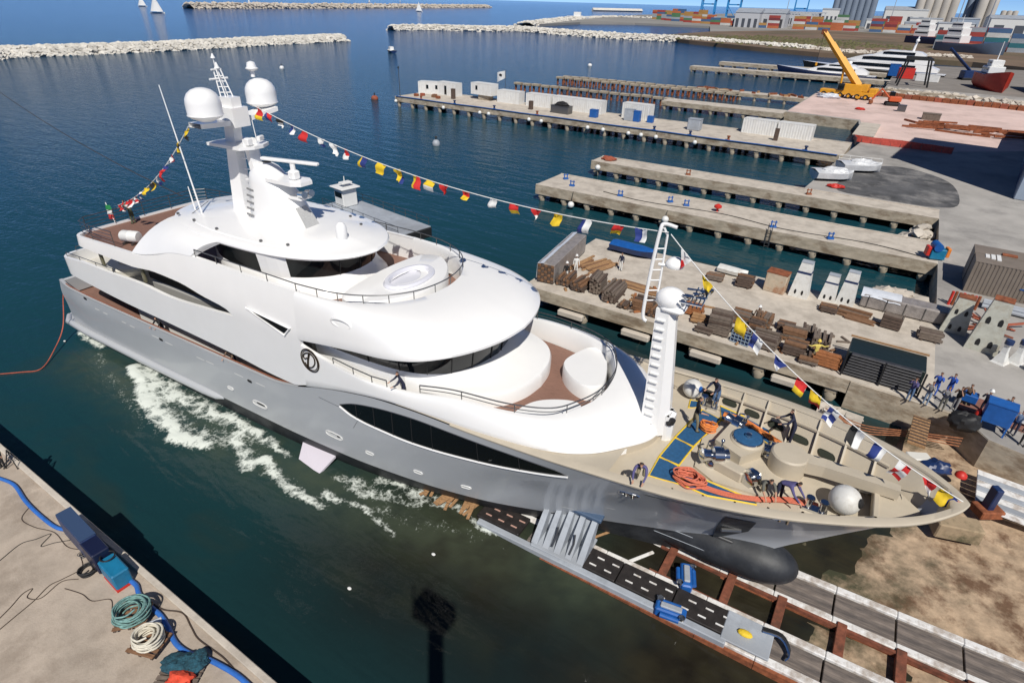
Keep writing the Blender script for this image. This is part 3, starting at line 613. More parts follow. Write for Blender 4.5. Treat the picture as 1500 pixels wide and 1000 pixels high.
m = MB(); m.prism([(s - .4, t * .93) for s, t, z in C2 if s > 33], 6.2, 6.36); m.build('bridge_deck', TEAK, Y)
def pad(pts, z, name='deck_pad'):
    P = [(p[0], p[1]) for p in smoothpath([(a, b_, 0) for a, b_ in pts], 6, True)]; cx = sum(p[0] for p in P) / len(P); cy = sum(p[1] for p in P) / len(P)
    m = MB(); m.grid([[(p[0] + .03 * 0, p[1], 6.3), (p[0], p[1], z - .12), (cx + (p[0] - cx) * .96, cy + (p[1] - cy) * .96, z), (cx, cy, z + .03)] for p in P + P[:1]]); return m.build(name, WHITE, Y, smooth=45)
pad([(39.0, 1.5), (39.2, 2.8), (39.7, 3.7), (40.6, 3.2), (41.2, 2.0), (41.5, .7), (40.9, .1), (39.8, .5)], 7.2)
pad([(38.9, -3.5), (39.1, -2.3), (39.8, -1.5), (40.9, -1.0), (41.4, -1.5), (40.8, -2.7), (39.9, -3.5)], 7.0)
# sun deck house with wrap-round glass
HG = [(18.2, 2.6, 0), (20, 3.3, 0), (23, 3.45, 0), (25, 2.95, 0), (26.3, 2.0, 0), (26.9, 1.0, 0), (27.05, 0, 0)]
hg = ring(HG, 50); closed_hg = hg
m = MB(); m.grid([[(s, t, 10.05), (s + .1 * (s > 25), t * 1.02, 10.6), (s + .22 * (s > 25), t * 1.05, 11.35)] for s, t in hg]); hgl = m.build('sky_lounge_glass', GLASS2, Y, smooth=50)
m = MB(); m.grid([[(s + (.75 if s > 26 else .3 * max(0, (s - 23) / 3)), t * (1.12 if s > 24 else 1.02), 9.0), (s + (.6 if s > 26 else .25 * max(0, (s - 23) / 3)), t * (1.1 if s > 24 else 1.02), 9.35), (s + .14 * (s > 25), t * 1.03, 9.75), (s, t, 10.05)] for s, t in hg]); m.build('lounge_plinth', WHITE, Y, smooth=50)
for sg in (-1, 1):
    m = MB(); m.grid([[(s, sg * (t + .03), z) for z, t in ((10.0, tt), (10.6, tt * 1.02), (11.35, tt * 1.05))] for s, tt in ((23.2, 3.43), (23.8, 3.33), (24.4, 3.18), (24.9, 2.98))]); m.build('white_pillar_panel', WHITE, hgl)
for k in (33, 41, 49, 57):
    if k < len(hg): s, t = hg[k]; m = MB(); m.tube([(s + .01, t * 1.01, 10.05), (s + .24 * (s > 25), t * 1.06, 11.3)], .03, 5); m.build('mullion', RUBBER, hgl)
m = MB(); m.grid([[(18.1, t, 9.0), (18.1, t, 11.3)] for t in (-2.6, 0, 2.6)]); m.build('aft_bulkhead', DIMW, Y)
# hardtop and its side wings
HT = [(13.5, 0, 0), (13.8, 1.4, 0), (14.6, 2.5, 0), (16.2, 3.3, 0), (19, 3.78, 0), (22.5, 3.75, 0), (25, 3.35, 0), (26.9, 2.5, 0), (28.0, 1.3, 0), (28.4, 0, 0)]
hp = [(p[0], p[1]) for p in fair(HT, 5)]; hp = [(s, -t) for s, t in hp] + [(s, t) for s, t in hp[-2:0:-1]]
cx = 21.0
m = MB(); rows = []
for s, t in hp + hp[:1]:
    f = lambda k: (cx + (s - cx) * k, t * k)
    rows.append([(*f(.9), 11.2), (*f(.985), 11.22), (*f(1), 11.32), (*f(.99), 11.44), (*f(.95), 11.52), (*f(.86), 11.56), (*f(.845), 11.62), (*f(.5), 11.74), (*f(.02), 11.8)])
m.grid(rows); m.build('hardtop', WHITE, Y, smooth=35)
m = MB(); m.ngon([(cx + (s - cx) * .9, t * .9, 11.2) for s, t in hp]); m.build('hardtop_soffit', WHITE2, Y)
for sg in (-1, 1):
    up = fair([(14.9, 2.5, 11.46), (15.8, 3.0, 11.46), (17.2, 3.45, 11.44), (19.2, 3.72, 11.40), (20.6, 3.74, 11.36)], 5)
    lo = fair([(13.0, 4.78, 9.36), (14.2, 4.76, 9.52), (15.6, 4.72, 9.85), (17.2, 4.66, 10.25), (18.9, 4.62, 10.42)], 5)
    rows = []
    for a, b_ in zip(up, lo):
        row = []
        for k in range(9):
            w = k / 8; bl = math.sin(w * math.pi) * .16; row.append((a[0] + (b_[0] - a[0]) * w, sg * (a[1] + (b_[1] - a[1]) * w ** .8 + bl * .4), a[2] + (b_[2] - a[2]) * w ** 1.15 + bl))
        for k in range(8, -1, -1):
            w = k / 8; row.append((a[0] + (b_[0] - a[0]) * w + .02, sg * (a[1] + (b_[1] - a[1]) * w ** .8 - .12), a[2] + (b_[2] - a[2]) * w ** 1.15 - .1))
        rows.append(row)
    m = MB(); m.grid(rows, close=True); m.ngon(rows[0]); m.ngon(rows[-1][::-1]); m.build('hardtop_wing', WHITE, Y, smooth=45, weld=True)
    m = MB(); m.tube([(14.7, sg * 3.95, 10.42), (15.6, sg * 4.5, 9.98)], .02, 4); m.build('panel_seam', STEEL, Y)
    # coaming walls along the sun deck walkway
    m = MB(); m.grid([[(s, sg * 4.6, 10.42), (s, sg * 4.42, 10.43), (s, sg * 4.4, 9.0)] for s in (18.4, 21, 24, 27.2)]); m.build('walkway_coaming', WHITE, Y)
# jacuzzi island
JR = [(28.9, -3.3), (28.6, -1.6), (28.5, 0), (28.6, 1.6), (28.9, 3.0), (29.9, 3.45), (31.0, 2.7), (31.9, 1.3), (32.1, 0), (31.9, -1.3), (31.0, -2.9), (29.9, -3.6)]
P = [(p[0], p[1]) for p in smoothpath([(a, b_, 0) for a, b_ in JR], 5, True)]
m = MB(); m.grid([[(p[0], p[1], 9.0), (p[0], p[1], 10.15), (30.3 + (p[0] - 30.3) * .97, p[1] * .97, 10.25), (30.3 + (p[0] - 30.3) * .6, p[1] * .6, 10.27), (30.4 + (p[0] - 30.3) * .3, p[1] * .3, 10.28)] for p in P + P[:1]]); isl = m.build('jacuzzi_island', WHITE, Y, smooth=45)
m = MB(); m.lathe([(1.36, 10.2), (1.42, 10.34), (1.32, 10.46), (1.14, 10.47), (1.06, 10.38), (1.0, 10.1), (.9, 9.85), (0.01, 9.85)], (30.5, 0, 0), 36, .72, 1.22); jc = m.build('jacuzzi_tub', mat('pearl_tub', (.72, .72, .77), .25, coat=.4), isl, smooth=40)
for a in range(8):
    an = a * math.pi / 4 + .2; m = MB(); m.sphere((30.5 + .72 * .82 * math.cos(an), 1.22 * .82 * math.sin(an), 10.02), .16, 8, 5, (1, 1, .5)); m.build('headrest', WHITE, jc, smooth=60)
# rails
def rail(path, h, bars=1, sp=1.2, r=.03, mt=STEEL, name='guard_rail', parent=None):
    m = MB(); P = [Vector(p) for p in path]
    for b_ in range(bars):
        hh = h * (b_ + 1) / bars; m.tube([p + Vector((0, 0, hh)) for p in P], r if b_ == bars - 1 else r * .7, 6)
    acc = 0; last = -9
    for i in range(len(P)):
        if i: acc += (P[i] - P[i - 1]).length
        if acc - last >= sp or i == len(P) - 1: m.cyl(P[i], P[i] + Vector((0, 0, h)), r * .8, n=6); last = acc
    return m.build(name, mt, parent or Y)
ov = [(s, t * .985, z) for s, t, z in I2]
rail([(19.2, -4.52, 10.42), (21, -4.52, 10.42), (23, -4.52, 10.42), (25, -4.52, 10.42)] + ov + [(25, 4.52, 10.42), (22, 4.52, 10.42), (19.2, 4.52, 10.42)], .42, 1, 1.15)
cr_ = [(s - .08, t * .975, z) for s, t, z in C2 if s > 34.6]
rail(cr_, .42, 2, 2.2, .03)
rail([(29.3, -4.82, 7.1), (30.6, -4.8, 6.95), (31.8, -4.8, 6.9), (32.7, -4.75, 6.95)], .35, 1, 1.1)
rail([(13.5, 4.6, 9.35), (11, 4.65, 9.28), (8.5, 4.65, 9.2), (7, 4.5, 9.15), (6.35, 3.9, 9.12), (6.3, 2, 9.12), (6.3, 0, 9.12), (6.3, -2, 9.12), (6.35, -3.9, 9.12), (7, -4.5, 9.15), (8.5, -4.65, 9.2), (11, -4.65, 9.28)], .95, 4, 1.3, .03, name='aft_rail')
rail([(4.2, -4.75, 7.15), (6, -4.8, 7.25), (8, -4.8, 7.3), (10, -4.8, 7.33)], .28, 1, .9, .025)
rail([(3.45, -3.8, 7.05), (3.42, 0, 7.05), (3.45, 3.8, 7.05)], .3, 1, .9, .025)
# liferaft canister and mooring gear on the aft sun deck
t_ = thing('life_raft', 'white canister life raft lashed on the aft teak deck', 'life raft', W((12.18,-3.80,9.40)[0] - 1.6, (12.18,-3.80,9.40)[1] + .4, 9.0), .4)
m = MB(); m.lathe([(.05, -.62), (.30, -.60), (.36, -.5), (.36, -.03), (.38, 0), (.36, .03), (.36, .5), (.30, .60), (.05, .62)], n=16); c = m.build('canister', WHITE2, t_, smooth=40); c.rotation_euler = (0, math.pi / 2, 0); c.location = (0, 0, .48)
for q in (-.3, .3):
    m = MB(); m.box((q, 0, .08), (.12, .8, .16)); m.build('cradle', STEEL, t_)
# main mast
mast = MB(); 
sec = [(11.6, 17.4, 18.4, .42), (14.2, 17.7, 18.5, .36), (16.2, 18.0, 18.7, .32), (17.2, 18.15, 18.9, .32)]
mast.grid([[(a, -w, z), (b_, -w * .8, z), (b_, w * .8, z), (a, w, z), (a, -w, z)] for z, a, b_, w in sec]); mast.box((18.5, 0, 17.25), (1.2, .9, .14))
mast = mast.build('mast_column', WHITE, Y, smooth=30)
m = MB(); m.grid([[(19.4, -.2, 11.6), (19.6, -.3, 14), (19.4, -.34, 16)], [(20.1, -.2, 11.6), (20.0, -.3, 14), (19.7, -.34, 16)], [(20.1, .2, 11.6), (20.0, .3, 14), (19.7, .34, 16)], [(19.4, .2, 11.6), (19.6, .3, 14), (19.4, .34, 16)], [(19.4, -.2, 11.6), (19.6, -.3, 14), (19.4, -.34, 16)]]); m.build('mast_leg', WHITE, mast)
for k in range(6):
    m = MB(); m.cyl((18.6, 0, 12.4 + k * .6), (19.5, 0, 12.5 + k * .6), .035, n=6); m.build('rung', WHITE, mast)
m = MB(); m.prism([(17.3, -1.1), (19.9, -1.0), (20.3, -.3), (20.3, .3), (19.9, 1.0), (17.3, 1.1)], 15.55, 15.72); m.build('lower_platform', WHITE, mast)
m = MB(); m.box((20.0, -.4, 15.95), (.35, .35, .4), ch=.05); m.box((19.9, .5, 16.0), (.2, .5, .25), rz=.4, ch=.03); m.build('searchlight', WHITE, mast)
m = MB(); m.grid([[(18.0 + d, t, z + .12), (19.0 + d, t, z + .12), (19.0 + d, t, z - .12), (18.0 + d, t, z - .12), (18.0 + d, t, z + .12)] for d, t, z in ((.3, -2.5, 16.95), (.1, -1.2, 16.85), (0, 0, 16.8), (.1, 1.2, 17.0), (.3, 2.5, 17.25))]); m.build('crosstree', WHITE, mast, smooth=30)
m = MB(); m.prism([(17.9, -.55), (19.3, -.5), (19.3, .5), (17.9, .55)], 16.6, 17.6); m.prism([(18.2, -.35), (19.1, -.3), (19.1, .3), (18.2, .35)], 17.6, 18.1); m.build('mast_head', WHITE, mast)
def dome(c, r, parent, name='radome'):
    m = MB(); m.lathe([(r * .35, -.75 * r), (r * .8, -.55 * r), (r * 1.0, -.42 * r), (r * 1.03, -.38 * r), (r * .99, -.3 * r), (r, .25 * r), (r * .95, .55 * r), (r * .8, .82 * r), (r * .55, 1.02 * r), (r * .25, 1.12 * r), (.01, 1.14 * r)], c, 32); return m.build(name, WHITE, parent, smooth=45)
dome((19.5, -2.2, 17.85), .86, mast); dome((18.3, 2.3, 17.85), .85, mast)
m = MB(); m.lathe([(.12, 0), (.12, .3), (.32, .38), (.36, .45), (.28, .5), (.22, .75), (.05, .82)], (17.9, 2.3, 18.85), 16); m.build('small_antenna', WHITE, mast, smooth=40)
lat = MB()
for q in (-.25, .25):
    lat.cyl((18.3, q, 17.6), (17.9, q * .5, 19.4), .035, n=6); lat.cyl((18.8, q, 17.6), (18.15, q * .5, 19.4), .035, n=6)
for k in range(6): z = 17.75 + k * .27; lat.cyl((18.3 - .06 * k, -.24 + .02 * k, z), (18.75 - .1 * k, .24 - .02 * k, z), .025, n=5)
lat.cyl((18.02, -.55, 18.95), (18.02, .55, 18.95), .06, n=6); lat.cyl((17.95, -.3, 19.4), (17.95, .3, 19.4), .05, n=6); lat.cyl((17.95, 0, 19.4), (17.9, 0, 20.0), .03, n=6)
lat.lathe([(.16, 0), (.12, .05), (.03, .3)], (17.92, .1, 19.45), 10); lat.lathe([(.13, 0), (.1, .05), (.03, .22)], (17.9, 0, 19.95), 10); lat.build('lattice_topmast', WHITE, mast)
# funnel-like radar pedestal
m = MB(); rows = []
for z, a, b_, w in ((11.6, 19.1, 23.6, 1.15), (12.2, 19.15, 23.3, 1.05), (13.0, 19.25, 22.8, .92), (13.8, 19.4, 22.1, .8), (14.3, 19.6, 21.6, .75), (14.7, 20.0, 21.3, .5), (14.9, 20.4, 21.0, .2)):
    c0 = (a + b_) / 2; h = (b_ - a) / 2
    rows.append([(c0 + h * math.copysign(abs(math.cos(q)) ** .7, math.cos(q)), w * math.copysign(abs(math.sin(q)) ** .7, math.sin(q)), z) for q in [2 * math.pi * k / 28 for k in range(28)]])
m.grid(rows, close=True); ped = m.build('radar_pedestal', WHITE, Y, smooth=50)
for k in range(5):
    m = MB(); m.box((19.75 + .03 * k, -1.0 + .055 * k, 11.95 + k * .36), (.7, .06, .1), rz=-.15); m.build('louvre', mat('grey_louvre', (.25, .25, .25), .5), ped)
m = MB(); m.prism([(21.3, -.75), (23.2, -.7), (23.7, -.4), (23.7, .4), (23.2, .7), (21.3, .75)], 14.05, 14.25); m.build('radar_shelf', WHITE, ped)
m = MB(); m.box((22.8, 0, 14.5), (.5, .5, .5), ch=.08); m.cyl((22.8, 0, 14.7), (22.8, 0, 15.1), .14, n=10); m.build('radar_motor', WHITE, ped)
m = MB(); m.box((22.6, 0, 15.2), (3.6, .28, .16), rz=.22, ch=.04); m.build('radar_scanner', WHITE, ped)
for q in (-.25, .25):
    m = MB(); m.cyl((23.3, q, 13.55), (23.75, q - .05, 13.6), .18, .2, n=12); m.build('floodlight', CHROME, ped)
m = MB(); m.prism([(22.4, -.45), (23.5, -.4), (23.5, .4), (22.4, .45)], 13.25, 13.35); m.build('light_shelf', WHITE, ped)
m = MB(); m.grid([[(22.95, -.4, 12.75), (22.95, .4, 12.75)], [(23.4, -.45, 12.15), (23.4, .45, 12.15)], [(23.68, -.5, 11.75), (23.68, .5, 11.75)]]); m.build('grille', mat('grille_grey', (.45, .45, .44), .6, var=.3, scale=30), ped)
# whip aerials and small domes on the hardtop
for (s, t, z1, ds) in ((16.5, -1.9, 18.6, -1.0), (17.3, 2.4, 16.5, -.4), (15.4, -1.6, 13.0, -.15), (17.0, 2.7, 13.0, -.1)):
    m = MB(); m.tube([(s, t, 11.55), (s + ds * .5, t, (z1 + 11.55) / 2), (s + ds, t, z1)], [.05, .04, .025], 6); m.build('whip_aerial', WHITE, Y)
m = MB(); m.cyl((15.9, -2.2, 11.6), (16.6, -1.4, 12.3), .02, n=5); m.build('aerial_stay', STEEL, Y)
m = MB(); m.lathe([(.28, 0), (.34, .12), (.34, .3), (.24, .5), (.08, .58)], (16.3, 1.0, 11.6), 16); m.build('small_dome', WHITE, Y, smooth=50)
m = MB(); m.lathe([(.26, 0), (.30, .06), (.30, .62), (.24, .82), (.12, .94), (.01, .96)], (26.2, -.3, 11.62), 18); m.build('satcom_dome', WHITE, Y, smooth=50)
for s, t in ((19.5, -3.1), (23.0, -3.0), (24.6, -2.6), (25.5, 1.9), (24, 2.6), (15.4, -2.7), (17.2, -2.9)):
    m = MB(); m.box((s, t, 11.68), (.12, .12, .12)); m.build('deck_fitting', STEEL, Y)
# hull side details
def on_hull(s, z, off=.02): return (s, -side_t(s, z) - off, z)
WU = [(29.45, 4.72), (30.3, 5.1), (31.5, 5.42), (33, 5.68), (35, 5.88), (38, 5.96), (40.5, 6.02), (41.8, 6.02), (42.25, 5.88)]
WL_ = [(29.45, 4.68), (30.3, 4.38), (31.5, 4.27), (33, 4.27), (35, 4.38), (38, 4.75), (40.5, 5.25), (41.8, 5.65), (42.25, 5.84)]
ss = np.linspace(29.45, 42.25, 50)
m = MB(); m.grid([[on_hull(s, float(itp(s, WL_)) + (float(itp(s, WU)) - float(itp(s, WL_))) * k / 4, .015) for k in range(5)] for s in ss]); hw = pair(m)('hull_window', GLASS, hull, smooth=60)
m = MB(); m.tube([on_hull(s, float(itp(s, WL_)) - .05, .03) for s in ss], .055, 6); pair(m)('window_sill', WHITE, hw)
m = MB(); m.tube([on_hull(s, float(itp(s, WU)) + .02, .02) for s in ss], .02, 5); pair(m)('window_head', STEEL, hw)
for s in (30.6, 31.8, 33.0, 34.2, 35.4, 37.9, 40.0):
    m = MB(); m.tube([on_hull(s, float(itp(s, WL_)), .02), on_hull(s + .02, float(itp(s, WU)), .02)], .022, 5); m.build('mullion', RUBBER, hw)
def oval(c, a, b_, name, mt, rim=None, parent=hull):
    s, t, z = c; m = MB(); n = 18
    pts = [(s + a * math.copysign(abs(math.cos(q)) ** .6, math.cos(q)), z + b_ * math.copysign(abs(math.sin(q)) ** .8, math.sin(q)) + .0) for q in [2 * math.pi * k / n for k in range(n)]]
    P_ = [(x, -side_t(x, zz) - .02, zz) for x, zz in pts]; m.ngon(P_); o = m.build(name, mt, parent)
    if rim: m = MB(); m.tube(P_, .03, 5, closed=True); m.build('rim', rim, o)
    return o
PALE = mat('pale_fairlead', (.66, .66, .64), .35)
for c in ((22.50,-4.92,1.95), (28.60,-4.91,2.29)):
    oval(c, .62, .17, 'fairlead', PALE, PALE); oval((c[0] + .1, 0, c[2] + .05), .38, .07, 'fairlead_opening', RUBBER)
for c in ((19.90,-4.92,2.15), (31.08,-4.84,2.13), (34.11,-4.58,2.07), (36.80,-4.19,2.09)): oval(c, .27, .10, 'porthole', PALE, PALE)
for c, a in (((6.21,-4.94,3.69), .32), ((7.21,-4.94,3.66), .3), ((9.41,-4.95,3.61), .3), ((10.35,-4.95,3.58), .3), ((12.96,-4.95,3.60), .42), ((14.39,-4.95,3.55), .42), ((17.55,-4.95,3.49), .42), ((18.48,-4.95,3.51), .4), ((21.15,-4.95,3.57), .42), ((23.06,-4.95,3.60), .42), ((41.73,-2.87,2.23), .3), ((43.75,-2.70,3.15), .25)): oval(c, a, .045, 'scupper', PALE)
for c in ((4.90,-4.92,4.17), (13.54,-4.95,3.58), (22.08,-4.95,3.48)):
    oval(c, .2, .10, 'scupper_flap', RUBBER)
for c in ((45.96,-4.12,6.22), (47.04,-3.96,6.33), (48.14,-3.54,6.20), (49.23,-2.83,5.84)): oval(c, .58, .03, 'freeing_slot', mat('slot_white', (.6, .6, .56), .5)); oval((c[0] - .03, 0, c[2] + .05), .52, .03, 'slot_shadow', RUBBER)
for c in ((44.83,-4.06,5.79), (50.40,-3.02,6.51)):
    o = oval(c, .42, .13, 'bow_fairlead', RUBBER, CHROME); m = MB(); m.cyl((c[0] - .12, -side_t(c[0], c[2]) - .05, c[2] - .1), (c[0] - .12, -side_t(c[0], c[2]) - .05, c[2] + .1), .06, n=8); m.cyl((c[0] + .15, -side_t(c[0], c[2]) - .05, c[2] - .1), (c[0] + .15, -side_t(c[0], c[2]) - .05, c[2] + .1), .06, n=8); m.build('roller', CHROME, o)
ah = [(48.10,-0.52,1.67), (48.20,-1.55,3.52), (48.45,-2.59,5.16), (49.61,-1.99,4.92), (49.44,-1.12,3.50)]
m = MB(); ah = [(a, -side_t(a, c), c) for a, b_, c in ah]; m.ngon([(a, b_ - .03, c) for a, b_, c in ah]); o = m.build('anchor_pocket', mat('anchor_pocket_dark', (.05, .055, .06), .5, var=.5, scale=3), hull)
m = MB(); m.tube([(ah[1][0] + .2, ah[1][1] - .12, ah[1][2]), (ah[4][0] - .3, ah[4][1] - .15, ah[4][2])], .1, 8); m.box((ah[0][0] + .5, ah[0][1] - .1, ah[0][2] + .25), (.8, .12, .3), ch=.04); m.build('anchor', STEEL, o)
m = MB(); m.tube([on_hull(s, z, .004) for s, z in ((31.0, 5.0), (30.7, 4.3), (30.2, 3.5))], .012, 4); m.tube([on_hull(s, z, .004) for s, z in ((27.9, 4.6), (29.3, 4.55), (30.9, 4.9))], .012, 4); m.build('shell_door_seam', STEEL, hull)
# stabiliser fin
m = MB(); m.add([(25.6, -4.75, .45), (28.2, -4.75, .5), (28.0, -6.15, -.12), (26.4, -6.1, -.2), (25.6, -4.75, .3), (28.2, -4.75, .35), (28.0, -6.15, -.22), (26.4, -6.1, -.3)], [(0, 1, 2, 3), (7, 6, 5, 4), (0, 4, 5, 1), (1, 5, 6, 2), (2, 6, 7, 3), (3, 7, 4, 0)]); pair(m)('stabiliser_fin', mat('pale_lilac_primer', (.62, .58, .64), .5), Y)
# monogram on the superstructure side
def ell(cx_, cz, a, b_, n=40, t=-4.975): return [(cx_ + a * math.cos(q), t, cz + b_ * math.sin(q)) for q in [2 * math.pi * k / n for k in range(n)]]
BR = mat('bronze_monogram', (.05, .032, .018), .3, metal=.6)
m = MB(); m.tube(ell(27.75, 6.85, .62, .66), .035, 6, closed=True); m.tube(ell(27.75, 6.85, .53, .57), .018, 6, closed=True); lg = m.build('monogram', BR, Y)
m = MB(); m.tube(smoothpath([(27.55, -4.985, 6.45), (27.62, -4.985, 6.8), (27.78, -4.985, 7.25)], 5), .055, 6)
m.tube(smoothpath([(27.35, -4.985, 6.62), (27.5, -4.985, 6.42), (27.8, -4.985, 6.45), (28.08, -4.985, 6.75), (28.1, -4.985, 7.1), (27.85, -4.985, 7.3), (27.5, -4.985, 7.22), (27.32, -4.985, 7.0), (27.4, -4.985, 6.85), (27.55, -4.985, 6.95)], 6), .035, 6)
m.build('letter_d', BR, lg)

# foredeck
FD = 6.02
def inner_t(s): return max(.0, sheer_t(s) - .38)
def deck_t(s): return max(.0, hull_t(s, FD) - .14)
def wall_t(s, z):
    zs = [FD - .07, 6.5, max(6.55, sheer_z(s))]; return float(np.interp(z, zs, [deck_t(s), min(inner_t(s), max(0, hull_t(s, 6.5) - .16)), inner_t(s)]))
m = MB(); m.prism([(s, -deck_t(s) - .02) for s in np.linspace(40, 54.3, 40)] + [(s, deck_t(s) + .02) for s in np.linspace(54.3, 40, 40)], 5.9, FD); fd = m.build('foredeck', BEIGE, Y)
m = MB(); rows = []
for s in list(np.linspace(36.5, 54, 50)) + list(np.linspace(54.1, 56, 22)):
    t = sheer_t(s); z = sheer_z(s); ti = inner_t(s); rows.append([(s, -t - .02, z - .05), (s + .01, -t - .035, z + .03), (s, -t + .03, z + .07), (min(s, 55.5), -ti, z + .06), (min(s, 55.4), -max(0, ti - .05), z - .02)])
m.grid(rows); pair(m)('bulwark_cap', BEIGE, Y, smooth=40)
m = MB(); m.grid([[(min(s, 55.4), -inner_t(s), sheer_z(s)), (min(s, 55.2), -min(inner_t(s), max(0, hull_t(s, 6.5) - .16)), 6.5), (min(s, 54.4), -deck_t(s), FD - .07)] for s in np.linspace(42, 55.9, 60)]); m.mirror_y(); bw_ = m.build('inner_bulwark', BEIGE, Y, smooth=40)
m = MB(); m.grid([[(s, -sheer_t(s) + .02, sheer_z(s) + .05), (e[0], e[1] * .995, e[2] - .03)] for s, e in [(e[0], e) for e in B2[:len(B2) // 2 + 1] if 33.0 < e[0] < 44]]); pair(m)('waterway', BEIGE, Y)
fr = [e for e in B2 if e[0] > 40.9]
m = MB(); m.grid([[(e[0] - .05, e[1] * .99, e[2] - .06), (e[0] - .02, e[1] * .99, 5.5)] for e in fr]); wl = m.build('deckhouse_front', BEIGE, Y, smooth=50)
m = MB(); m.grid([[(e[0] + .03, e[1] * 1.0, 6.40), (e[0] + .03, e[1] * 1.0, 6.12)] for e in B2 if e[0] > 42.6 and -2.9 < e[1] < -2.0]); m.build('locker_hatch', WHITE, wl)
for s in np.arange(45.3, 53.6, 1.12):
    for sg in (-1, 1):
        zs_ = (sheer_z(s) + .02, sheer_z(s) - .3, FD + .25, FD); m = MB(); rows = []
        for dx in (-.04, .04): rows.append([(s + dx, sg * (wall_t(s, z) + .02), z) for z in zs_] + [(s + dx, sg * (wall_t(s, z) - w_), z) for z, w_ in zip(zs_[::-1], (.30, .24, .18, .12))])
        m.grid(rows); m.ngon(rows[0]); m.ngon(rows[1][::-1]); m.build('bulwark_frame', BEIGE, bw_)
m = MB(); m.grid([[(s, -(wall_t(s, sheer_z(s) - .42) + .02), sheer_z(s) - .36), (s, -(wall_t(s, sheer_z(s) - .42) - .16), sheer_z(s) - .36), (s, -(wall_t(s, sheer_z(s) - .42) - .16), sheer_z(s) - .46), (s, -(wall_t(s, sheer_z(s) - .42) + .02), sheer_z(s) - .46)] for s in np.linspace(45, 53.6, 24)]); pair(m)('bulwark_stringer', BEIGE, bw_)
for s in (45.85, 46.97, 48.09, 49.21, 50.33, 51.45):
    for sg in (-1, 1):
        m = MB(); z0 = FD + .30; m.ngon([(s + .36 * math.copysign(abs(math.cos(q)) ** .5, math.cos(q)), sg * (wall_t(s + .36 * math.cos(q), z0 + .13 * math.sin(q)) - .05), z0 + .13 * math.sin(q)) for q in [2 * math.pi * k / 16 for k in range(16)]]); m.build('freeing_port', mat('port_shadow', (.02, .025, .015), .8), bw_)
m = MB(); ft = lambda s: hull_t(s, 6.5) - .12; m.prism([(53.3, -ft(53.3)), (54.2, -ft(54.2)), (54.8, -.1), (54.8, .1), (54.2, ft(54.2)), (53.3, ft(53.3))], 6.45, 6.65); m.build('forepeak_deck', BEIGE, Y)
m = MB(); m.box((53.35, 0, 6.5), (.2, 2 * hull_t(53.35, 6.5) - .3, .42), ch=.03); m.build('breakwater_beam', BEIGE, Y)
# blue deck cloths with yellow edging
def cloth(pts, label=None):
    m = MB(); m.prism(pts, FD + .004, FD + .016); o = m.build('deck_cloth', BLUEMAT, Y); m = MB(); m.tube([(p[0], p[1], FD + .02) for p in pts], .045, 4, closed=True); m.build('cloth_edge', YELLOW, o)
cl = [(45.58,3.09,5.65), (46.45,2.99,5.65), (46.31,-1.01,5.65), (45.18,-2.22,5.65)]
cloth([(45.9, 2.9), (46.9, 2.6), (46.3, -.05), (45.4, .15)]); cloth([(45.4, .1), (46.3, -.1), (46.1, -1.6), (45.2, -1.5)]); cloth([(45.2, -1.55), (46.1, -1.65), (46.6, -2.7), (45.2, -2.9)])
cloth([(46.2, -1.75), (47.4, -1.9), (49.3, -2.0), (49.4, -2.2), (47.6, -2.75), (46.7, -2.7)]); cloth([(46.9, 2.6), (48.3, 2.4), (49.2, 1.9), (49.0, 3.2), (46.6, 3.7)]); cloth([(45.3, 2.7), (45.75, 3.0), (45.7, 3.5), (45.2, 3.4)])
# windlass platform, capstans, anchor crane
m = MB(); m.prism([(46.7, -1.4), (47.6, -1.9), (49.6, -1.7), (50.6, -.4), (50.2, .6), (48.6, 1.9), (47.0, 2.0), (46.5, .6)], FD, FD + .12); pl = m.build('windlass_platform', BEIGE, Y)
m = MB(); m.prism([(47.1, .2), (48.3, -.4), (49.0, .6), (48.7, 1.6), (47.4, 1.7)], FD + .12, FD + .62); m.lathe([(.72, 0), (.72, .55), (.66, .62)], (48.3, .9, FD + .1), 24); m.build('windlass_bed', BEIGE, pl, smooth=40)
m = MB(); m.lathe([(.60, .7), (.62, .74), (.6, .8), (.5, .83)], (48.3, .9, FD), 28); m.build('blue_dial', BLUEMAT, pl, smooth=40)
m = MB(); m.tube([(48.3 + .61 * math.cos(q), .9 + .61 * math.sin(q), FD + .76) for q in [2 * math.pi * k / 24 for k in range(24)]], .04, 6, closed=True); m.lathe([(.16, .8), (.14, .95), (.05, 1.0)], (48.3, .9, FD), 12); m.build('dial_rim', CHROME, pl, smooth=50)
def winch(c, rz, sc=1.0):
    t = []
    m = MB(); f = lambda x, y, z: (c[0] + sc * (x * math.cos(rz) - y * math.sin(rz)), c[1] + sc * (x * math.sin(rz) + y * math.cos(rz)), c[2] + sc * z)
    m.tube([f(-.55, 0, .45), f(-.45, 0, .45), f(-.4, 0, .45), f(-.1, 0, .45), f(-.05, 0, .45), f(.3, 0, .45), f(.36, 0, .45), f(.5, 0, .45)], [.12, .34, .3, .24, .4, .4, .26, .3], 16)
    m.lathe([(.3, 0), (.28, .2), (.2, .28)], f(0, 0, 0), 14); m.tube([f(.3, .3, .1), f(.35, .35, .8)], .04, 6); m.tube([f(-.2, .4, .1), f(-.1, .5, .7), f(.1, .55, .75)], .04, 6); m.sphere(f(.35, .35, .85), .08 * sc, 8, 6)
    return m.build('windlass', CHROME, pl, smooth=40)
winch((47.3, -.9, FD + .1), .5, 1.15); winch((47.6, 2.0, FD + .1), -.3, .95); winch((48.9, -1.2, FD + .1), 1.0, .6); winch((49.3, 1.0, FD + .1), .2, .7)
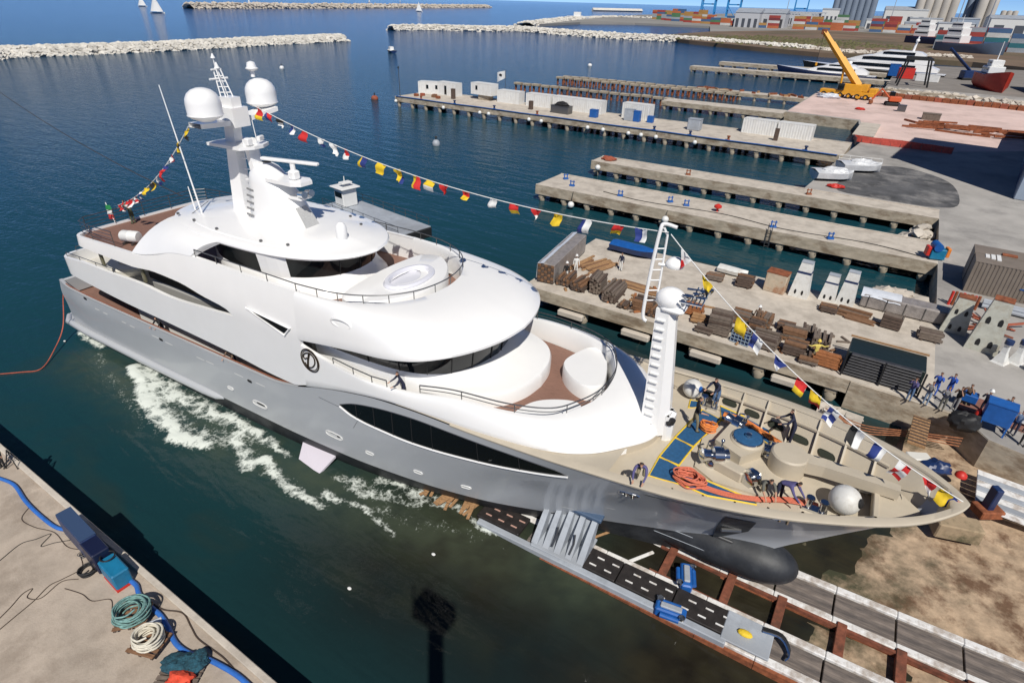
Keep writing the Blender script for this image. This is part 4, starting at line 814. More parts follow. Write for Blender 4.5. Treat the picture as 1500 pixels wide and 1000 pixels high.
m = MB(); m.box((48.0, -1.05, FD + .35), (1.3, .5, .5), rz=-.25, ch=.05); m.build('control_box', BEIGE, pl)
m = MB(); m.lathe([(.74, 0), (.74, .9), (.68, .97), (.05, 1.0)], (50.05, .55, FD), 26); cr = m.build('crane_housing', BEIGE, Y, smooth=40)
m = MB(); rows = [[(50.2, .2, FD + .35), (50.2, .9, FD + .35), (50.2, .9, FD + .95), (50.2, .2, FD + .95)], [(51.4, .38, FD + .4), (51.4, .95, FD + .4), (51.4, .95, FD + .95), (51.4, .38, FD + .95)], [(54.0, .1, FD + .75), (54.0, .5, FD + .75), (54.0, .5, FD + 1.2), (54.0, .1, FD + 1.2)]]
m.grid(rows, close=True); m.ngon(rows[-1]); m.build('crane_jib', BEIGE, cr)
for s, t in ((51.4, -1.3), (46.1, 3.3)):
    m = MB(); m.box((s, t, FD + .06), (.9, .35, .12)); m.lathe([(.13, .1), (.13, .5), (.18, .55), (.16, .6)], (s - .25, t, FD), 12); m.lathe([(.13, .1), (.13, .5), (.18, .55), (.16, .6)], (s + .25, t, FD), 12); m.build('bollard_pair', CHROME, Y, smooth=40)
# foremast
m = MB(); rows = []
for z, s, a, w in ((6.3, 44.5, .62, .55), (8.5, 44.38, .52, .5), (12.4, 44.1, .38, .42)):
    rows.append([(s - a, -w, z), (s + a * .4, -w, z), (s + a, -w * .35, z), (s + a, w * .35, z), (s + a * .4, w, z), (s - a, w, z)])
m.grid(rows, close=True); m.ngon(rows[-1]); fm = m.build('foremast', WHITE, Y, smooth=25)
for k in range(13):
    z = 6.9 + k * .42; m = MB(); m.box((44.25 - .02 * k, -.58 + .008 * k, z), (.36, .12, .05)); m.build('step', WHITE2, fm)
m = MB(); m.sphere((44.15, 0, 12.75), .62, 20, 12, (1.0, .85, .8)); m.box((44.35, 0, 12.45), (.95, 1.05, .3), ch=.12); m.build('masthead_hood', WHITE, fm, smooth=50)
m = MB(); m.box((45.0, 0, 6.6), (.55, .7, 1.9), ch=.2); m.build('mast_foot', WHITE, fm, smooth=40)
m = MB()
for q in range(4): m.cyl((44.6, -.55 + q * .36, 13.0 + .12 * (q % 2)), (45.5, -.6 + q * .4, 13.05 + .12 * (q % 2)), .045, n=6); m.cyl((45.0 + .15 * q, -.6, 12.9), (45.0 + .15 * q, .7, 13.2), .03, n=6); m.lathe([(.05, 0), (.12, .12), (.13, .2)], (44.9 + .2 * q, -.5 + .35 * q, 13.1), 10)
m.build('horn_cluster', CHROME, fm)
m = MB(); m.tube(smoothpath([(43.35, -.2, 11.6), (43.2, -.2, 11.7), (43.15, -.2, 12.2), (43.2, -.15, 14.0), (43.3, -.1, 15.5), (43.4, 0, 15.75), (43.9, 0, 15.7)], 4), .075, 8); m.tube([(43.55, .1, 12.6), (43.55, .1, 15.3), (43.4, 0, 15.6)], .05, 6)
for k in range(6): m.cyl((43.18, -.17, 12.5 + k * .45), (43.55, .1, 12.5 + k * .45), .03, n=5)
m.build('light_pole', WHITE, fm, smooth=50)
m = MB(); m.lathe([(.34, 0), (.38, .1), (.34, .2), (.2, .36), (.05, .4)], (44.0, .2, 14.05), 16); m.cyl((43.4, .0, 14.1), (44.2, .25, 14.05), .06, n=6); m.build('mast_lamp', WHITE, fm, smooth=50)
m = MB(); m.tube([(45.05, -.3, 7.0), (45.2, -.34, 7.1), (45.25, -.35, 7.3)], .14, 8); m.build('dark_vent', RUBBER, fm)

# ------------------------------------------------------------ people: one continuous skinned body per pose
def rot_y(p, a, o): x, z = p[0] - o[0], p[2] - o[2]; return (o[0] + x * math.cos(a) + z * math.sin(a), p[1], o[2] - x * math.sin(a) + z * math.cos(a))
_pose = {}
def body_mesh(pose):
    if pose in _pose: return _pose[pose]
    lean = {'bend': 1.15, 'reach': .55, 'lean': .4, 'crouch': .75, 'kneel': .9}.get(pose, .04); drop = {'crouch': -.42, 'bend': -.06, 'kneel': -.48}.get(pose, 0)
    V = []; E = []; R_ = []; Lb = []
    def v(p, r, par=None, lab='shirt'):
        V.append(p); R_.append(r if isinstance(r, tuple) else (r, r))
        if par is not None: E.append((par, len(V) - 1)); Lb.append(lab)
        return len(V) - 1
    H0 = .93 + drop; piv = (0, 0, H0); up = lambda x, y, z: rot_y((x, y, z + drop), lean, piv)
    pel = v((0, 0, H0), (.14, .115)); sp = v(up(.01, 0, 1.10), (.135, .105), pel); ch = v(up(.0, 0, 1.30), (.165, .115), sp); ne = v(up(-.01, 0, 1.46), (.062, .06), ch); 
    hl = lean * .55; hd = lambda x, z: tuple(a + b for a, b in zip(up(-.01, 0, 1.46), (x * math.cos(hl) + z * math.sin(hl), 0, -x * math.sin(hl) + z * math.cos(hl))))
    h1 = v(hd(.01, .07), (.058, .06), ne, 'skin'); h2 = v(hd(.03, .13), (.074, .088), h1, 'skin'); h3 = v(hd(.01, .22), (.080, .095), h2, 'skin'); v(hd(-.005, .285), (.05, .06), h3, 'hair'); v(hd(.125, .155), .016, h2, 'skin')
    for y in (-1, 1): v(tuple(a + b for a, b in zip(hd(0, .16), (0, y * .088, 0))), .016, h3, 'skin')
    arm = {'stand': ((.02, .06, -.28), (.06, .08, -.52)), 'photo': ((.16, .07, -.20), (.22, -.05, .08)), 'walk': ((.03, .06, -.28), (.12, .06, -.5)), 'bend': ((.18, .03, -.24), (.40, 0, -.42)), 'reach': ((.2, .03, -.16), (.43, .0, -.22)), 'lean': ((.16, .08, -.22), (.38, .05, -.30)), 'crouch': ((.2, .05, -.16), (.42, .0, -.25)), 'arms_out': ((.05, .24, -.10), (.10, .46, .0)), 'kneel': ((.2, .04, -.22), (.40, 0, -.36)), 'carry': ((.06, .07, -.27), (.28, .05, -.32))}.get(pose, ((.02, .06, -.28), (.06, .08, -.52)))
    leg = {'walk': (((.13, -.42), (.16, -.84)), ((-.05, -.42), (-.26, -.80))), 'crouch': (((.36, -.08), (.08, -.42)), ((.30, -.20), (-.06, -.42))), 'kneel': (((.30, -.12), (.12, -.36)), ((.10, -.36), (-.28, -.38))), 'bend': (((.03, -.40), (-.04, -.78)), ((.08, -.41), (.10, -.78))), 'carry': (((.12, -.42), (.14, -.84)), ((-.03, -.42), (-.20, -.82)))}.get(pose, (((.02, -.42), (0, -.84)), ((.03, -.42), (.02, -.84))))
    for k, y in enumerate((-1, 1)):
        s = up(0, y * .185, 1.405); sh_ = v(s, .075, ch)
        (ex, ey, ez), (wx, wy, wz_) = arm
        if pose == 'walk' and k: ex, wx = -.1, -.08
        if pose == 'carry' and k: ex, wx, wz_ = -.02, .03, -.5
        dirx = lambda x, yy, z: (s[0] + x, s[1] + y * yy, s[2] + z)
        el = v(dirx(ex, ey, ez), .048, sh_); wr = v(dirx(wx, wy, wz_), .034, el, 'fore'); d = Vector(dirx(wx, wy, wz_)) - Vector(dirx(ex, ey, ez)); d.normalize()
        pc = Vector(dirx(wx, wy, wz_)) + d * .07; pa = v(tuple(pc), (.038, .028), wr, 'skin'); sd = Vector((-d.y, d.x, 0)); sd = sd.normalized() if sd.length > .2 else Vector((1, 0, 0))
        for f, ln in ((-.026, .07), (-.009, .085), (.009, .08), (.026, .062)):
            k1 = v(tuple(pc + d * ln * .55 + sd * f), .0105, pa, 'skin'); v(tuple(pc + d * ln + sd * f + Vector((.008, 0, -.012))), .009, k1, 'skin')
        v(tuple(pc - d * .02 + sd * .05), .011, pa, 'skin')
        hp_ = v((0, y * .09, H0 - .04), (.098, .10), pel, 'pants'); (kx, kz), (ax_, az) = leg[k]
        kn = v((kx, y * .10, H0 + kz), .066, hp_, 'pants'); an = v((ax_, y * .105, H0 + az), .046, kn, 'pants'); v((ax_ - .04, y * .105, H0 + az - .045), .04, an, 'shoe'); v((ax_ + .15, y * .12, H0 + az - .05), (.044, .034), an, 'shoe')
    me = bpy.data.meshes.new('b'); me.from_pydata(V, E, []); ob = bpy.data.objects.new('b', me); COL.objects.link(ob)
    sk = ob.modifiers.new('s', 'SKIN'); sk.branch_smoothing = .6; sd_ = me.skin_vertices[0].data
    for i, r in enumerate(R_): sd_[i].radius = r; sd_[i].use_root = (i == 0)
    ss_ = ob.modifiers.new('u', 'SUBSURF'); ss_.levels = 1; ss_.render_levels = 1
    dg = bpy.context.evaluated_depsgraph_get(); out = bpy.data.meshes.new_from_object(ob.evaluated_get(dg)); bpy.data.objects.remove(ob)
    A_ = np.array([V[a] for a, b in E]); B_ = np.array([V[b] for a, b in E]); rad = np.array([(sum(R_[a]) + sum(R_[b])) / 4 for a, b in E]); ix = {'skin': 0, 'hair': 1, 'shirt': 2, 'pants': 3, 'shoe': 4, 'fore': 5}
    zmin = min(p.co.z for p in out.vertices)
    hc = np.array(hd(0, .2)); hf = np.array(hd(.1, .2)) - hc
    for p in out.polygons:
        c = np.array(p.center); ab = B_ - A_; t = np.clip(((c - A_) * ab).sum(1) / (ab * ab).sum(1), 0, 1); d = np.linalg.norm(c - A_ - ab * t[:, None], axis=1) / rad
        k = int(np.argmin(d)); q = ix[Lb[k]]
        if q == 0 and Lb[k] == 'skin' and 5 <= E[k][1] <= 7 and ((c - hc) @ hf < .004 or c[2] > hd(.05, .25)[2]): q = 1
        p.material_index = q; p.use_smooth = True
    for vv in out.vertices: vv.co.z -= zmin
    _pose[pose] = (out, tuple(np.array(hd(-.005, .25)) - [0, 0, zmin]), hl); return _pose[pose]
SKIN = mat('skin', (.48, .27, .18), .6); HAIR = mat('dark_hair', (.03, .02, .015), .7); HAIRG = mat('grey_hair', (.30, .28, .26), .7); SHOE = mat('dark_shoe', (.03, .028, .026), .6)
def cl_(n, c): return mat('cloth_' + n, c, .85, var=.12, scale=9)
CLO = {k: cl_(k, c) for k, c in dict(navy=(.018, .022, .05), black=(.014, .014, .016), jeans=(.10, .17, .30), lightjeans=(.22, .30, .42), white=(.70, .70, .68), grey=(.28, .28, .29), blue=(.03, .10, .45), khaki=(.22, .19, .12), green=(.10, .12, .07), yellow=(.62, .50, .12), brown=(.15, .10, .07), purple=(.10, .09, .22), olive=(.13, .13, .11)).items()}
HAT = mat('white_hard_hat', (.78, .78, .76), .3); HATY = mat('yellow_hard_hat', (.75, .55, .10), .35)
def person(label, loc, face, pose, shirt, pants, bare=False, hair=None, hat=None, group=None, sc=1.0):
    me, hp_, hl = body_mesh(pose); me = me.copy()
    ids = [p.material_index for p in me.polygons]; me.materials.clear()
    for x in (SKIN, hair or HAIR, CLO[shirt], CLO[pants], SHOE, SKIN if bare else CLO[shirt]): me.materials.append(x)
    me.polygons.foreach_set('material_index', ids)
    o = link('person', me, None, loc, math.radians(face), scale=(sc, sc, sc)); tag(o, label, 'person', group)
    if hat:
        m = MB(); m.lathe([(.135, -.01), (.13, .01), (.108, .02), (.10, .07), (.075, .115), (.03, .135), (.005, .137)], n=16, sx=1.12); h = m.build('hard_hat', hat, o, smooth=50); h.location = hp_; h.rotation_euler = (0, hl, 0)
    return o
def deckp(s, t, z): return W(s, t, z)
FDz = 6.04
person('man in navy jacket and jeans standing by the far bow bulwark', deckp(46.35, 3.55, FDz), 250, 'reach', 'navy', 'jeans', sc=1.1)
person('crewman in black t-shirt walking over blue cloth carrying orange rope', deckp(45.95, 1.1, FDz), 20, 'carry', 'black', 'khaki', bare=True, sc=1.1)
person('man in dark navy overalls standing mid foredeck facing the pier', deckp(49.95, 2.55, FDz), 200, 'lean', 'navy', 'navy', sc=1.1)
person('man in navy shirt bending over pink ropes on the foredeck', deckp(50.0, -1.45, FDz), -20, 'bend', 'purple', 'navy', sc=1.1)
person('crouching man in khaki shorts beside the bending man', deckp(49.4, -1.25, FDz), -60, 'kneel', 'olive', 'khaki', bare=True, sc=1.1)
person('man in dark jacket leaning over the grey bow rail', deckp(45.1, -3.8, 6.75), -80, 'kneel', 'purple', 'khaki', sc=1.1)
person('man in navy shirt leaning out from the side deck under the visor', deckp(33.35, -4.3, 6.2), -120, 'lean', 'navy', 'navy', hair=HAIR)
person('person in dark clothes at the main deck rail nearer the stern', deckp(12.9, -4.35, 3.25), -80, 'lean', 'black', 'navy')
person('person in dark clothes at the main deck rail amidships', deckp(20.0, -4.35, 3.25), -70, 'lean', 'brown', 'navy')
person('crewman in green overalls at the aft rail by the tricolour ensign', deckp(7.0, -1.2, 9.0), 200, 'reach', 'green', 'green')
GR = 'crowd watching from the pier corner'
for lab, p, f, po, sh_, pa, kw in (
 ('onlooker in blue top and jeans photographing, nearest the black rack', (5.14,38.36,2.10), -120, 'photo', 'purple', 'jeans', {}),
 ('onlooker in grey top and pale jeans beside the jeans-clad photographer', (6.02,38.45,2.10), -115, 'photo', 'grey', 'lightjeans', {}),
 ('worker in bright blue overalls at the back left of the crowd', (6.43,39.97,2.10), -110, 'photo', 'blue', 'blue', {}),
 ('worker in bright blue overalls and peaked cap at the crowd centre', (7.16,40.30,2.10), -120, 'photo', 'blue', 'blue', {}),
 ('onlooker in grey-green clothes at the front of the crowd', (6.84,38.35,2.10), -110, 'photo', 'grey', 'olive', {}),
 ('onlooker in black t-shirt and grey shorts in the crowd', (7.51,38.82,2.10), -125, 'photo', 'black', 'grey', dict(bare=True)),
 ('bare-armed onlooker in brown at the crowd right edge', (7.98,39.48,2.10), -110, 'photo', 'brown', 'khaki', dict(bare=True)),
 ('onlooker in white hard hat behind the blue cabinet', (8.91,39.29,2.10), -120, 'photo', 'navy', 'navy', dict(hat=HAT)),
 ('bare-armed onlooker photographing right of the blue cabinet', (9.95,39.29,2.10), -125, 'photo', 'olive', 'khaki', dict(bare=True)),
 ('onlooker in lilac-blue shirt near the right picture edge', (10.36,37.96,2.10), -120, 'photo', 'lightjeans', 'navy', {}),
 ('onlooker in dark clothes at the far right picture edge', (10.74,37.06,2.10), -110, 'stand', 'black', 'black', {}),
 ('man in white trousers and dark shirt standing on the open pier deck', (-17.86,46.49,2.10), -100, 'stand', 'navy', 'white', {}),
 ('worker in white hard hat beside the wrapped stack', (-20.82,41.57,2.10), -80, 'stand', 'black', 'white', dict(hat=HAT)),
 ('worker in white overalls behind the timber stacks', (-20.90,43.50,2.10), -60, 'stand', 'white', 'white', dict(hat=HAT)),
 ('worker in white helmet peering over timber stacks mid pier', (-5.12,42.69,2.10), -90, 'stand', 'brown', 'brown', dict(hat=HAT)),
 ('worker in pale yellow jacket gesturing among the stacks', (-0.61,39.73,2.10), -60, 'arms_out', 'yellow', 'khaki', dict(hat=HATY)),
 ('person in black at the seaward corner of the near quay', (-33.38,4.82,1.90), -60, 'stand', 'black', 'black', {})):
    person(lab, p, f, po, sh_, pa, **kw)

def lumpy(name, c, r, s, mt, parent, n=26, mm=16, amp=.34):
    m = MB(); m.sphere((0, 0, 0), 1, n, mm); o_ = random.random() * 50; dv = lambda x, y, z: 1 + 2.6 * amp * (float(fbm(np.array(2.2 * x + o_), np.array(2.2 * y + 1.7 * z + o_), 4)) - .47) + amp * .35 * (random.random() - .5)
    m.v = [(c[0] + x * r * s[0] * q, c[1] + y * r * s[1] * q, c[2] + z * r * s[2] * q) for x, y, z, q in [(x, y, z, dv(x, y, z)) for x, y, z in m.v]]
    return m.build(name, mt, parent, smooth=28)
# ------------------------------------------------------------ slipway machinery
SLOPE = -math.atan(.032)
PAINTW = mat('worn_white_paint', (.76, .75, .73), .8, var=.1, scale=1.5, stain=(.30, .23, .17), sscale=1.1, samt=.7)
WAYW = mat('greased_way_timber', (.20, .165, .14), .7, var=.4, scale=2, stretch=(.5, 4, 1), stain=(.05, .045, .045), sscale=.6, samt=.7)
def way(label, y, w, x0, x1, dz, extra):
    t = thing('launching_way', label, 'slipway track', (0, y, APR(0) + dz)); t.rotation_euler = (0, SLOPE, math.radians(1.2))
    bm_ = MB().box((1.17, 0, .16), (2.32, w - .8, .3), ch=.02).mesh('way_timber', WAYW); em = MB().box((1.19, 0, .2), (2.38, .36, .4), ch=.03).mesh('guide_beam', PAINTW); rm = MB().box((1.19, 0, .1), (2.38, .16, .34)).mesh('edge_channel', RUST)
    n = int((x1 - x0) / 2.4)
    for i in range(n):
        x = x0 + i * 2.4; link('way_timber', bm_, t, (x, 0, 0)); link('guide_beam', em, t, (x, w / 2 - .18, 0)); link('guide_beam', em, t, (x, -w / 2 + .18, 0)); link('edge_channel', rm, t, (x, -w / 2 - .1, 0))
        if extra and i > n * .55:
            for q in range(3): m = MB(); m.box((0, 0, .33), (.5, w - .9, .06)); m.build('cross_plank', WOOD[1], t, loc=(x + .4 + q * .8, 0, 0))
    return t
way('near launching way with worn white guide beams', 18.0, 1.9, -13.2, 15, 0.02, False)
way('central launching way under the keel with dark cross planks', 21.75, 2.1, -6, 26, -.22, True)
way('far launching way beyond the keel', 25.6, 1.9, -13.2, 0, -.3, False)
RUSTB = mat('rust_red_beam', (.20, .065, .035), .85, var=.4, scale=2.5, stain=(.07, .035, .02), sscale=1.5, samt=.7, bump=.3)
t = thing('slipway_frame', 'rust-red steel cross beams linking the launching ways', 'steel frame', (0, 19.9, 0)); t.rotation_euler = (0, SLOPE, 0)
for x in (-3.4, -.6, 1.6, 4.0, 6.2, 8.6, 11.0):
    m = MB(); m.box((x, 0, APR(0) + .12), (.38, 1.95, .3), ch=.02); m.build('cross_beam', RUSTB, t)
for yy in (-.85, .75):
    m = MB(); m.box((4.5, yy, APR(0) + .1), (17, .14, .24)); m.build('long_beam', RUSTB, t)
t = thing('launching_sledge', 'dark greased launching sledge with white marks on the near way', 'sledge', (0, 17.95, APR(0) + .36)); t.rotation_euler = (0, SLOPE, math.radians(1.0))
MATB = mat('black_grease_mat', (.022, .018, .017), .6, var=.4, scale=3)
for i in range(5):
    if i == 1: continue
    m = MB(); m.box((-12.6 + i * 2.55 + 1.2, 0, .12), (2.5, 1.25, .22), ch=.03); pnl = m.build('sledge_plank', MATB, t)
    for r in range(2):
        for q in range(3): m = MB(); m.box((-12.6 + i * 2.55 + .5 + q * .75 + .2 * r, -.3 + r * .5, .24), (.34, .07, .03)); m.build('white_mark', PAINTW if i > 0 else mat('pink_mark', (.5, .3, .24), .8), pnl)
m = MB(); m.box((-6.2, -.86, .02), (12.4, .34, .42), ch=.04); m.build('side_beam', LGREY, t)
m = MB(); m.box((.7, -.1, .2), (1.9, 1.5, .12), ch=.03); m.build('end_plate', LGREY, t); m = MB(); m.sphere((.6, -.2, .33), .22, 10, 6, (1.4, .8, .5)); m.build('yellow_rag', YELLOW, t)
for k in range(3): m = MB(); m.tube(smoothpath([(1.2, .3 + .1 * k, .3), (1.9, .25 + .1 * k, .45), (2.3, -.1 + .1 * k, .2), (2.2, -.4, .1)], 4), .05, 6); m.build('hose', RUBBER if k else CHROME, t)
t = thing('poppet_frame', 'light grey ribbed steel poppet frame propping the hull', 'cradle', (-8.0, 17.95, .1), math.radians(3))
m = MB(); m.box((0, 0, .22), (2.7, 2.0, .14), ch=.03); m.build('base_plate', LGREY, t)
m = MB(); m.add([(-1.3, .25, .3), (1.3, .25, .3), (1.3, .95, 1.75), (-1.3, .95, 1.75), (-1.3, .35, .3), (1.3, .35, .3), (1.3, 1.05, 1.75), (-1.3, 1.05, 1.75)], [(0, 1, 2, 3), (7, 6, 5, 4), (0, 4, 5, 1), (2, 6, 7, 3), (0, 3, 7, 4), (1, 5, 6, 2)]); m.build('back_plate', LGREY, t)
for k in range(5):
    x = -1.2 + k * .6; m = MB(); m.add([(x - .16, -.85, .3), (x - .16, .3, .3), (x - .13, 1.0, 1.75), (x - .13, .62, 1.75), (x + .16, -.85, .3), (x + .16, .3, .3), (x + .13, 1.0, 1.75), (x + .13, .62, 1.75)], [(0, 1, 2, 3), (7, 6, 5, 4), (0, 4, 5, 1), (1, 5, 6, 2), (2, 6, 7, 3), (3, 7, 4, 0)]); m.build('rib', LGREY, t)
m = MB(); m.box((.1, 1.0, 1.86), (2.8, .8, .22), ch=.04); m.build('pad', mat('blue_grey_pad', (.06, .10, .17), .6), t)
for k in (0, 1):
    m = MB(); m.tube([(-.3 + k * .9, -.75, .5), (-.25 + k * .9, -.4, .9), (-.3 + k * .9, -.2, 1.3)], .05, 6); m.build('shackle', STEEL, t)
def clamp(label, loc, rz):
    t = thing('hydraulic_clamp', label, 'machine', loc, rz)
    m = MB(); m.box((0, 0, .3), (.5, 1.3, .5), ch=.06); m.build('body', BLUE, t); m = MB(); m.box((0, 0, .6), (.26, .9, .12), ch=.03); m.build('top_plate', LGREY, t)
    for q in (-1, 1):
        m = MB(); m.cyl((q * .34, -.4, .35), (q * .34, .4, .35), .11, n=12); m.build('cylinder', BLUE, t); m = MB(); m.lathe([(.14, 0), (.14, .1), (.05, .12)], (q * .3, .5 * q, .5), 12); m.build('valve', CHROME, t)
    return t
clamp('blue hydraulic clamp between the ways under the bow', (-2.36,19.18,0.20), .35); clamp('blue hydraulic jack on the outer edge of the near way', (-2.36,17.12,0.20), 1.75)
t = thing('timber_prop', 'pale timber prop lying between the launching ways', 'timber', (-4.72,19.33,-0.10), 1.0); m = MB(); m.box((0, 0, .1), (1.9, .16, .14), ch=.02); m.build('prop', PAINTW, t)
t = thing('timber_prop', 'rust-brown bar lying beside the poppet frame', 'timber', (-6.94,19.42,-0.10), 1.0); m = MB(); m.box((0, 0, .1), (1.6, .12, .12), ch=.02); m.build('prop', WOOD[3], t)
t = thing('straw_matting', 'tattered straw-coloured matting at the sledge tail', 'matting', (-14.32,17.38,0.10), .1)
for k in range(22): m = MB(); m.box((random.uniform(-2.2, 2.2), random.uniform(-.5, .5), .08 + random.random() * .15), (.16, 1.1, .05), rz=random.uniform(-.4, .4)); m.build('straw_strip', WOOD[3], t)
# pit details beside the bow
t = thing('concrete_block', 'mossy concrete block on the slip floor below the bow tip', 'block', (7.99,29.36,0.40), .3); m = MB(); m.box((0, 0, .45), (2.0, 1.0, .9), ch=.06); m.build('block', ALGAE, t)
t = thing('deck_grating', 'grey slatted steel plate on the slip apron at right', 'plate', (10.53,33.25,0.80), math.radians(-4))
for k in range(7): m = MB(); m.box((0, -1.5 + k * .5, .1), (3.2, .44, .1), ch=.02); m.build('slat', LGREY if k % 2 else PAINTW, t)
t = thing('steel_post', 'leaning navy steel post beyond the bow tip', 'post', (9.29,31.66,0.60), .6); m = MB(); m.box((0, 0, .9), (.35, .5, 1.8), ch=.04); m.build('shaft', NAVY, t); m = MB(); m.box((.1, 0, .25), (1.2, .9, .5), ch=.05); m.build('foot', RUST, t)
t = thing('ladder_ramp', 'timber ramp with cross cleats beside the pit wall', 'ramp', (6.00,36.16,0.80), 1.5)
m = MB(); m.box((0, 0, .7), (3.2, .9, .12)); m.build('board', WOOD[3], t)
for k in range(9): m = MB(); m.box((-1.4 + k * .35, 0, .79), (.07, .88, .06)); m.build('cleat', WOOD[1], t)
t = thing('dinghy_tarp', 'blue tarpaulin bundle and cream board in the pit corner', 'bundle', (6.92,33.46,0.90), .5); lumpy('tarpaulin', (0, 0, .3), .75, (1.1, .7, .55), NAVY, t); m = MB(); m.box((-.6, .6, .5), (1.2, .7, .12), ch=.05); m.build('board', CREAM, t)
m = MB(); m.lathe([(.3, 0), (.28, .15), (.15, .28), (.02, .32)], n=14); tag(m.build('red_float', RED, smooth=50, loc=(8.24,33.90,0.90)), 'small red plastic float on the slip apron', 'float')
RP = mat('rusty_rope_bundle', (.33, .13, .06), .9, var=.4, scale=6)
t = thing('old_hawser', 'rusty brown hawsers trailing along the pit wall', 'rope', (0, 0, 0))
for k in range(4): m = MB(); m.tube(smoothpath([(1.0 + k * .2, 36.4 - k * .25, .9 + .1 * k), (3.2, 36.2 - k * .3, .7), (5.5, 36.6 - k * .2, 1.0), (8.2, 36.9, 1.5 - k * .2)], 5), .035, 6); m.build('strand', RP, t)
breakwater('rubble_heap', 'small boulders below the bow-side pier wall', [(.6, 37.2), (3.2, 37.0)], .8, .8, 30, .35, STONE, cat='rubble')
# lift mast behind the photographer's platform (its shadow falls on the basin)
t = thing('lift_tower', 'steel lift tower standing on the quay behind the viewpoint', 'tower', (.25, -1.6, 0))
m = MB(); m.box((0, 0, 10.2), (.45, .45, 20.4)); m.build('mast', YELLOW, t); m = MB(); m.box((0, -.1, 20.9), (1.7, 1.0, .9), ch=.05); m.build('basket', YELLOW, t)
for q in (-.8, .8): m = MB(); m.cyl((q, -.55, 21.4), (q, -.55, 22.4), .04, n=6); m.build('post', STEEL, t)

# ------------------------------------------------------------ gear on the near quay
QZ = 1.9
t = thing('generator', 'dark navy generator box at the edge of the near quay', 'machine', (-24.9, 4.72, QZ), math.radians(-3))
m = MB(); m.box((0, 0, .65), (2.5, .62, 1.2), ch=.04); m.build('body', NAVY, t); m = MB(); m.box((.95, 0, .62), (1.2, .66, 1.1), ch=.04, ); o = m.build('hood', mat('near_black_navy', (.008, .012, .04), .4), t); o.location = (.75, 0, 0)
m = MB(); m.box((0, 0, 1.27), (2.46, .6, .03)); m.build('lid', mat('slate_blue_lid', (.04, .07, .14), .35), t)
t = thing('pump', 'bright teal-blue pump unit beside the navy generator', 'machine', (-22.3, 4.65, QZ), math.radians(-3))
m = MB(); m.box((.4, 0, .45), (1.3, .66, .8), ch=.05); m.build('tank', TEALB, t); m = MB(); m.box((-.55, 0, .25), (.9, .6, .4), ch=.03); m.build('skid', TEALB, t)
m = MB(); m.tube([(-.1 + .27 * math.cos(q), .05 + .27 * math.sin(q), .95) for q in [2 * math.pi * k / 18 for k in range(18)]], .03, 6, closed=True); m.build('hand_wheel', RUBBER, t)
for k in range(5): m = MB(); m.sphere((-.35 - .13 * k, -.15 + .08 * (k % 3), .62 + .05 * (k % 2)), .10, 10, 6); m.build('valve', CHROME if k % 2 else RUST, t, smooth=60)
m = MB(); m.box((.5, -.1, .04), (1.2, .5, .08)); m.build('red_base', RED, t)
HOSE = mat('blue_lay_flat_hose', (.03, .14, .48), .5, var=.15, scale=4)
def hose(name, label, pts, r, mt, z, cat='hose', k=6):
    m = MB(); m.tube(smoothpath([(p[0], p[1], z + (p[2] if len(p) > 2 and p[2] < 1 else 0)) for p in pts], k), r, 8); return tag(m.build(name, mt, smooth=60), label, cat)
hose('hose', 'thick blue hose running from the left picture edge to the generator', [(-33.60,4.01,1.90)[:2], (-32.53,4.33,1.90)[:2], (-31.40,4.54,1.90)[:2], (-29.80,4.38,1.90)[:2], (-28.20,4.35,1.90)[:2], (-26.77,4.45,1.90)[:2], (-25.93,4.83,1.90)[:2], (-25.6, 4.7)], .085, HOSE, QZ + .085)
hose('hose', 'thick blue hose snaking from the pump past the rope coils', [(-21.7, 4.75), (-20.94,4.83,1.90)[:2], (-20.35,4.66,1.90)[:2], (-19.61,4.61,1.90)[:2], (-18.78,4.63,1.90)[:2], (-17.99,4.50,1.90)[:2], (-17.23,4.32,1.90)[:2], (-16.53,4.35,1.90)[:2], (-15.82,4.58,1.90)[:2], (-15.03,4.74,1.90)[:2], (-14.20,4.85,1.90)[:2], (-13.35,4.85,1.90)[:2]], .095, HOSE, QZ + .095)
CABLE = mat('brown_cable', (.06, .04, .03), .7)
for lab, pts in (('brown cable running along the quay edge beside the blue hose', [(226, 885), (240, 893), (268, 898), (280, 918), (290, 935), (310, 950), (328, 964), (342, 978)]),):
    hose('cable', lab, [(-19.52,4.77,1.90)[:2], (-18.97,4.85,1.90)[:2], (-18.22,5.18,1.90)[:2], (-17.41,5.03,1.90)[:2], (-16.76,4.90,1.90)[:2], (-15.97,4.94,1.90)[:2], (-15.27,4.98,1.90)[:2], (-14.51,4.93,1.90)[:2]], .028, CABLE, QZ + .03, 'cable')
hose('cable', 'thin black cable looping from the left edge to the generator', [(-26.91,2.29,1.90)[:2], (-27.19,3.15,1.90)[:2], (-26.95,3.63,1.90)[:2], (-26.72,4.15,1.90)[:2], (-26.34,3.59,1.90)[:2], (-26.06,4.00,1.90)[:2], (-25.53,4.59,1.90)[:2]], .016, RUBBER, QZ + .02, 'cable')
hose('cable', 'thin black cable from the blue hose down toward the pump', [(-29.31,4.35,1.90)[:2], (-28.77,3.81,1.90)[:2], (-27.77,3.91,1.90)[:2], (-26.68,4.27,1.90)[:2], (-25.42,4.21,1.90)[:2], (-24.74,4.45,1.90)[:2]], .016, CABLE, QZ + .02, 'cable')
hose('cable', 'long thin cable curving to the lower left corner', [(-23.21,0.73,1.90)[:2], (-23.39,1.45,1.90)[:2], (-23.58,2.22,1.90)[:2], (-23.85,2.87,1.90)[:2], (-23.75,3.33,1.90)[:2], (-23.68,4.02,1.90)[:2], (-24.36,4.28,1.90)[:2]], .016, CABLE, QZ + .02, 'cable')
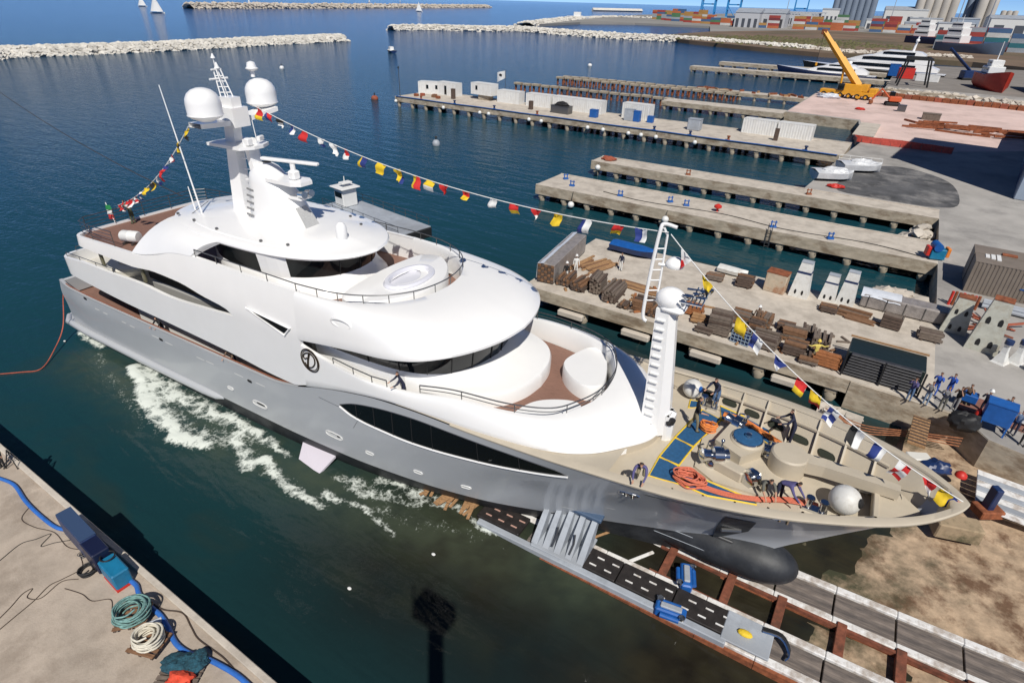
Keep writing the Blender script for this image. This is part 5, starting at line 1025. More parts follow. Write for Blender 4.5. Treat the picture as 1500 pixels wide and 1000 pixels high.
hose('cable', 'looped thin cable left of the black hose coil', [(-23.70,0.90,1.90)[:2], (-24.00,1.57,1.90)[:2], (-24.30,2.10,1.90)[:2], (-24.25,2.44,1.90)[:2], (-23.97,2.14,1.90)[:2], (-23.49,2.43,1.90)[:2], (-23.65,3.23,1.90)[:2], (-23.22,3.68,1.90)[:2]], .016, CABLE, QZ + .02, 'cable')
hose('cable', 'thin cable wandering between the pump and the green coil', [(-23.19,3.16,1.90)[:2], (-22.35,3.42,1.90)[:2], (-21.69,3.49,1.90)[:2], (-21.16,3.93,1.90)[:2], (-20.56,3.71,1.90)[:2], (-20.19,3.78,1.90)[:2]], .016, CABLE, QZ + .02, 'cable')
def coil(label, loc, R0, r, n, mt, h=.5, pal=True, sq=1.0, name='rope_coil'):
    t = thing(name, label, 'coil', loc, random.random())
    m = MB(); pts = []
    for k in range(n * 14):
        a = 2 * math.pi * k / 14; u = k / (n * 14); rad = R0 * (.62 + .38 * abs(math.sin(u * 9.4))) * random.uniform(.95, 1.03); pts.append((rad * math.cos(a) + .1 * math.sin(u * 17), rad * sq * math.sin(a), .18 * pal + h * u + .03 * random.random()))
    m.tube(smoothpath(pts, 2), r, 6); m.build('rope', mt, t, smooth=60)
    if pal:
        for k in range(5): m = MB(); m.box((0, -.44 + .22 * k, .13), (1.15, .14, .04)); m.build('pallet_board', WOOD[2], t)
        for k in (-1, 0, 1): m = MB(); m.box((k * .5, 0, .06), (.1, 1.0, .1)); m.build('pallet_bearer', WOOD[1], t)
    return t
coil('grey-green rope coil on a pallet beside the blue hose', (-19.40,3.97,2.10), .6, .035, 11, mat('sea_green_rope', (.16, .30, .28), .8, var=.4, scale=9), .5)
coil('cream rope coil on a pallet in front of the green coil', (-17.85,3.75,2.10), .48, .04, 11, mat('cream_rope', (.62, .58, .48), .8, var=.15, scale=9), .5)
coil('black hose coil left of the pump', (-23.32,4.08,1.92), .36, .03, 5, RUBBER, .15, False, name='hose_coil'); coil('small grey wire coil behind the generator', (-24.30,4.42,1.92), .2, .015, 4, STEEL, .1, False, name='wire_coil')
t = thing('pallet_load', 'pallet of blue-green nets and orange cloth near the bottom edge', 'pallet', (-16.00,3.85,1.90), .5)
for k in range(6): m = MB(); m.box((0, -.5 + .2 * k, .13), (1.5, .15, .04)); m.build('pallet_board', WOOD[0], t)
for k in (-1, 0, 1): m = MB(); m.box((k * .65, 0, .06), (.1, 1.15, .1)); m.build('pallet_bearer', WOOD[1], t)
NET = mat('teal_net', (.015, .07, .10), .9, var=.6, scale=7, bump=.8, bscale=20)
lumpy('net_heap', (-.15, .15, .3), .55, (1.1, .8, .5), NET, t); lumpy('net_heap', (.4, .3, .3), .45, (1.1, .9, .5), NET, t); lumpy('orange_cloth', (.2, -.4, .34), .45, (1, .75, .5), mat('orange_cloth', (.65, .07, .03), .8, var=.2, scale=5), t)
hose('plastic_sheet', 'strip of clear plastic sheeting between the two rope coils', [(-18.79,3.66,1.95)[:2], (-18.76,4.08,1.95)[:2], (-18.55,4.57,1.95)[:2]], .12, mat('clear_plastic', (.55, .58, .64), .25), QZ + .1, 'sheet')
t = thing('tripod', 'black tripod stand beside the quay corner figure', 'tripod', (-32.99,5.15,1.90), 0)
for k in range(3): m = MB(); a = k * 2.1; m.cyl((.35 * math.cos(a), .35 * math.sin(a), 0), (0, 0, 1.1), .025, n=6); m.build('leg', RUBBER, t)
t = thing('concrete_seam', 'worn paving joints across the near quay', 'joint', (0, 0, QZ))
bpy.data.objects.remove(t)

# ------------------------------------------------------------ cargo on the near pier
PZ = 2.1
def stack(label, x, y, lx, ly, h, wi, rz=0, b=.2, along='x', tall=None, jit=.1):
    t = thing('timber_stack', label, 'timber stack', (x, y, PZ), rz, 'timber stacks on the near pier')
    L_ = lx if along == 'x' else ly; Wd = ly if along == 'x' else lx
    n = max(2, int(Wd / b)); rows = max(1, int(h / b)); me = [MB().box((0, 0, 0), (L_, b * .93, b * .93) if along == 'x' else (b * .93, L_, b * .93), ch=.015).mesh('baulk', WOOD[k]) for k in (wi, (wi + 1) % 3, wi)]
    for r in range(rows):
        for i in range(n):
            if r == rows - 1 and random.random() < .4: continue
            o_ = -Wd / 2 + b * (i + .5); p = (random.uniform(-jit, jit), o_, .12 + b * (r + .5)) if along == 'x' else (o_, random.uniform(-jit, jit), .12 + b * (r + .5))
            link('baulk', random.choice(me), t, p, random.uniform(-.05, .05))
    for q in (-.3, .3): m = MB(); m.box((q * L_ if along == 'x' else 0, 0 if along == 'x' else q * L_, .06), (.12, Wd, .12) if along == 'x' else (Wd, .12, .12)); m.build('bearer', WOOD[1], t)
    return t
SPOTS = [(-20.5, 41.2, 1.4, 1.8, .8, 1, 'y'), (-19.0, 40.8, 1.3, 1.6, .9, 1, 'y'), (-17.6, 41.4, 1.2, 1.8, 1.5, 0, 'y'), (-16.0, 41.0, 1.3, 2.6, 1.2, 0, 'y'), (-13.2, 40.4, 1.5, 1.5, .8, 1, 'x'), (-11.9, 39.9, 1.2, 1.2, .7, 1, 'y'), (-9.9, 42.1, 1.6, 1.3, .8, 4, 'x'), (-8.8, 41.0, 1.3, 1.2, .6, 3, 'x'), (-7.2, 40.3, 1.5, 1.7, 1.5, 0, 'x'), (-6.2, 42.8, 1.3, 1.3, .9, 2, 'x'), (-4.6, 43.2, 1.4, 1.2, 1.1, 2, 'y'), (-3.9, 40.1, 1.7, 1.6, .9, 0, 'x'), (-2.4, 42.4, 1.6, 1.3, .9, 2, 'x'), (-1.9, 40.3, 1.4, 1.4, .8, 1, 'x'), (-.5, 42.1, 1.3, 1.4, 1.2, 0, 'y'), (.2, 40.0, 1.6, 1.4, .9, 4, 'x'), (-.6, 40.2, .9, 1.4, .7, 1, 'y'), (-10.2, 49.6, 1.4, 1.1, .5, 2, 'x'), (-7.7, 49.8, 1.3, 1.3, .9, 1, 'x'), (-.9, 48.9, 1.2, 1.2, .6, 1, 'x'), (.9, 49.3, 2.4, .8, .4, 2, 'x'), (6.0, 48.3, 1.5, 1.2, .7, 0, 'x')]
SPOTS = SPOTS[:17] + [(-14.6, 39.8, .9, .9, .5, 1, 'y'), (-10.9, 40.9, 1.0, 1.2, .9, 1, 'y'), (-8.0, 39.5, 1.3, .8, .6, 0, 'x'), (-5.7, 40.9, 1.1, .9, .7, 2, 'y'), (-3.1, 43.6, 1.2, 1.0, .6, 1, 'x'), (-1.5, 43.7, 1.0, 1.2, .7, 0, 'y'), (-.9, 39.4, 1.2, .8, .6, 2, 'x'), (-4.9, 41.6, 1.0, 1.0, 1.0, 1, 'x')] + SPOTS[17:]
NN = 25
TONE = {0: 'grey', 1: 'dark brown', 2: 'reddish brown', 3: 'tan', 4: 'orange-brown'}
for i, (x, y, lx, ly, h, wi, al) in enumerate(SPOTS):
    row = 'near edge' if y < 45 else 'far edge'; k = i if y < 45 else i - NN
    wi2 = wi; stack('%s timber stack, %s from the seaward end on the pier %s' % (TONE[wi], ORD[k], row), x, y, lx, ly, h, wi if wi < 3 else 2, random.uniform(-.12, .12), .2, al) if wi < 3 else None
    if wi >= 3:
        t = stack('%s timber stack, %s from the seaward end on the pier %s' % (TONE[wi], ORD[k], row), x, y, lx, ly, h, 2, random.uniform(-.1, .1), .2, al)
        for c in [c for c in bpy.data.objects if c.parent == t and c.name.startswith('baulk')]:
            nm = WOOD[wi].name + '_baulk_' + al + str(i)
            if nm not in bpy.data.meshes: q = c.data.copy(); q.name = nm; q.materials.clear(); q.materials.append(WOOD[wi])
            c.data = bpy.data.meshes[nm]
def planks(label, x, y, n, L_, rz, wi):
    t = thing('plank_pile', label, 'planks', (x, y, PZ), rz)
    me = MB().box((0, 0, 0), (L_, .24, .07), ch=.01).mesh('plank', WOOD[wi]); me2 = MB().box((0, 0, 0), (L_ * .8, .22, .07), ch=.01).mesh('plank', WOOD[2])
    for i in range(n): link('plank', me if i % 3 else me2, t, (random.uniform(-.4, .4), (i % (n // 2)) * .27 - n * .06, .05 + .08 * (i // (n // 2))), random.uniform(-.05, .05))
t = thing('scrap_wood', 'scattered wood offcuts and wedges between the timber stacks', 'offcuts', (-6, 41.5, PZ))
for k in range(70): m = MB(); m.box((0, 0, .08), (random.uniform(.3, 1.1), random.uniform(.1, .25), random.uniform(.08, .2)), ch=.01); m.build('offcut', random.choice(WOOD), t, loc=(random.uniform(-15, 7), random.uniform(-2.2, 3), 0), rz=random.uniform(0, 3))
planks('tan planks spread behind the first timber stacks', -19.9, 46.0, 14, 3.2, 1.25, 3); planks('long tan planks lying mid pier', -15.2, 43.9, 10, 4.6, -.06, 3); planks('loose brown boards near the yacht mast line', -21.4, 45.8, 6, 3.6, 1.4, 3); planks('weathered boards before the white blocks', 1.4, 48.6, 6, 2.6, -.1, 2)
WRAP = mat('grey_plastic_wrap', (.26, .235, .22), .35, var=.25, scale=2, bump=.6, bscale=5); SHEETW = mat('white_plastic_sheet', (.60, .63, .68), .3, var=.1, scale=2, bump=.5, bscale=4)
t = thing('wrapped_stack', 'long plastic-wrapped timber stack on the seaward end of the near pier', 'wrapped stack', (-22.6, 44.2, PZ), math.radians(8))
m = MB(); m.box((0, 0, .95), (1.5, 8.4, 1.7), ch=.06); m.build('wrapping', WRAP, t, smooth=30); m = MB(); m.grid([[(-.85, -4.3 + k * .86, .3 + .2 * random.random()), (-.78, -4.3 + k * .86, 1.75), (-.2, -4.3 + k * .86, 1.85 + .05 * random.random())] for k in range(11)]); m.build('loose_sheet', SHEETW, t, smooth=60)
for r in range(6):
    for i in range(5): m = MB(); m.box((-.6 + .3 * i, -4.24, .25 + .27 * r), (.27, .1, .24), ch=.02); m.build('baulk_end', WOOD[2 if (r + i) % 2 else 1], t)
t = thing('wrapped_stack', 'long plastic-wrapped bundle with pale sheet by the white blocks', 'wrapped stack', (4.2, 52.0, PZ), math.radians(0))
m = MB(); m.box((0, 0, .6), (6.2, 1.5, 1.1), ch=.1); m.build('wrapping', WRAP, t, smooth=30); m = MB(); m.grid([[(-3.2 + k * .4, -.8, .9 + .2 * random.random()), (-3.2 + k * .4, -.6, 1.19), (-3.2 + k * .4, .8, 1.2)] for k in range(8)]); m.build('pale_sheet', SHEETW, t, smooth=60)
for k in range(5): m = MB(); m.box((-2.6 + k * 1.3, -.77, .6), (.06, .06, 1.0)); m.build('strap', STEEL, t)
t = thing('pipe_rack', 'black tarp-lined rack of dark lengths at the pier corner', 'rack', (3.4, 40.3, PZ), 0)
m = MB(); m.box((0, .5, .8), (4.4, 2.3, 1.5), ch=.04); m.build('load', mat('black_green_tarp', (.012, .022, .022), .4, bump=.4, bscale=3), t)
for k in range(8): m = MB(); m.box((0, -.95 + .02 * k, .18 + .19 * k), (4.3 - .05 * k, .38, .14), ch=.03); m.build('dark_length', mat('dark_slate', (.045, .045, .05), .5, var=.3, scale=3), t)
for x in (-2.2, 0, 2.2): m = MB(); m.box((x, -1.2, .85), (.1, .1, 1.7)); m.build('post', RUBBER, t)
m = MB(); m.box((0, 1.75, 1.6), (4.6, .12, .1)); m.build('timber_batten', WOOD[3], t)
t = thing('cage_crate', 'blue-grey wire cage crate among the timber stacks', 'crate', (-5.4, 39.7, PZ), -.15)
for z in (0.08, .35, .62, .9): m = MB(); m.tube([(-.65, -.5, z), (.65, -.5, z), (.65, .5, z), (-.65, .5, z)], .035, 5, closed=True); m.build('bar', mat('blue_grey_steel', (.28, .36, .44), .5), t)
for k in range(6):
    for yy in (-.5, .5): m = MB(); m.cyl((-.65 + .26 * k, yy, 0), (-.65 + .26 * k, yy, .9), .025, n=5); m.build('upright', mat('blue_grey_steel', (.28, .36, .44), .5), t)
m = MB(); m.box((0, 0, .3), (1.2, .9, .5)); m.build('contents', NAVY, t)
t = thing('crate', 'dark slatted crate standing alone on the pier deck', 'crate', (3.5, 48.7, PZ), -.1)
for k in range(4): m = MB(); m.box((0, -.5, .2 + k * .26), (1.3, .05, .22), ch=.01); m.build('slat', WOOD[1], t); m = MB(); m.box((.65, 0, .2 + k * .26), (.05, 1.0, .22), ch=.01); m.build('slat', WOOD[1], t); m = MB(); m.box((-.65, 0, .2 + k * .26), (.05, 1.0, .22), ch=.01); m.build('slat', WOOD[1], t)
m = MB(); m.box((0, 0, .5), (1.2, .9, .9)); m.build('contents', WOOD[0], t)
t = thing('steel_tank', 'cream rust-topped steel box at the pier far edge', 'box', (-5.3, 50.4, PZ), -.08)
m = MB(); m.box((0, 0, .85), (1.7, 1.2, 1.7), ch=.05); m.build('shell', mat('cream_rusty_paint', (.52, .43, .32), .7, var=.15, scale=2, stain=(.30, .12, .05), sscale=1.0, samt=.8), t); m = MB(); m.box((0, 0, 1.72), (1.74, 1.24, .06)); m.build('lid', RUST, t)
for k in (-.6, .6): m = MB(); m.box((k, 0, -.0), (.15, 1.1, .1)); m.build('skid', RUST, t)
def arm_block(label, x, y, rz, w0, w1, h, d, mt, band, sc=1):
    t = thing('cradle_arm', label, 'cradle arm', (x, y, PZ), rz)
    m = MB(); v = []
    for z, w, dd in ((0, w0, d), (h * .6, (w0 + w1) / 2 * .95, d * .8), (h, w1, d * .62)): v.append([(-w / 2, -dd / 2, z), (w / 2, -dd / 2, z), (w / 2, dd / 2, z), (-w / 2, dd / 2, z)])
    m.grid(v, close=True); m.ngon(v[-1]); m.build('body', mt, t)
    for q in (-.18, .18):
        for hz in ((.16,) if sc < 1.2 else (.16, .6)):
            m = MB(); m.ngon([(q * w0 + .09 * sc * math.cos(a), -d / 2 * (1 - .33 * hz) - .012 - .0, h * hz + .22 * sc * math.sin(a)) for a in [2 * math.pi * k / 14 for k in range(14)]]); m.build('slot_hole', RUBBER, t)
    if band: m = MB(); m.box((0, 0, h * .72), (w0 + (w1 - w0) * .72 + .03, d * .76, h * .07)); m.build('navy_band', NAVY, t)
    m = MB(); m.box((0, 0, h + .03), (w1 + .04, d * .66, .06)); m.build('top_pad', RUST if not band else LGREY, t); return t
WB = mat('white_cradle_paint', (.72, .72, .69), .5, var=.06, scale=2, stain=(.45, .40, .33), sscale=1.5, samt=.4)
arm_block('white tapered cradle arm with navy band, leftmost of three on the pier edge', -3.4, 50.6, -.05, 1.5, .85, 3.0, 1.1, WB, True); arm_block('shorter white cradle arm between two taller ones', -1.25, 51.2, -.05, 1.3, .8, 2.2, 1.0, WB, True); arm_block('white tapered cradle arm with navy band beside the wrapped bundle', .05, 51.2, -.05, 1.35, .8, 2.8, 1.0, WB, True)
GB = mat('greenish_cradle_paint', (.50, .50, .43), .6, var=.12, scale=1.5, stain=(.28, .22, .14), sscale=1, samt=.5)
arm_block('large dull white cradle arm with four slots at right', 9.3, 49.0, -.15, 2.0, 1.1, 3.9, 1.5, GB, False, 1.6); arm_block('dull white cradle arm half shaded behind the largest one', 7.6, 51.0, -.1, 1.7, 1.0, 2.8, 1.3, GB, False, 1.2)
def cone_stand(label, x, y):
    t = thing('steel_stand', label, 'stand', (x, y, PZ), .3); m = MB(); m.lathe([(.62, 0), (.5, .12), (.25, .8), (.2, 1.3), (.32, 1.45)], n=4); m.build('pedestal', WB, t); m = MB(); m.cyl((0, 0, 1.45), (0, 0, 1.75), .26, n=12); m.build('cap', NAVY, t)
cone_stand('white flared jack stand with blue cap, nearest the large arm', 10.3, 47.4); cone_stand('white flared jack stand with blue cap, behind its neighbour', 11.2, 48.0); cone_stand('white flared jack stand at the right picture edge', 12.6, 46.4)
t = thing('steel_trusses', 'dark red steel truss frames lying behind the cradle arms', 'steel frames', (9.6, 53.4, PZ), -.1)
for k in range(14): m = MB(); m.cyl((random.uniform(-2, 2), random.uniform(-2.4, 1.2), .1), (random.uniform(-2, 3), random.uniform(-2, 2), random.uniform(.1, 1.0)), .07, n=6); m.build('member', REDLEAD, t)
def boat(label, loc, rz, L_, Wd, h, mt, cover, name='workboat'):
    t = thing(name, label, 'boat', loc, rz); m = MB(); rows = []
    for u in [k / 10 for k in range(11)]:
        w = Wd / 2 * (1 - max(0, (u - .55) / .45) ** 2) + .02; x = (u - .5) * L_; rows.append([(x, -w, h), (x, -w * .85, h * .35), (x, 0, 0), (x, w * .85, h * .35), (x, w, h)])
    m.grid(rows); m.ngon(rows[0]); m.build('hull', mt, t, smooth=50); m = MB(); m.grid([[(r[0][0], r[0][1], h), (r[0][0], 0, h + .22), (r[4][0], r[4][1], h)] for r in rows]); m.build('cover', cover, t, smooth=50); return t
boat('small boat under a blue tarpaulin on the near pier', (-18.4, 50.8, PZ), -.03, 4.6, 1.7, .8, NAVY, BLUE, 'tarped_boat'); boat('dark green covered boat beside the near pier far edge', (-10.6, 54.2, .0), -.03, 7.0, 2.4, 1.1, RUBBER, mat('dark_green_cover', (.02, .045, .04), .5, bump=.3, bscale=3), 'covered_boat')
boat('upturned white dinghy at the pier far edge', (-9.2, 51.7, PZ), -.1, 2.6, 1.2, .5, WB, WB, 'dinghy')
t = thing('control_cabinet', 'bright blue steel cabinet on legs beside the crowd', 'cabinet', (9.3, 37.7, PZ), -.12)
m = MB(); m.box((0, 0, 1.25), (1.35, .9, 1.2), ch=.03); m.build('body', BLUE, t); m = MB(); m.box((0, 0, 1.9), (1.4, .95, .06)); m.build('roof', BLUE, t)
for q in (-.6, .6):
    for w in (-.4, .4): m = MB(); m.box((q, w, .33), (.08, .08, .66)); m.build('leg', BLUE, t)
m = MB(); m.lathe([(.16, 0), (.17, .1), (.17, .95), (.1, 1.1), (.05, 1.2)], n=14); tag(m.build('gas_cylinder', RED, smooth=45, loc=(8.45, 37.7, PZ)), 'red gas cylinder left of the blue cabinet', 'gas cylinder')
lumpy('tarpaulin_heap', (8.0, 37.3, PZ + .3), .75, (1.1, .7, .8), RUBBER, None); tag(bpy.data.objects['tarpaulin_heap'], 'black tarpaulin heap left of the red gas cylinder', 'tarpaulin')
t = thing('workbench', 'rust-brown low platform behind the crowd', 'platform', (10.4, 39.6, PZ), -.15); m = MB(); m.box((0, 0, .12), (5.4, 2.0, .22), ch=.03); m.build('slab', mat('red_brown_plate', (.22, .10, .075), .8, var=.2, scale=2), t)
m = MB(); m.box((-2.3, -.3, .75), (.9, .7, .5), ch=.04); m.build('blue_bin', BLUE, t); m = MB(); m.box((.6, -.5, .6), (.9, .5, .4), ch=.04); m.build('white_box', WHITE2, t)
# brown container with a stylised white mark, and machines near the pier roots
def ribbed(name, L_, Wd, h, mt, parent, rib=.28, loc=(0, 0, 0)):
    m = MB(); n = max(4, int(L_ / rib)); pr_ = []
    for i in range(n): x = -L_ / 2 + L_ * i / n; d = L_ / n; pr_ += [(x, 0), (x + d * .4, 0), (x + d * .5, .04), (x + d * .9, .04)]
    pr_.append((L_ / 2, 0)); out = [(x, -Wd / 2 + dd) for x, dd in pr_] + [(x, Wd / 2 - dd) for x, dd in pr_[::-1]]
    m.prism(out, .08, h); m.box((0, 0, h + .02), (L_, Wd, .05)); m.box((0, 0, .05), (L_, Wd, .1)); o = m.build(name, mt, parent, loc=loc); return o
BRC = mat('brown_grey_container', (.20, .165, .135), .6, var=.12, scale=.6, stain=(.12, .08, .05), samt=.4)
for k, lab in ((0, 'brown-grey container with white slanted mark at the right edge'), (1, 'brown-grey container with planks on its roof, behind the marked one')):
    t = thing('shipping_container', lab, 'container', (14.5, 61.3 + 2.55 * k, PZ), -.02); ribbed('body', 12.2, 2.44, 2.75, BRC, t)
    if k == 0:
        for q in range(3): m = MB(); m.add([(-2.3 + q * .38, -1.235, 1.25), (-2.05 + q * .38, -1.235, 1.25), (-1.55 + q * .38, -1.235, 1.8), (-1.8 + q * .38, -1.235, 1.8)], [(0, 1, 2, 3)]); m.build('mark_bar', WHITE2, t)
        m = MB(); m.box((-1.9, -1.238, 1.16), (1.2, .01, .1)); m.build('mark_bar', BLUE, t)
        m = MB(); m.box((-.1, -1.235, 1.3), (.12, .02, .6)); m.box((.32, -1.235, 1.3), (.12, .02, .6)); m.box((.11, -1.235, 1.3), (.32, .02, .12)); m.build('letter_h', RUBBER, t)
    else:
        for q in range(3): m = MB(); m.box((-5.2 + q * .4, -1.8, 2.82), (.3, .9 + .3 * q, .08)); m.build('roof_board', WHITE2, t)
        m = MB(); m.box((-3.6, -.6, 2.86), (1.1, .5, .14), ch=.03); m.build('rusty_float', RUST, t); m = MB(); m.box((-1.2, -.3, 2.84), (1.8, .4, .1)); m.build('roof_timber', WOOD[1], t)
t = thing('winch_machine', 'blue and orange winch machine at the finger pier root', 'machine', (6.2, 67.6, PZ), .3)
m = MB(); m.box((0, 0, .6), (1.3, 1.0, 1.0), ch=.05); m.build('body', TEALB, t); m = MB(); m.cyl((-.2, -.6, 1.3), (-.2, .6, 1.3), .4, n=16); m.build('drum', BLUE, t)
for q in (-1, 1): m = MB(); m.box((q * .85, 0, .8), (.3, .8, .9), ch=.04); m.build('side_guard', RED if q < 0 else mat('orange_paint', (.7, .22, .04), .5), t)
t = thing('gas_bottles', 'red rusty frame of bottles behind the wrapped bundle', 'rack', (8.2, 56.2, PZ), 0)
for k in range(8): m = MB(); m.cyl((-.9 + .26 * k, .1 * (k % 2), 0), (-.9 + .26 * k, .1 * (k % 2), 1.2), .11, n=8); m.build('bottle', RUST if k % 3 else RED, t)
t = thing('pipe_bundle', 'silver-grey duct bundle by the brown container', 'pipes', (11.6, 57.2, PZ), -.1)
for k in range(5): m = MB(); m.cyl((-2, -.4 + .25 * k, .25 + .2 * (k % 2)), (2, -.4 + .25 * k, .25 + .2 * (k % 2)), .16, n=10); m.build('pipe', LGREY, t)
t = thing('plank_pile', 'yellow beams on white drums by the brown container', 'planks', (15.2, 57.0, PZ), -.1)
for k in range(3): m = MB(); m.box((0, -.3 + .3 * k, .9), (3.2, .2, .14)); m.build('plank', YELLOW, t)
for q in (-1, 1): m = MB(); m.box((q, 0, .4), (1.2, .9, .8), ch=.1); m.build('drum_block', WHITE2, t)

# ------------------------------------------------------------ long pier: cabins, containers, fittings
LZ = 2.3
CW = mat('white_container', (.70, .70, .68), .5, var=.05, scale=1, stain=(.5, .45, .38), sscale=.8, samt=.25)
def site_box(label, x, y, L_, Wd, h, rz=0, door=None, name='site_container', z=LZ, mt=CW):
    t = thing(name, label, 'container', (x, y, z), rz); ribbed('body', L_, Wd, h, mt, t, .45)
    for q in door or []:
        m = MB(); m.box((q[0], -Wd / 2 - .01, q[1]), (q[2], .04, q[3])); m.build('window' if q[3] < 1.4 else 'door', GLASS2, t)
    return t
site_box('white site cabin at the seaward end of the long pier', -102.6, 121.5, 6.0, 2.5, 2.7, .35, [(-.6, 1.6, .6, .9), (1.8, 1.6, .6, .9)], 'site_cabin'); site_box('white site cabin with dark door beside the end cabin', -97.4, 122.2, 6.2, 2.5, 2.9, -.06, [(-.2, 1.2, .7, 2.0)], 'site_cabin')
site_box('raised white site cabin with one window on the long pier', -86.6, 122.0, 6.4, 2.6, 2.5, -.1, [(-1.4, 1.5, .6, .9)], 'site_cabin', LZ + 1.1)
m = MB(); m.box((0, 0, .55), (3.2, 1.8, 1.1), ch=.05); tag(m.build('plinth_block', CONCE, loc=(-86.2, 122, LZ)), 'dark plinth under the raised white cabin', 'plinth')
site_box('white container between the raised cabin and the container pair', -79.2, 122.2, 6.1, 2.44, 2.6, -.02); site_box('short white container of the touching pair on the long pier', -71.2, 122.3, 6.4, 2.44, 2.6, -.02); site_box('long white container of the touching pair on the long pier', -61.5, 122.5, 12.2, 2.44, 2.6, -.02)
site_box('tall white container beside the blue lockers', -47.6, 122.2, 6.1, 2.44, 2.9, -.03); site_box('left white container of the landward pair on the long pier', -23.0, 122.6, 6.1, 2.44, 2.5, -.02); site_box('right white container of the landward pair on the long pier', -16.7, 122.6, 6.1, 2.44, 2.5, -.02)
def box_thing(name, label, cat, loc, d, mt, rz=0, lid=None):
    t = thing(name, label, cat, loc, rz); m = MB(); m.box((0, 0, d[2] / 2), d, ch=min(d) * .06); m.build('body', mt, t); m = MB(); m.box((0, 0, d[2] + .03), (d[0] * 1.04, d[1] * 1.04, .06)); m.build('lid', lid or mt, t); m = MB(); m.box((0, -d[1] / 2 - .012, d[2] * .55), (d[0] * .5, .02, d[2] * .5)); m.build('panel', lid or mt, t); return t
box_thing('skip', 'grey open scrap skip on the long pier', 'skip', (-63, 117.3, LZ), (4.4, 2.0, 1.5), STEEL, -.05); lumpy('scrap_heap', (-63, 117.3, LZ + 1.75), .9, (1.8, .8, .6), RUBBER, None); tag(bpy.data.objects['scrap_heap'], 'dark scrap heaped in the grey skip', 'scrap')
box_thing('locker', 'bright blue locker mid long pier', 'locker', (-55.2, 117.2, LZ), (1.6, 1.2, 1.5), BLUE); box_thing('locker', 'blue locker in front of the tall white container', 'locker', (-46.2, 118.6, LZ), (1.3, 1.2, 2.0), BLUE); box_thing('locker', 'grey cabinet in front of the tall white container', 'locker', (-47.9, 118.7, LZ), (2.0, 1.2, 2.2), LGREY); box_thing('locker', 'small blue locker right of the tall white container', 'locker', (-43.6, 119.4, LZ), (1.2, 1.0, 1.2), BLUE)
box_thing('locker', 'brown upright box near the landward end of the long pier', 'box', (-19.0, 117.4, LZ), (.7, .7, 2.0), WOOD[1]); box_thing('locker', 'dark upright box mid way along the long pier', 'box', (-70.5, 117, LZ), (.8, .8, 1.7), WOOD[1]); box_thing('locker', 'dark tall box near the seaward cabins', 'box', (-92.6, 117.6, LZ), (.9, .7, 2.2), WOOD[1]); box_thing('locker', 'grey kiosk standing left of the landward container pair', 'box', (-34, 117.6, LZ), (2.4, 1.8, 2.0), LGREY)
for i, x in enumerate((-98, -88, -77, -66, -40, -33, -26, -13)):
    t = thing('mooring_bollard', '%s mooring bollard from the seaward end of the long pier' % ORD[i], 'bollard', (x, 112.2, LZ), 0, 'mooring bollards on the long pier'); m = MB(); m.lathe([(.32, 0), (.3, .08), (.2, .15), (.2, .5), (.34, .58), (.3, .72), (.05, .76)], n=12); m.build('post', NAVY if i % 3 else RUST, t, smooth=40)
for i, x in enumerate((-104.9, -90.3, -80, -77.6, -67.2, -64.2, -53.4, -50, -44.6, -42, -39, -31.5)):
    t = thing('fender_ball', '%s white ball fender from the seaward tip of the long pier' % ORD[i], 'fender', (x, 110.9, 1.35), 0, 'ball fenders hung on the long pier'); m = MB(); m.sphere((0, 0, 0), .4, 14, 10); m.build('ball', WHITE2, t, smooth=60); m = MB(); m.cyl((0, .1, .35), (0, .35, 1.1), .03, n=5); m.build('lanyard', RUBBER, t)
m = MB(); m.tube([(-105 + 97 * k / 30, 111.2, LZ + .12 + .03 * math.sin(k)) for k in range(31)], .09, 6); tag(m.build('hose', BLUE), 'thin blue hose laid along the long pier edge', 'hose')
t = thing('lamp_post', 'tall thin lamp post at the seaward tip of the long pier', 'lamp post', (-104.8, 112.4, LZ)); m = MB(); m.cyl((0, 0, 0), (0, 0, 6.2), .09, .06, n=8); m.build('pole', STEEL, t); m = MB(); m.lathe([(.2, 6.1), (.22, 6.3), (.1, 6.6)], n=10); m.build('lantern', RUBBER, t)
t = thing('flag_pole', 'pole with white flag behind the white containers', 'flag', (-83, 125.5, LZ)); m = MB(); m.cyl((0, 0, 0), (0, 0, 6.4), .05, n=6); m.build('pole', STEEL, t)
m = MB(); m.grid([[(-.1 - .45 * k, .12 * math.sin(k * 1.3), 6.3 - .1 * k), (-.1 - .45 * k, .12 * math.sin(k * 1.3 + .5), 4.7 - .22 * k)] for k in range(6)]); m.build('flag', WHITE2, t, smooth=60); m = MB(); m.sphere((-1.3, -.15, 5.3), .45, 10, 6, (1, .08, .6)); m.build('emblem', RUBBER, t)
t = thing('wood_crate', 'pallets and drums on the seaward end of the long pier', 'pallets', (-99, 116, LZ))
for k in range(6): m = MB(); m.box((random.uniform(-3, 9), random.uniform(-1.5, 1.5), .3), (1.0, .8, .6), ch=.04); m.build('crate', random.choice([RUST, WOOD[2], REDLEAD]), t)
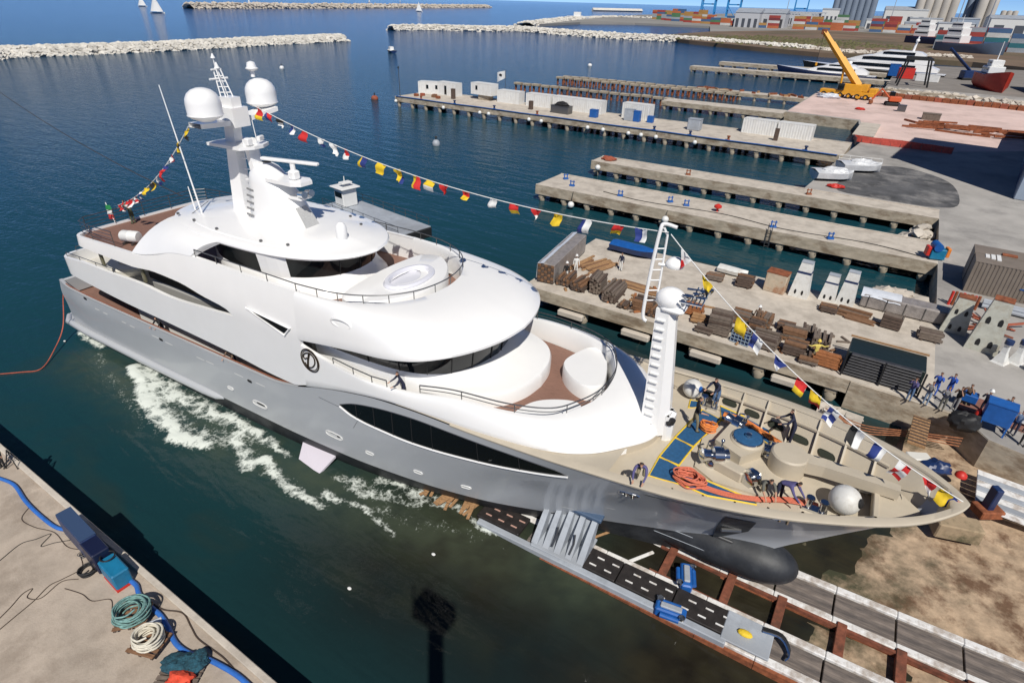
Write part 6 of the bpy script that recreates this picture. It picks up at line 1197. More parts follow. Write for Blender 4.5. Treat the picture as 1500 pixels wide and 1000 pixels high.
# finger piers
def pier_gear(label, x, y, mt, name='cleat_stand'):
    t = thing(name, label, 'mooring gear', (x, y, PZ), random.random()); m = MB(); m.box((0, 0, .1), (.7, .45, .2), ch=.04); m.build('foot', mt, t)
    for q in (-.22, .22): m = MB(); m.cyl((q, 0, .15), (q, 0, .75), .07, n=8); m.build('horn', mt, t)
    m = MB(); m.cyl((-.35, 0, .6), (.35, 0, .6), .06, n=8); m.build('bar', mt, t)
for i, (x, y) in enumerate(((-34.5, 68.5), (-36.8, 71), (-27.5, 68.2), (-21.5, 69.6), (-19.4, 69.4), (-9, 67.6), (-3.2, 67.4))): pier_gear('%s blue mooring fitting from the tip of the near finger pier' % ORD[i], x, y, BLUE)
for i, (x, y) in enumerate(((-24, 84), (-8, 84.2))): pier_gear('%s rusty mooring fitting on the narrow finger pier' % ORD[i], x, y, RUST)
for i, (x, y, z) in enumerate(((-37.2, 82.4, 1.5), (-20.5, 66.0, 1.2), (-33, 66, .6))):
    t = thing('fender_ball', ('white ball fender at the narrow finger pier tip', 'white ball fender mid near finger pier', 'low white fender near the finger pier tip')[i], 'fender', (x, y - .4, z)); m = MB(); m.sphere((0, 0, 0), .42, 14, 10); m.build('ball', WHITE2, t, smooth=60); m = MB(); m.cyl((0, .1, .4), (0, .4, 2.2 - z), .03, n=5); m.build('lanyard', RUBBER, t)
lumpy('tarpaulin_heap', (-36.9, 85.1, PZ + .2), .9, (1.3, .9, .4), REDLEAD, None); tag(bpy.data.objects['tarpaulin_heap.001'], 'red tarpaulin heap on the narrow finger pier tip', 'tarpaulin')
m = MB(); m.tube(smoothpath([(-30, 68.6, PZ + .05), (-24, 67.8, PZ + .05), (-15, 68.8, PZ + .05), (-8, 67.6, PZ + .05), (0, 68.4, PZ + .05), (5, 67.4, PZ + .05)], 6), .05, 5); tag(m.build('cable', RUBBER), 'black cable snaking along the near finger pier', 'cable')
m = MB(); m.lathe([(.12, 0), (.12, .3), (.45, .5), (.45, .7), (.12, .9)], n=14); tag(m.build('reel', RED, loc=(-15.7, 69.5, PZ), smooth=40), 'red cable reel on the near finger pier', 'reel')
t = thing('pier_ladder', 'rusty ladder on the face of the near finger pier', 'ladder', (-9, 66.05, 0))
for q in (-.22, .22): m = MB(); m.cyl((q, 0, .2), (q, 0, 2.9), .04, n=6); m.build('stile', STEEL, t)
for k in range(6): m = MB(); m.cyl((-.22, 0, .4 + k * .4), (.22, 0, .4 + k * .4), .025, n=5); m.build('rung', STEEL, t)
for i, x in enumerate((-18.6, -12.9, -7.4, -1.6)):
    m = MB(); m.box((0, 0, 0), (2.3, .5, .5), ch=.08); tag(m.build('fender_beam', CONC, loc=(x, 38.45, .75)), '%s pale fender beam from the seaward end below the near pier edge' % ORD[i], 'fender', 'fender beams below the near pier')
# shrink-wrapped boats, hut and safety netting by the dark paving
CLEAR = mat('shrink_wrap', (.66, .67, .68), .22, var=.1, scale=1.2, bump=.6, bscale=3)
for lab, p, rz, L_ in (('larger shrink-wrapped boat on the dark paving', (-3.9, 102.6, PZ), .5, 6.0), ('smaller shrink-wrapped boat at the water edge', (-6.6, 94.6, PZ), .5, 5.4)):
    t = boat(lab, p, rz, L_, 3.4, 1.2, CLEAR, CLEAR, 'wrapped_boat'); lumpy('wrap_bulge', (.2, 0, 1.3), 1.2, (1.5, .9, .4), CLEAR, t)
lumpy('tarpaulin_heap', (-5.6, 90.2, PZ + .2), .8, (1.3, .8, .35), RED, None); tag(bpy.data.objects['tarpaulin_heap.002'], 'red tarpaulin heap beside the smaller wrapped boat', 'tarpaulin')
NETO = mat('orange_safety_net', (.62, .10, .07), .7, var=.2, scale=2)
for lab, a, b_ in (('orange-red safety netting along the pink yard edge', (-7.5, 127.5), (8.0, 126.5)), ('orange-red safety netting folding toward the water', (-7.5, 127.5), (-6.6, 124))):
    t = thing('safety_net', lab, 'netting', (0, 0, PZ)); n = 10
    m = MB(); m.grid([[(a[0] + (b_[0] - a[0]) * k / n, a[1] + (b_[1] - a[1]) * k / n + .2 * random.random(), .03), (a[0] + (b_[0] - a[0]) * k / n, a[1] + (b_[1] - a[1]) * k / n - .1, 1.1 + .15 * random.random())] for k in range(n + 1)]); m.build('net', NETO, t)
    for k in range(n + 1): m = MB(); m.cyl((a[0] + (b_[0] - a[0]) * k / n, a[1] + (b_[1] - a[1]) * k / n, 0), (a[0] + (b_[0] - a[0]) * k / n, a[1] + (b_[1] - a[1]) * k / n, 1.25), .04, n=5); m.build('stake', STEEL, t)
t = thing('guard_rail', 'white tubular guard rail by the wrapped boats', 'railing', (-4.4, 108.4, PZ), .1)
for z in (.5, 1.0): m = MB(); m.cyl((-3, 0, z), (3, 0, z), .04, n=6); m.build('rail', WHITE2, t)
for k in range(5): m = MB(); m.cyl((-3 + 1.5 * k, 0, 0), (-3 + 1.5 * k, 0, 1), .04, n=6); m.build('post', WHITE2, t)
t = thing('shipyard_shed', 'tall pale blue-grey shipyard shed at the right edge', 'building', (14.6, 99, PZ), math.radians(-6.5))
SHED = mat('pale_blue_cladding', (.30, .36, .44), .5, var=.06, scale=.4)
m = MB(); m.box((13, 11.6, 13.5), (26, 23.2, 27), ch=.1); m.build('wall', SHED, t); m = MB(); m.box((13, 11.6, 27.3), (26.6, 23.8, .6)); m.build('roof', LGREY, t); m = MB(); m.box((13, 38.5, 3), (26, 30.4, 6), ch=.1); m.build('lean_to_wall', SHED, t); m = MB(); m.box((13, 38.5, 6.15), (26.4, 30.4, .3)); m.build('lean_to_roof', LGREY, t)
m = MB(); m.box((-.04, 12, 4), (.1, 8, 8), ch=.02); m.build('door', NAVY, t)
for k in range(8): m = MB(); m.box((-.05, 1.4 + 2.9 * k, 13.4), (.08, .12, 26.6)); m.build('cladding_seam', LGREY, t)
# pink yard: crane, excavator, steel
YEL = mat('crane_yellow', (.70, .33, .02), .45, var=.08, scale=1)
cp = (-15.50,195.23,2.10)
t = thing('mobile_crane', 'yellow mobile crane with raised boom on the pink yard', 'crane', (-16.0, 193.5, PZ), math.radians(-6))
m = MB(); m.box((0, 0, 1.4), (13.5, 2.9, 1.0), ch=.1); m.build('chassis', YEL, t); m = MB(); m.box((6.2, 0, 2.2), (2.0, 2.7, 1.6), ch=.2); m.build('driver_cab', YEL, t); m = MB(); m.box((1.0, 0, 2.7), (5.2, 2.9, 1.9), ch=.15); m.build('slewing_body', YEL, t); m = MB(); m.box((4.1, 0, 2.9), (1.6, 2.8, 1.8), ch=.1); m.build('counterweight', YEL, t); m = MB(); m.box((-1.6, -1.4, 2.8), (1.6, .9, 1.7), ch=.1); m.build('crane_cab', GLASS2, t)
for k in range(6):
    for q in (-1.3, 1.3): m = MB(); m.tube([(-5.6 + k * 2.1, q - .25, .7), (-5.6 + k * 2.1, q + .25, .7)], .68, 16); w = m.build('wheel', RUBBER, t, smooth=40); m = MB(); m.cyl((-5.6 + k * 2.1, q - .28, .7), (-5.6 + k * 2.1, q + .28, .7), .34, n=12); m.build('rim', YEL, w)
bm0 = Vector((2.2, 0, 3.2)); bm1 = Vector((-9.8, 0, 15.6)); d = bm1 - bm0
for k, (a, b_, r) in enumerate(((0, .5, 1.0), (.45, .78, .82), (.74, 1.0, .66))): m = MB(); m.tube([bm0 + d * a, bm0 + d * b_], r, 4); m.build('boom_section', YEL, t)
m = MB(); m.box(tuple(bm1), (1.3, 1.0, 1.3), ch=.1); m.build('boom_head', RUST, t); m = MB(); m.cyl((-2.2, 0, 2.6), tuple(bm0 + d * .4), .28, n=10); m.build('luffing_ram', YEL, t); m = MB(); m.cyl(tuple(bm1), (bm1.x, 0, 8), .05, n=5); m.build('hoist_rope', RUBBER, t); m = MB(); m.box((bm1.x, 0, 7.7), (.5, .5, .9), ch=.1); m.build('hook_block', YEL, t)
for q in (-4.5, 3.5):
    for w in (-1, 1): m = MB(); m.box((q, w * 2.6, .7), (.4, 2.4, .4)); m.build('outrigger', YEL, t); 
t = thing('excavator', 'orange-red tracked excavator beside the yellow crane', 'excavator', (-4.6, 186, PZ), .2)
EXO = mat('excavator_orange', (.55, .10, .03), .5)
for q in (-1, 1): m = MB(); m.box((0, q * 1.0, .45), (3.4, .6, .9), ch=.25); m.build('track', RUBBER, t)
m = MB(); m.box((.3, 0, 1.6), (2.8, 2.2, 1.2), ch=.15); m.build('body', EXO, t); m = MB(); m.box((-.4, .6, 2.6), (1.2, .9, 1.2), ch=.1); m.build('cab', GLASS2, t); m = MB(); m.tube([(-1, -.3, 1.8), (-3.2, -.3, 3.8), (-4.8, -.3, 1.2)], .26, 6); m.build('arm', EXO, t); m = MB(); m.box((-4.9, -.3, .6), (.9, 1.1, .9), ch=.15); m.build('bucket', RUST, t)
t = thing('steel_scrap', 'rust-red steel beams strewn over the pink paving', 'steel', (11, 155, PZ))
for k in range(34): m = MB(); m.box((0, 0, .2), (random.uniform(2, 7), .4, .35), rz=0); m.build('beam', RUST, t, loc=(random.uniform(-9, 9), random.uniform(-5, 6), .25 * (k % 3)), rz=random.uniform(-.25, .35))
t = thing('steel_scrap', 'single long rusty beam left of the steel heap', 'steel', (1.6, 159, PZ), -.9); m = MB(); m.box((0, 0, .2), (7, .4, .4)); m.build('beam', RUST, t)
t = thing('sheet_piles', 'bank of rust-brown sheet piles edging the pink yard', 'steel', (8, 203, PZ), -.14)
for k in range(20): m = MB(); m.box((-17 + k * 1.8, random.uniform(-.3, .3), .5), (1.7, 1.6, 1.0 + random.random() * .5), ch=.08); m.build('pile_bundle', RUST if k % 4 else REDLEAD, t)
t = thing('concrete_wall', 'low grey concrete wall between pink yard and ship yard', 'wall', (4, 208.5, PZ), -.14); m = MB(); m.box((0, 0, .8), (30, 1.2, 1.6), ch=.08); m.build('wall', CONCE, t)
box_thing('pallet_stack', 'grey pallet stack on the pink paving', 'pallets', (4.2, 167, PZ), (3.5, 2.2, 1.3), WOOD[0]); box_thing('pallet_stack', 'dark bin on the pink paving behind the excavator', 'bin', (-2.0, 176.5, PZ), (1.8, 1.6, 1.4), STEEL)
lumpy('tarpaulin_heap', (-10.5, 172, PZ + .2), .9, (1.2, .8, .4), RED, None); tag(bpy.data.objects['tarpaulin_heap.003'], 'small red tarpaulin heap on the pink paving', 'tarpaulin')
lumpy('debris_heap', (-20, 190, PZ + .4), 1.6, (1.8, .9, .5), SHEETW, None); tag(bpy.data.objects['debris_heap'], 'pale debris heap left of the yellow crane', 'debris')
box_thing('concrete_cube', 'pale concrete block where the pink yard meets the long pier', 'block', (-6.2, 140, PZ), (3.5, 16, .5), CONC)
# moored motor yachts, ships
def far_yacht(label, loc, rz, L_, bw, hullm, decks, mast_h):
    t = thing('moored_yacht', label, 'yacht', loc, rz); m = MB(); rows = []
    for u in [k / 14 for k in range(15)]:
        w = bw / 2 * (1 - max(0, (u - .5) / .5) ** 2.2) + .03; x = (u - .5) * L_; zt = 2.6 + 1.6 * u ** 2; rows.append([(x + 1.5 * u, -w, zt), (x, -w * .9, 1.2), (x - .6 * u, -w * .6, -.4), (x - .6 * u, w * .6, -.4), (x, w * .9, 1.2), (x + 1.5 * u, w, zt)])
    m.grid(rows); m.ngon(rows[0]); m.build('hull', hullm, t, smooth=50); m = MB(); m.grid([[r[0], r[5]] for r in rows]); m.build('deck', WHITE, t)
    for k, (a, b_, z0, h, f) in enumerate(decks):
        m = MB(); mid = []
        for u in [i / 10 for i in range(11)]:
            x = (a + (b_ - a) * u - .5) * L_; w = bw / 2 * f * (1 - max(0, (u - .6) / .4) ** 2 * .75); hh = h * (1 - max(0, (u - .72) / .28) ** 1.5 * .9) * (1 - max(0, (.12 - u) / .12) * .6); mid.append([(x, -w, z0), (x, -w * .93, z0 + hh), (x, w * .93, z0 + hh), (x, w, z0)])
        m.grid(mid); m.ngon(mid[0]); o = m.build('deckhouse', WHITE, t, smooth=40)
        m = MB(); m.grid([[(p[0][0], p[0][1] * 1.0 - .05, z0 + (p[1][2] - z0) * .35), (p[1][0], p[1][1] - .07, z0 + (p[1][2] - z0) * .8)] for p in mid[2:9]]); pair(m)('window_band', GLASS, o)
    m = MB(); x = (decks[-1][0] + .1 - .5) * L_; m.tube([(x, 0, decks[-1][2]), (x - .6, 0, decks[-1][2] + mast_h)], [.5, .25], 8); m.build('mast', WHITE, t)
    for q in (-.8, .8): m = MB(); m.sphere((x - .5, q, decks[-1][2] + mast_h * .8), .6, 12, 8); m.build('radome', WHITE, t, smooth=60)
    return t
far_yacht('dark blue-hulled motor yacht moored at the far pier', (-30.5, 261.5, 0), math.radians(178), 33, 6.5, NAVY, [(.08, .72, 2.9, 2.0, .85), (.2, .55, 4.8, 1.1, .7)], 2)
far_yacht('large black and white motor yacht behind the blue-hulled one', (-18, 292, 0), math.radians(176), 50, 8.5, RUBBER, [(.05, .82, 3.2, 2.5, .9), (.1, .7, 5.6, 2.4, .85), (.16, .52, 7.9, 2.0, .75)], 7)
def coaster(label, loc, rz, L_, bw, hm, free, house, name='cargo_ship', boot=REDLEAD):
    t = thing(name, label, 'ship', loc, rz); m = MB(); rows = []
    for u in [k / 12 for k in range(13)]:
        w = bw / 2 * (1 - max(0, (u - .62) / .38) ** 2) * (1 - max(0, (.12 - u) / .12) * .3) + .03; x = (u - .5) * L_; zt = free + free * .35 * max(0, u - .6) * 2.5; rows.append([(x + 2 * max(0, u - .7), -w, zt), (x, -w * .95, free * .3), (x, -w * .6, 0), (x, w * .6, 0), (x, w * .95, free * .3), (x + 2 * max(0, u - .7), w, zt)])
    m.grid(rows); m.ngon(rows[0]); m.build('hull', hm, t, smooth=50); m = MB(); m.grid([[r[0], r[5]] for r in rows]); m.build('deck', boot, t)
    for a, z0, lx, ly, h in house: m = MB(); m.box((a * L_, 0, z0 + h / 2), (lx, ly, h), ch=.15); o = m.build('deckhouse', WHITE2, t); m = MB(); m.box((a * L_, -ly / 2 - .03, z0 + h * .62), (lx * .85, .06, h * .22)); m.build('window_band', GLASS, o)
    m = MB(); m.cyl((house[0][0] * L_, 0, house[-1][1]), (house[0][0] * L_, 0, house[-1][1] + 7), .2, .1, n=6); m.build('mast', WHITE2, t); return t
coaster('red-hulled fishing ship standing in the grey ship yard', (19.0, 252, PZ), math.radians(-75), 20, 7, mat('ship_red', (.42, .035, .02), .5, var=.15, scale=.5), 4.4, [(-.15, 4.5, 6, 4.5, 2.0), (-.15, 6.5, 4, 3.4, 1.8)], 'fishing_ship', NAVY)
coaster('dark grey hull standing at the right edge of the ship yard', (37, 247, PZ), math.radians(-80), 34, 10, mat('dark_ship_grey', (.05, .06, .065), .6, var=.2, scale=.5), 9, [(-.1, 9, 10, 6, 2.5)], 'fishing_ship', STEEL)
SY = 420.0
for lab, px, rz, hm, L_ in (('white-housed blue ship berthed before the container yard', (1.64,576.62,2.00), math.radians(-30), NAVY, 46), ('grey ship with blue rails at the right of the port', (18.77,479.93,2.00), math.radians(-35), mat('ship_grey_blue', (.10, .14, .2), .6), 40)): coaster(lab, (px[0], px[1], 1.0), rz, L_, 11, hm, 6, [(-.25, 6, 11, 9, 4), (-.25, 10, 9, 8, 4), (-.25, 14, 7, 7, 3)])
t = thing('boat_gantry', 'black steel boat gantry in the grey ship yard', 'gantry', (-2.5, 244, PZ), .1)
for q in (-3, 3):
    for w in (-4, 4): m = MB(); m.tube([(q * 1.4, w, 0), (q, w, 8)], .3, 6); m.build('leg', RUBBER, t)
for w in (-4, 4): m = MB(); m.box((0, w, 8), (7, .6, .7)); m.build('top_beam', RUBBER, t)
m = MB(); m.box((3, 0, 8), (.6, 8, .7)); m.build('cross_beam', RUBBER, t)
sheet('ground', [(-9, 236), (60, 232), (90, 300), (60, 360), (4, 345), (-10, 300)], 2.09, mat('brown_grey_yard', (.22, .20, .18), .95, var=.15, scale=.15), 'brown-grey ship yard beyond the pink paving')
box_thing('van', 'white covered van body in the grey ship yard', 'van', (1.5, 262, PZ), (7, 2.4, 2.4), WHITE2, -.1); box_thing('van', 'red lorry body in the grey ship yard', 'lorry', (-5.4, 268, PZ), (5, 2.5, 3.4), RED, .2); box_thing('hut', 'dark blue hut by the far pier root', 'hut', (-9.5, 275, PZ), (3.5, 3, 4), BLUE)
t = thing('scrap_crane', 'dark tracked crane with low jib in the ship yard', 'crane', (13.6, 282, PZ), .6)
m = MB(); m.box((0, 0, 1.8), (5, 3, 2.6), ch=.2); m.build('body', NAVY, t); m = MB(); m.tube([(0, 0, 3), (-10, 0, 10)], .5, 4); m.build('jib', NAVY, t)
for q in (-1.3, 1.3): m = MB(); m.box((0, q, .4), (5.5, .8, .8), ch=.2); m.build('track', RUBBER, t)
# ------------------------------------------------------------ far port
EARTH = mat('brown_waste_ground', (.17, .115, .075), .95, var=.3, scale=.02, stain=(.08, .085, .04), sscale=.012, samt=.6)
PORT = mat('port_paving', (.26, .25, .23), .95, var=.15, scale=.01)
m = MB(); m.prism([(-182.35,477.40,2.00)[:2], (-140.83,440.13,2.00)[:2], (-92.89,410.36,2.00)[:2], (-51.57,390.22,2.00)[:2], (-15.61,394.06,2.00)[:2], (18.55,388.04,2.00)[:2], (58.91,353.72,2.00)[:2], (125.12,700.79,2.00)[:2], (-16.43,789.45,2.00)[:2], (-112.28,804.06,2.00)[:2], (-157.31,681.08,2.00)[:2], (-178.06,612.54,2.00)[:2]], -2, 2.3); tag(m.build('ground', EARTH), 'brown reclaimed waste ground in front of the container yard', kind='structure')
m = MB(); m.prism([(-349.46,590.50,2.00)[:2], (-363.99,711.31,2.00)[:2], (-322.22,779.22,2.00)[:2], (-226.79,776.38,2.00)[:2], (-178.06,612.54,2.00)[:2], (-157.31,681.08,2.00)[:2], (-112.28,804.06,2.00)[:2], (-16.43,789.45,2.00)[:2], (125.12,700.79,2.00)[:2], (2500, 1500), (2500, 2600), (-208.39,3350.35,2.00)[:2], (-597.24,2529.83,2.00)[:2], (-559.16,1385.54,2.00)[:2], (-468.70,987.61,2.00)[:2]], -2, 2.2); tag(m.build('ground', PORT), 'paved container port ground in the far distance', kind='structure')
CCOL = dict(orange=(.42, .12, .045), red=(.30, .045, .035), maroon=(.16, .03, .035), yellow=(.36, .20, .06), blue=(.05, .11, .22), green=(.07, .17, .08), white=(.5, .5, .48), grey=(.28, .31, .34), teal=(.02, .13, .16))
CM = {}
for k, c in CCOL.items():
    q = MB(); n = 14
    q.box((0, 0, 1.3), (12.2, 2.44, 2.58), ch=.05)
    CM[k] = q.mesh('container_' + k, mat('container_' + k, c, .6, var=.12, scale=.3))
rc = random.Random(5)
def cstack(x, y, rz, n, pal, grp, where, z=2.2):
    for k in range(n):
        c = rc.choice(pal); o = link('shipping_container', CM[c], None, (x, y, z + k * 2.6), rz + rc.uniform(-.01, .01)); tag(o, '%s shipping container, %s up in %s' % (c, ORD[k], where), 'container', 'containers in the ' + grp)
cl_px = [(-401.13,1031.13,2.00), (-303.85,906.41,2.00), (-238.43,844.77,2.00), (-184.08,793.57,2.00), (-147.49,798.92,2.00), (-112.28,804.06,2.00), (-79.71,821.81,2.00), (-46.50,826.43,2.00), (-17.49,825.40,2.00)]
P_ = [Vector(p) for p in cl_px]; cum = [0]
for i in range(1, len(P_)): cum.append(cum[-1] + (P_[i] - P_[i - 1]).length)
dd = 0; ci = 0
while dd < cum[-1] and ci < 60:
    i = max(k for k in range(len(cum)) if cum[k] <= dd); i = min(i, len(P_) - 2); f = (dd - cum[i]) / (cum[i + 1] - cum[i]); p = P_[i].lerp(P_[i + 1], f); dr = P_[i + 1] - P_[i]
    u = dd / cum[-1]; pal = ['orange', 'red', 'yellow', 'maroon', 'orange', 'red', 'yellow', 'blue', 'green', 'white'] if u > .35 else ['blue', 'green', 'yellow', 'orange', 'red', 'grey']
    nst = rc.choice([2, 3, 3, 4, 5, 5]) if ci % 6 else 0
    ang = 0.1
    if nst: cstack(p.x, p.y + 6, ang, nst, pal, 'distant container yard', 'the %s front stack from left, distant yard' % nth(ci)); cstack(p.x + 2, p.y + 24, ang, min(6, nst + rc.choice([0, 1, 2])), pal, 'distant container yard', 'the %s rear stack from left, distant yard' % nth(ci))
    dd += 13.5 if u > .5 else 24; ci += 1
for i in range(7):
    for j in range(4): q = (35.77,518.70,2.00); cstack(q[0] + i * 13.2 - 30, q[1] + j * 9 - 6, .05, rc.choice([2, 3, 4, 5]), ['blue', 'red', 'grey', 'teal', 'grey', 'blue', 'red', 'white'], 'container yard behind the red ship', '%s column %s row, yard behind red ship' % (ORD[i], ORD[j]))
def shed(label, base, wpx, L_, Wd, h, mt, rz=0):
    t = thing('warehouse', label, 'building', (base[0], base[1], 2.2), rz); m = MB(); m.box((0, 0, h / 2), (L_, Wd, h)); m.build('wall', mt, t)
    m = MB(); m.add([(-L_ / 2 - .5, -Wd / 2 - .5, h), (L_ / 2 + .5, -Wd / 2 - .5, h), (L_ / 2 + .5, Wd / 2 + .5, h), (-L_ / 2 - .5, Wd / 2 + .5, h), (-L_ / 2 - .5, 0, h + Wd * .09), (L_ / 2 + .5, 0, h + Wd * .09)], [(0, 1, 5, 4), (2, 3, 4, 5), (0, 4, 3), (1, 2, 5), (0, 3, 2, 1)]); m.build('roof', LGREY, t)
    for k in range(4): m = MB(); m.box((-L_ * .38 + k * L_ * .25, -Wd / 2 - .06, h * .3), (L_ * .12, .12, h * .6)); m.build('door', STEEL, t)
    return t
PG = mat('pale_grey_cladding', (.46, .47, .49), .6); PW = mat('white_cladding', (.62, .62, .60), .6)
shed('pale grey warehouse behind the containers, left of the pair', (-192.54,815.75,2.00), 0, 27, 50, 15, PG, .1); shed('pale grey warehouse behind the containers, right of the pair', (-172.80,840.98,2.00), 0, 34, 50, 15, PG, .1); shed('white warehouse between the two silo groups', (-54.90,1267.59,2.00), 0, 60, 60, 22, PW, .1); shed('white-roofed store below the tall twin silos at right', (84.95,969.13,2.00), 0, 80, 40, 16, PW, .1); shed('grey office block at the left of the blue silos', (-137.86,1053.35,2.00), 0, 22, 20, 20, PW, .1); shed('long low shed beyond the colonnade', (-182.56,1058.23,2.00), 0, 70, 30, 13, PG, .1)
for i, (p_, L2, h2, mt2) in enumerate((((-325.49,1001.91,2.00), 30, 8, PW), ((-242.46,890.38,2.00), 26, 7, PG), ((-135.35,906.85,2.00), 24, 9, SHED), ((-67.63,973.65,2.00), 30, 10, PW), ((-23.69,916.81,2.00), 26, 9, PG), ((13.79,896.51,2.00), 34, 10, PW), ((24.76,1048.75,2.00), 30, 14, SHED), ((-20.33,1123.66,2.00), 40, 12, PW))): shed('%s small port building from the left behind the containers' % ORD[i], p_, 0, L2, 16, h2, mt2, .1)
SCRUB = mat('dry_scrub', (.10, .095, .04), .95, var=.4, scale=.3)
m = MB(); rs = random.Random(9)
ea = [(-146.33,488.63,2.00), (-116.54,554.87,2.00), (-63.15,532.67,2.00), (-25.19,494.11,2.00), (-66.35,437.52,2.00), (-109.79,462.20,2.00)]
for k in range(900):
    q = rs.choice(ea); w_ = rs.choice(ea); u_ = rs.random(); x_ = q[0] + (w_[0] - q[0]) * u_ + rs.gauss(0, 9); y_ = q[1] + (w_[1] - q[1]) * u_ + rs.gauss(0, 14); r_ = rs.uniform(.5, 1.6)
    m.add([(x_ + a_ * r_ * 1.4, y_ + b_ * r_ * 1.4, 2.3 + c_ * r_ * .7 * rs.uniform(.6, 1.3)) for a_, b_, c_ in ((1, 0, 0), (-1, 0, 0), (0, 1, 0), (0, -1, 0), (.2, .1, 1))], [(0, 2, 4), (2, 1, 4), (1, 3, 4), (3, 0, 4)])
tag(m.build('scrub', SCRUB), 'low dry scrub scattered over the brown waste ground', 'scrub', kind='stuff')
def silos(label, base, n, r, h, mt, rz=0, top=True, step=1.9, rows=2):
    t = thing('grain_silos', label, 'silos', (base[0], base[1], 2.2), rz); me = MB().lathe([(r, 0), (r, h), (r * .9, h + r * .3), (.1, h + r * .5)], n=18).mesh('silo', mt, 40)
    for i in range(n):
        for j in range(rows): link('silo', me, t, ((i - n / 2) * r * step, j * r * 2, 0))
    if top: m = MB(); m.box((-r * .9, r, h + r * .4), (n * r * step, r * 2, r * .9)); m.build('head_house', mt, t)
    return t
SIL = mat('silo_concrete', (.44, .41, .37), .8, var=.08, scale=.05); SILB = mat('silo_blue_grey', (.16, .20, .26), .7, var=.1, scale=.05)
silos('dark blue-grey silo battery behind the container yard', (-107.70,1072.73,2.00), 7, 4.2, 42, SILB, .1); silos('five pale concrete silos cut by the top edge', (-8.51,1257.94,2.00), 5, 6.0, 62, SIL, .1); silos('tall twin pale silos near the right edge', (55.04,1194.57,2.00), 2, 6.4, 40, SIL, .1, True, 2.0, 1); silos('short cluster of small grey silos at the far right', (93.66,1380.53,2.00), 3, 4, 24, SIL, .1, False, 2.0, 1); silos('dark slab-like silo block beside the twin silos', (41.28,1211.93,2.00), 3, 4.5, 44, SILB, .1)
STS = mat('port_crane_blue', (.02, .22, .52), .5)
def port_crane(label, base, h):
    t = thing('port_crane', label, 'crane', (base[0], base[1], 2.2), .15)
    for q in (-9, 9):
        for w in (-7, 7): m = MB(); m.box((q, w, h / 2), (1.6, 1.6, h)); m.build('leg', STS, t)
        m = MB(); m.box((q, 0, h * .35), (1.4, 14, 1.6)); m.build('sill_beam', STS, t)
    m = MB(); m.box((0, 0, h * .6), (18, 1.5, 1.6)); m.build('portal_beam', STS, t); m = MB(); m.box((-12, 0, h), (75, 2.4, 3)); m.build('jib', STS, t); m = MB(); m.tube([(9, -7, .5), (-9, -7, h * .6)], .7, 6); m.build('brace', STS, t); return t
port_crane('left blue quay crane beyond the containers', (-287.37,959.90,2.00), 38); port_crane('right blue quay crane beyond the containers', (-262.18,1001.54,2.00), 38); port_crane('blue quay crane beside the dark silos', (-188.87,1110.70,2.00), 34)
for i, (px, h) in enumerate((((25.69,543.14,2.00), 46), ((10.69,675.51,2.00), 40), ((-55.09,960.29,2.00), 48), ((-193.24,1028.31,2.00), 52))):
    t = thing('light_mast', '%s tall thin port light mast from the right' % ORD[i], 'light mast', (px[0], px[1], 2.2), 0, 'light masts of the port'); m = MB(); m.cyl((0, 0, 0), (0, 0, h), .6, .3, n=6); m.build('pole', LGREY, t); m = MB(); m.box((0, 0, h), (4, 1, 1)); m.build('lamp_bar', LGREY, t)
t = thing('colonnade', 'row of pale columns beside the warehouses', 'columns', (-154.22,931.83,2.00), .1)
for k in range(14): m = MB(); m.box((-26 + k * 4, 0, 8), (1.0, 1.2, 16)); m.build('column', PG, t)
m = MB(); m.box((0, 0, 16.5), (56, 1.6, 1.2)); m.build('beam', PG, t)
m = MB(); a_ = (-902.63,1839.82,2.00); b2_ = (-811.97,2008.58,2.00); m.tube([(a_[0], a_[1], 3), (b2_[0], b2_[1], 3)], 6, 4); tag(m.build('harbour_mole', STONE_W), 'far white harbour mole before the container port', 'mole')
# ------------------------------------------------------------ boats, buoys
def sailboat(label, p, h, heel=.12, rz=0):
    t = thing('sailboat', label, 'sailboat', (p[0], p[1], 0), rz); L_ = h * .75; m = MB(); rows = []
    for u in [k / 8 for k in range(9)]: w = L_ * .13 * (1 - abs(2 * u - .9) ** 2.2) + .02; x = (u - .5) * L_; rows.append([(x, -w, h * .07), (x, 0, -.2), (x, w, h * .07)])
    m.grid(rows); m.build('hull', WHITE2, t, smooth=60); m = MB(); m.cyl((0, 0, .2), (0, heel * h, h), h * .008, n=6); m.build('mast', WHITE2, t)
    m = MB(); m.grid([[(.1 - (1 - u) * h * .34 * k, heel * h * u + .04 * h * math.sin(k * 3), h * (.1 + .88 * u)) for k in (0, .5, 1)] for u in [i / 6 for i in range(7)]]); m.build('mainsail', WHITE2, t, smooth=60)
    m = MB(); m.grid([[(.12 + (1 - u) * h * .30 * k, heel * h * u - .04 * h * math.sin(k * 3), h * (.09 + .8 * u)) for k in (0, .5, 1)] for u in [i / 6 for i in range(7)]]); m.build('jib', WHITE2, t, smooth=60)
for lab, p, h in (('white sailboat, left of the two at upper left', (-1068.81,571.07,0.00), 17), ('white sailboat, right of the two at upper left', (-757.51,419.85,0.00), 20), ('white sailboat with bare mast in mid channel', (-828.11,955.11,0.00), 17), ('leftmost distant sail beyond the far breakwater', (-1323.67,947.31,0.00), 14), ('distant sail beyond the far breakwater, left of a pair', (-1922.87,1922.11,0.00), 20), ('distant sail beyond the far breakwater, right of a pair', (-2087.33,2279.30,0.00), 20)): sailboat(lab, p, h, .12, random.uniform(-.5, 1.2))
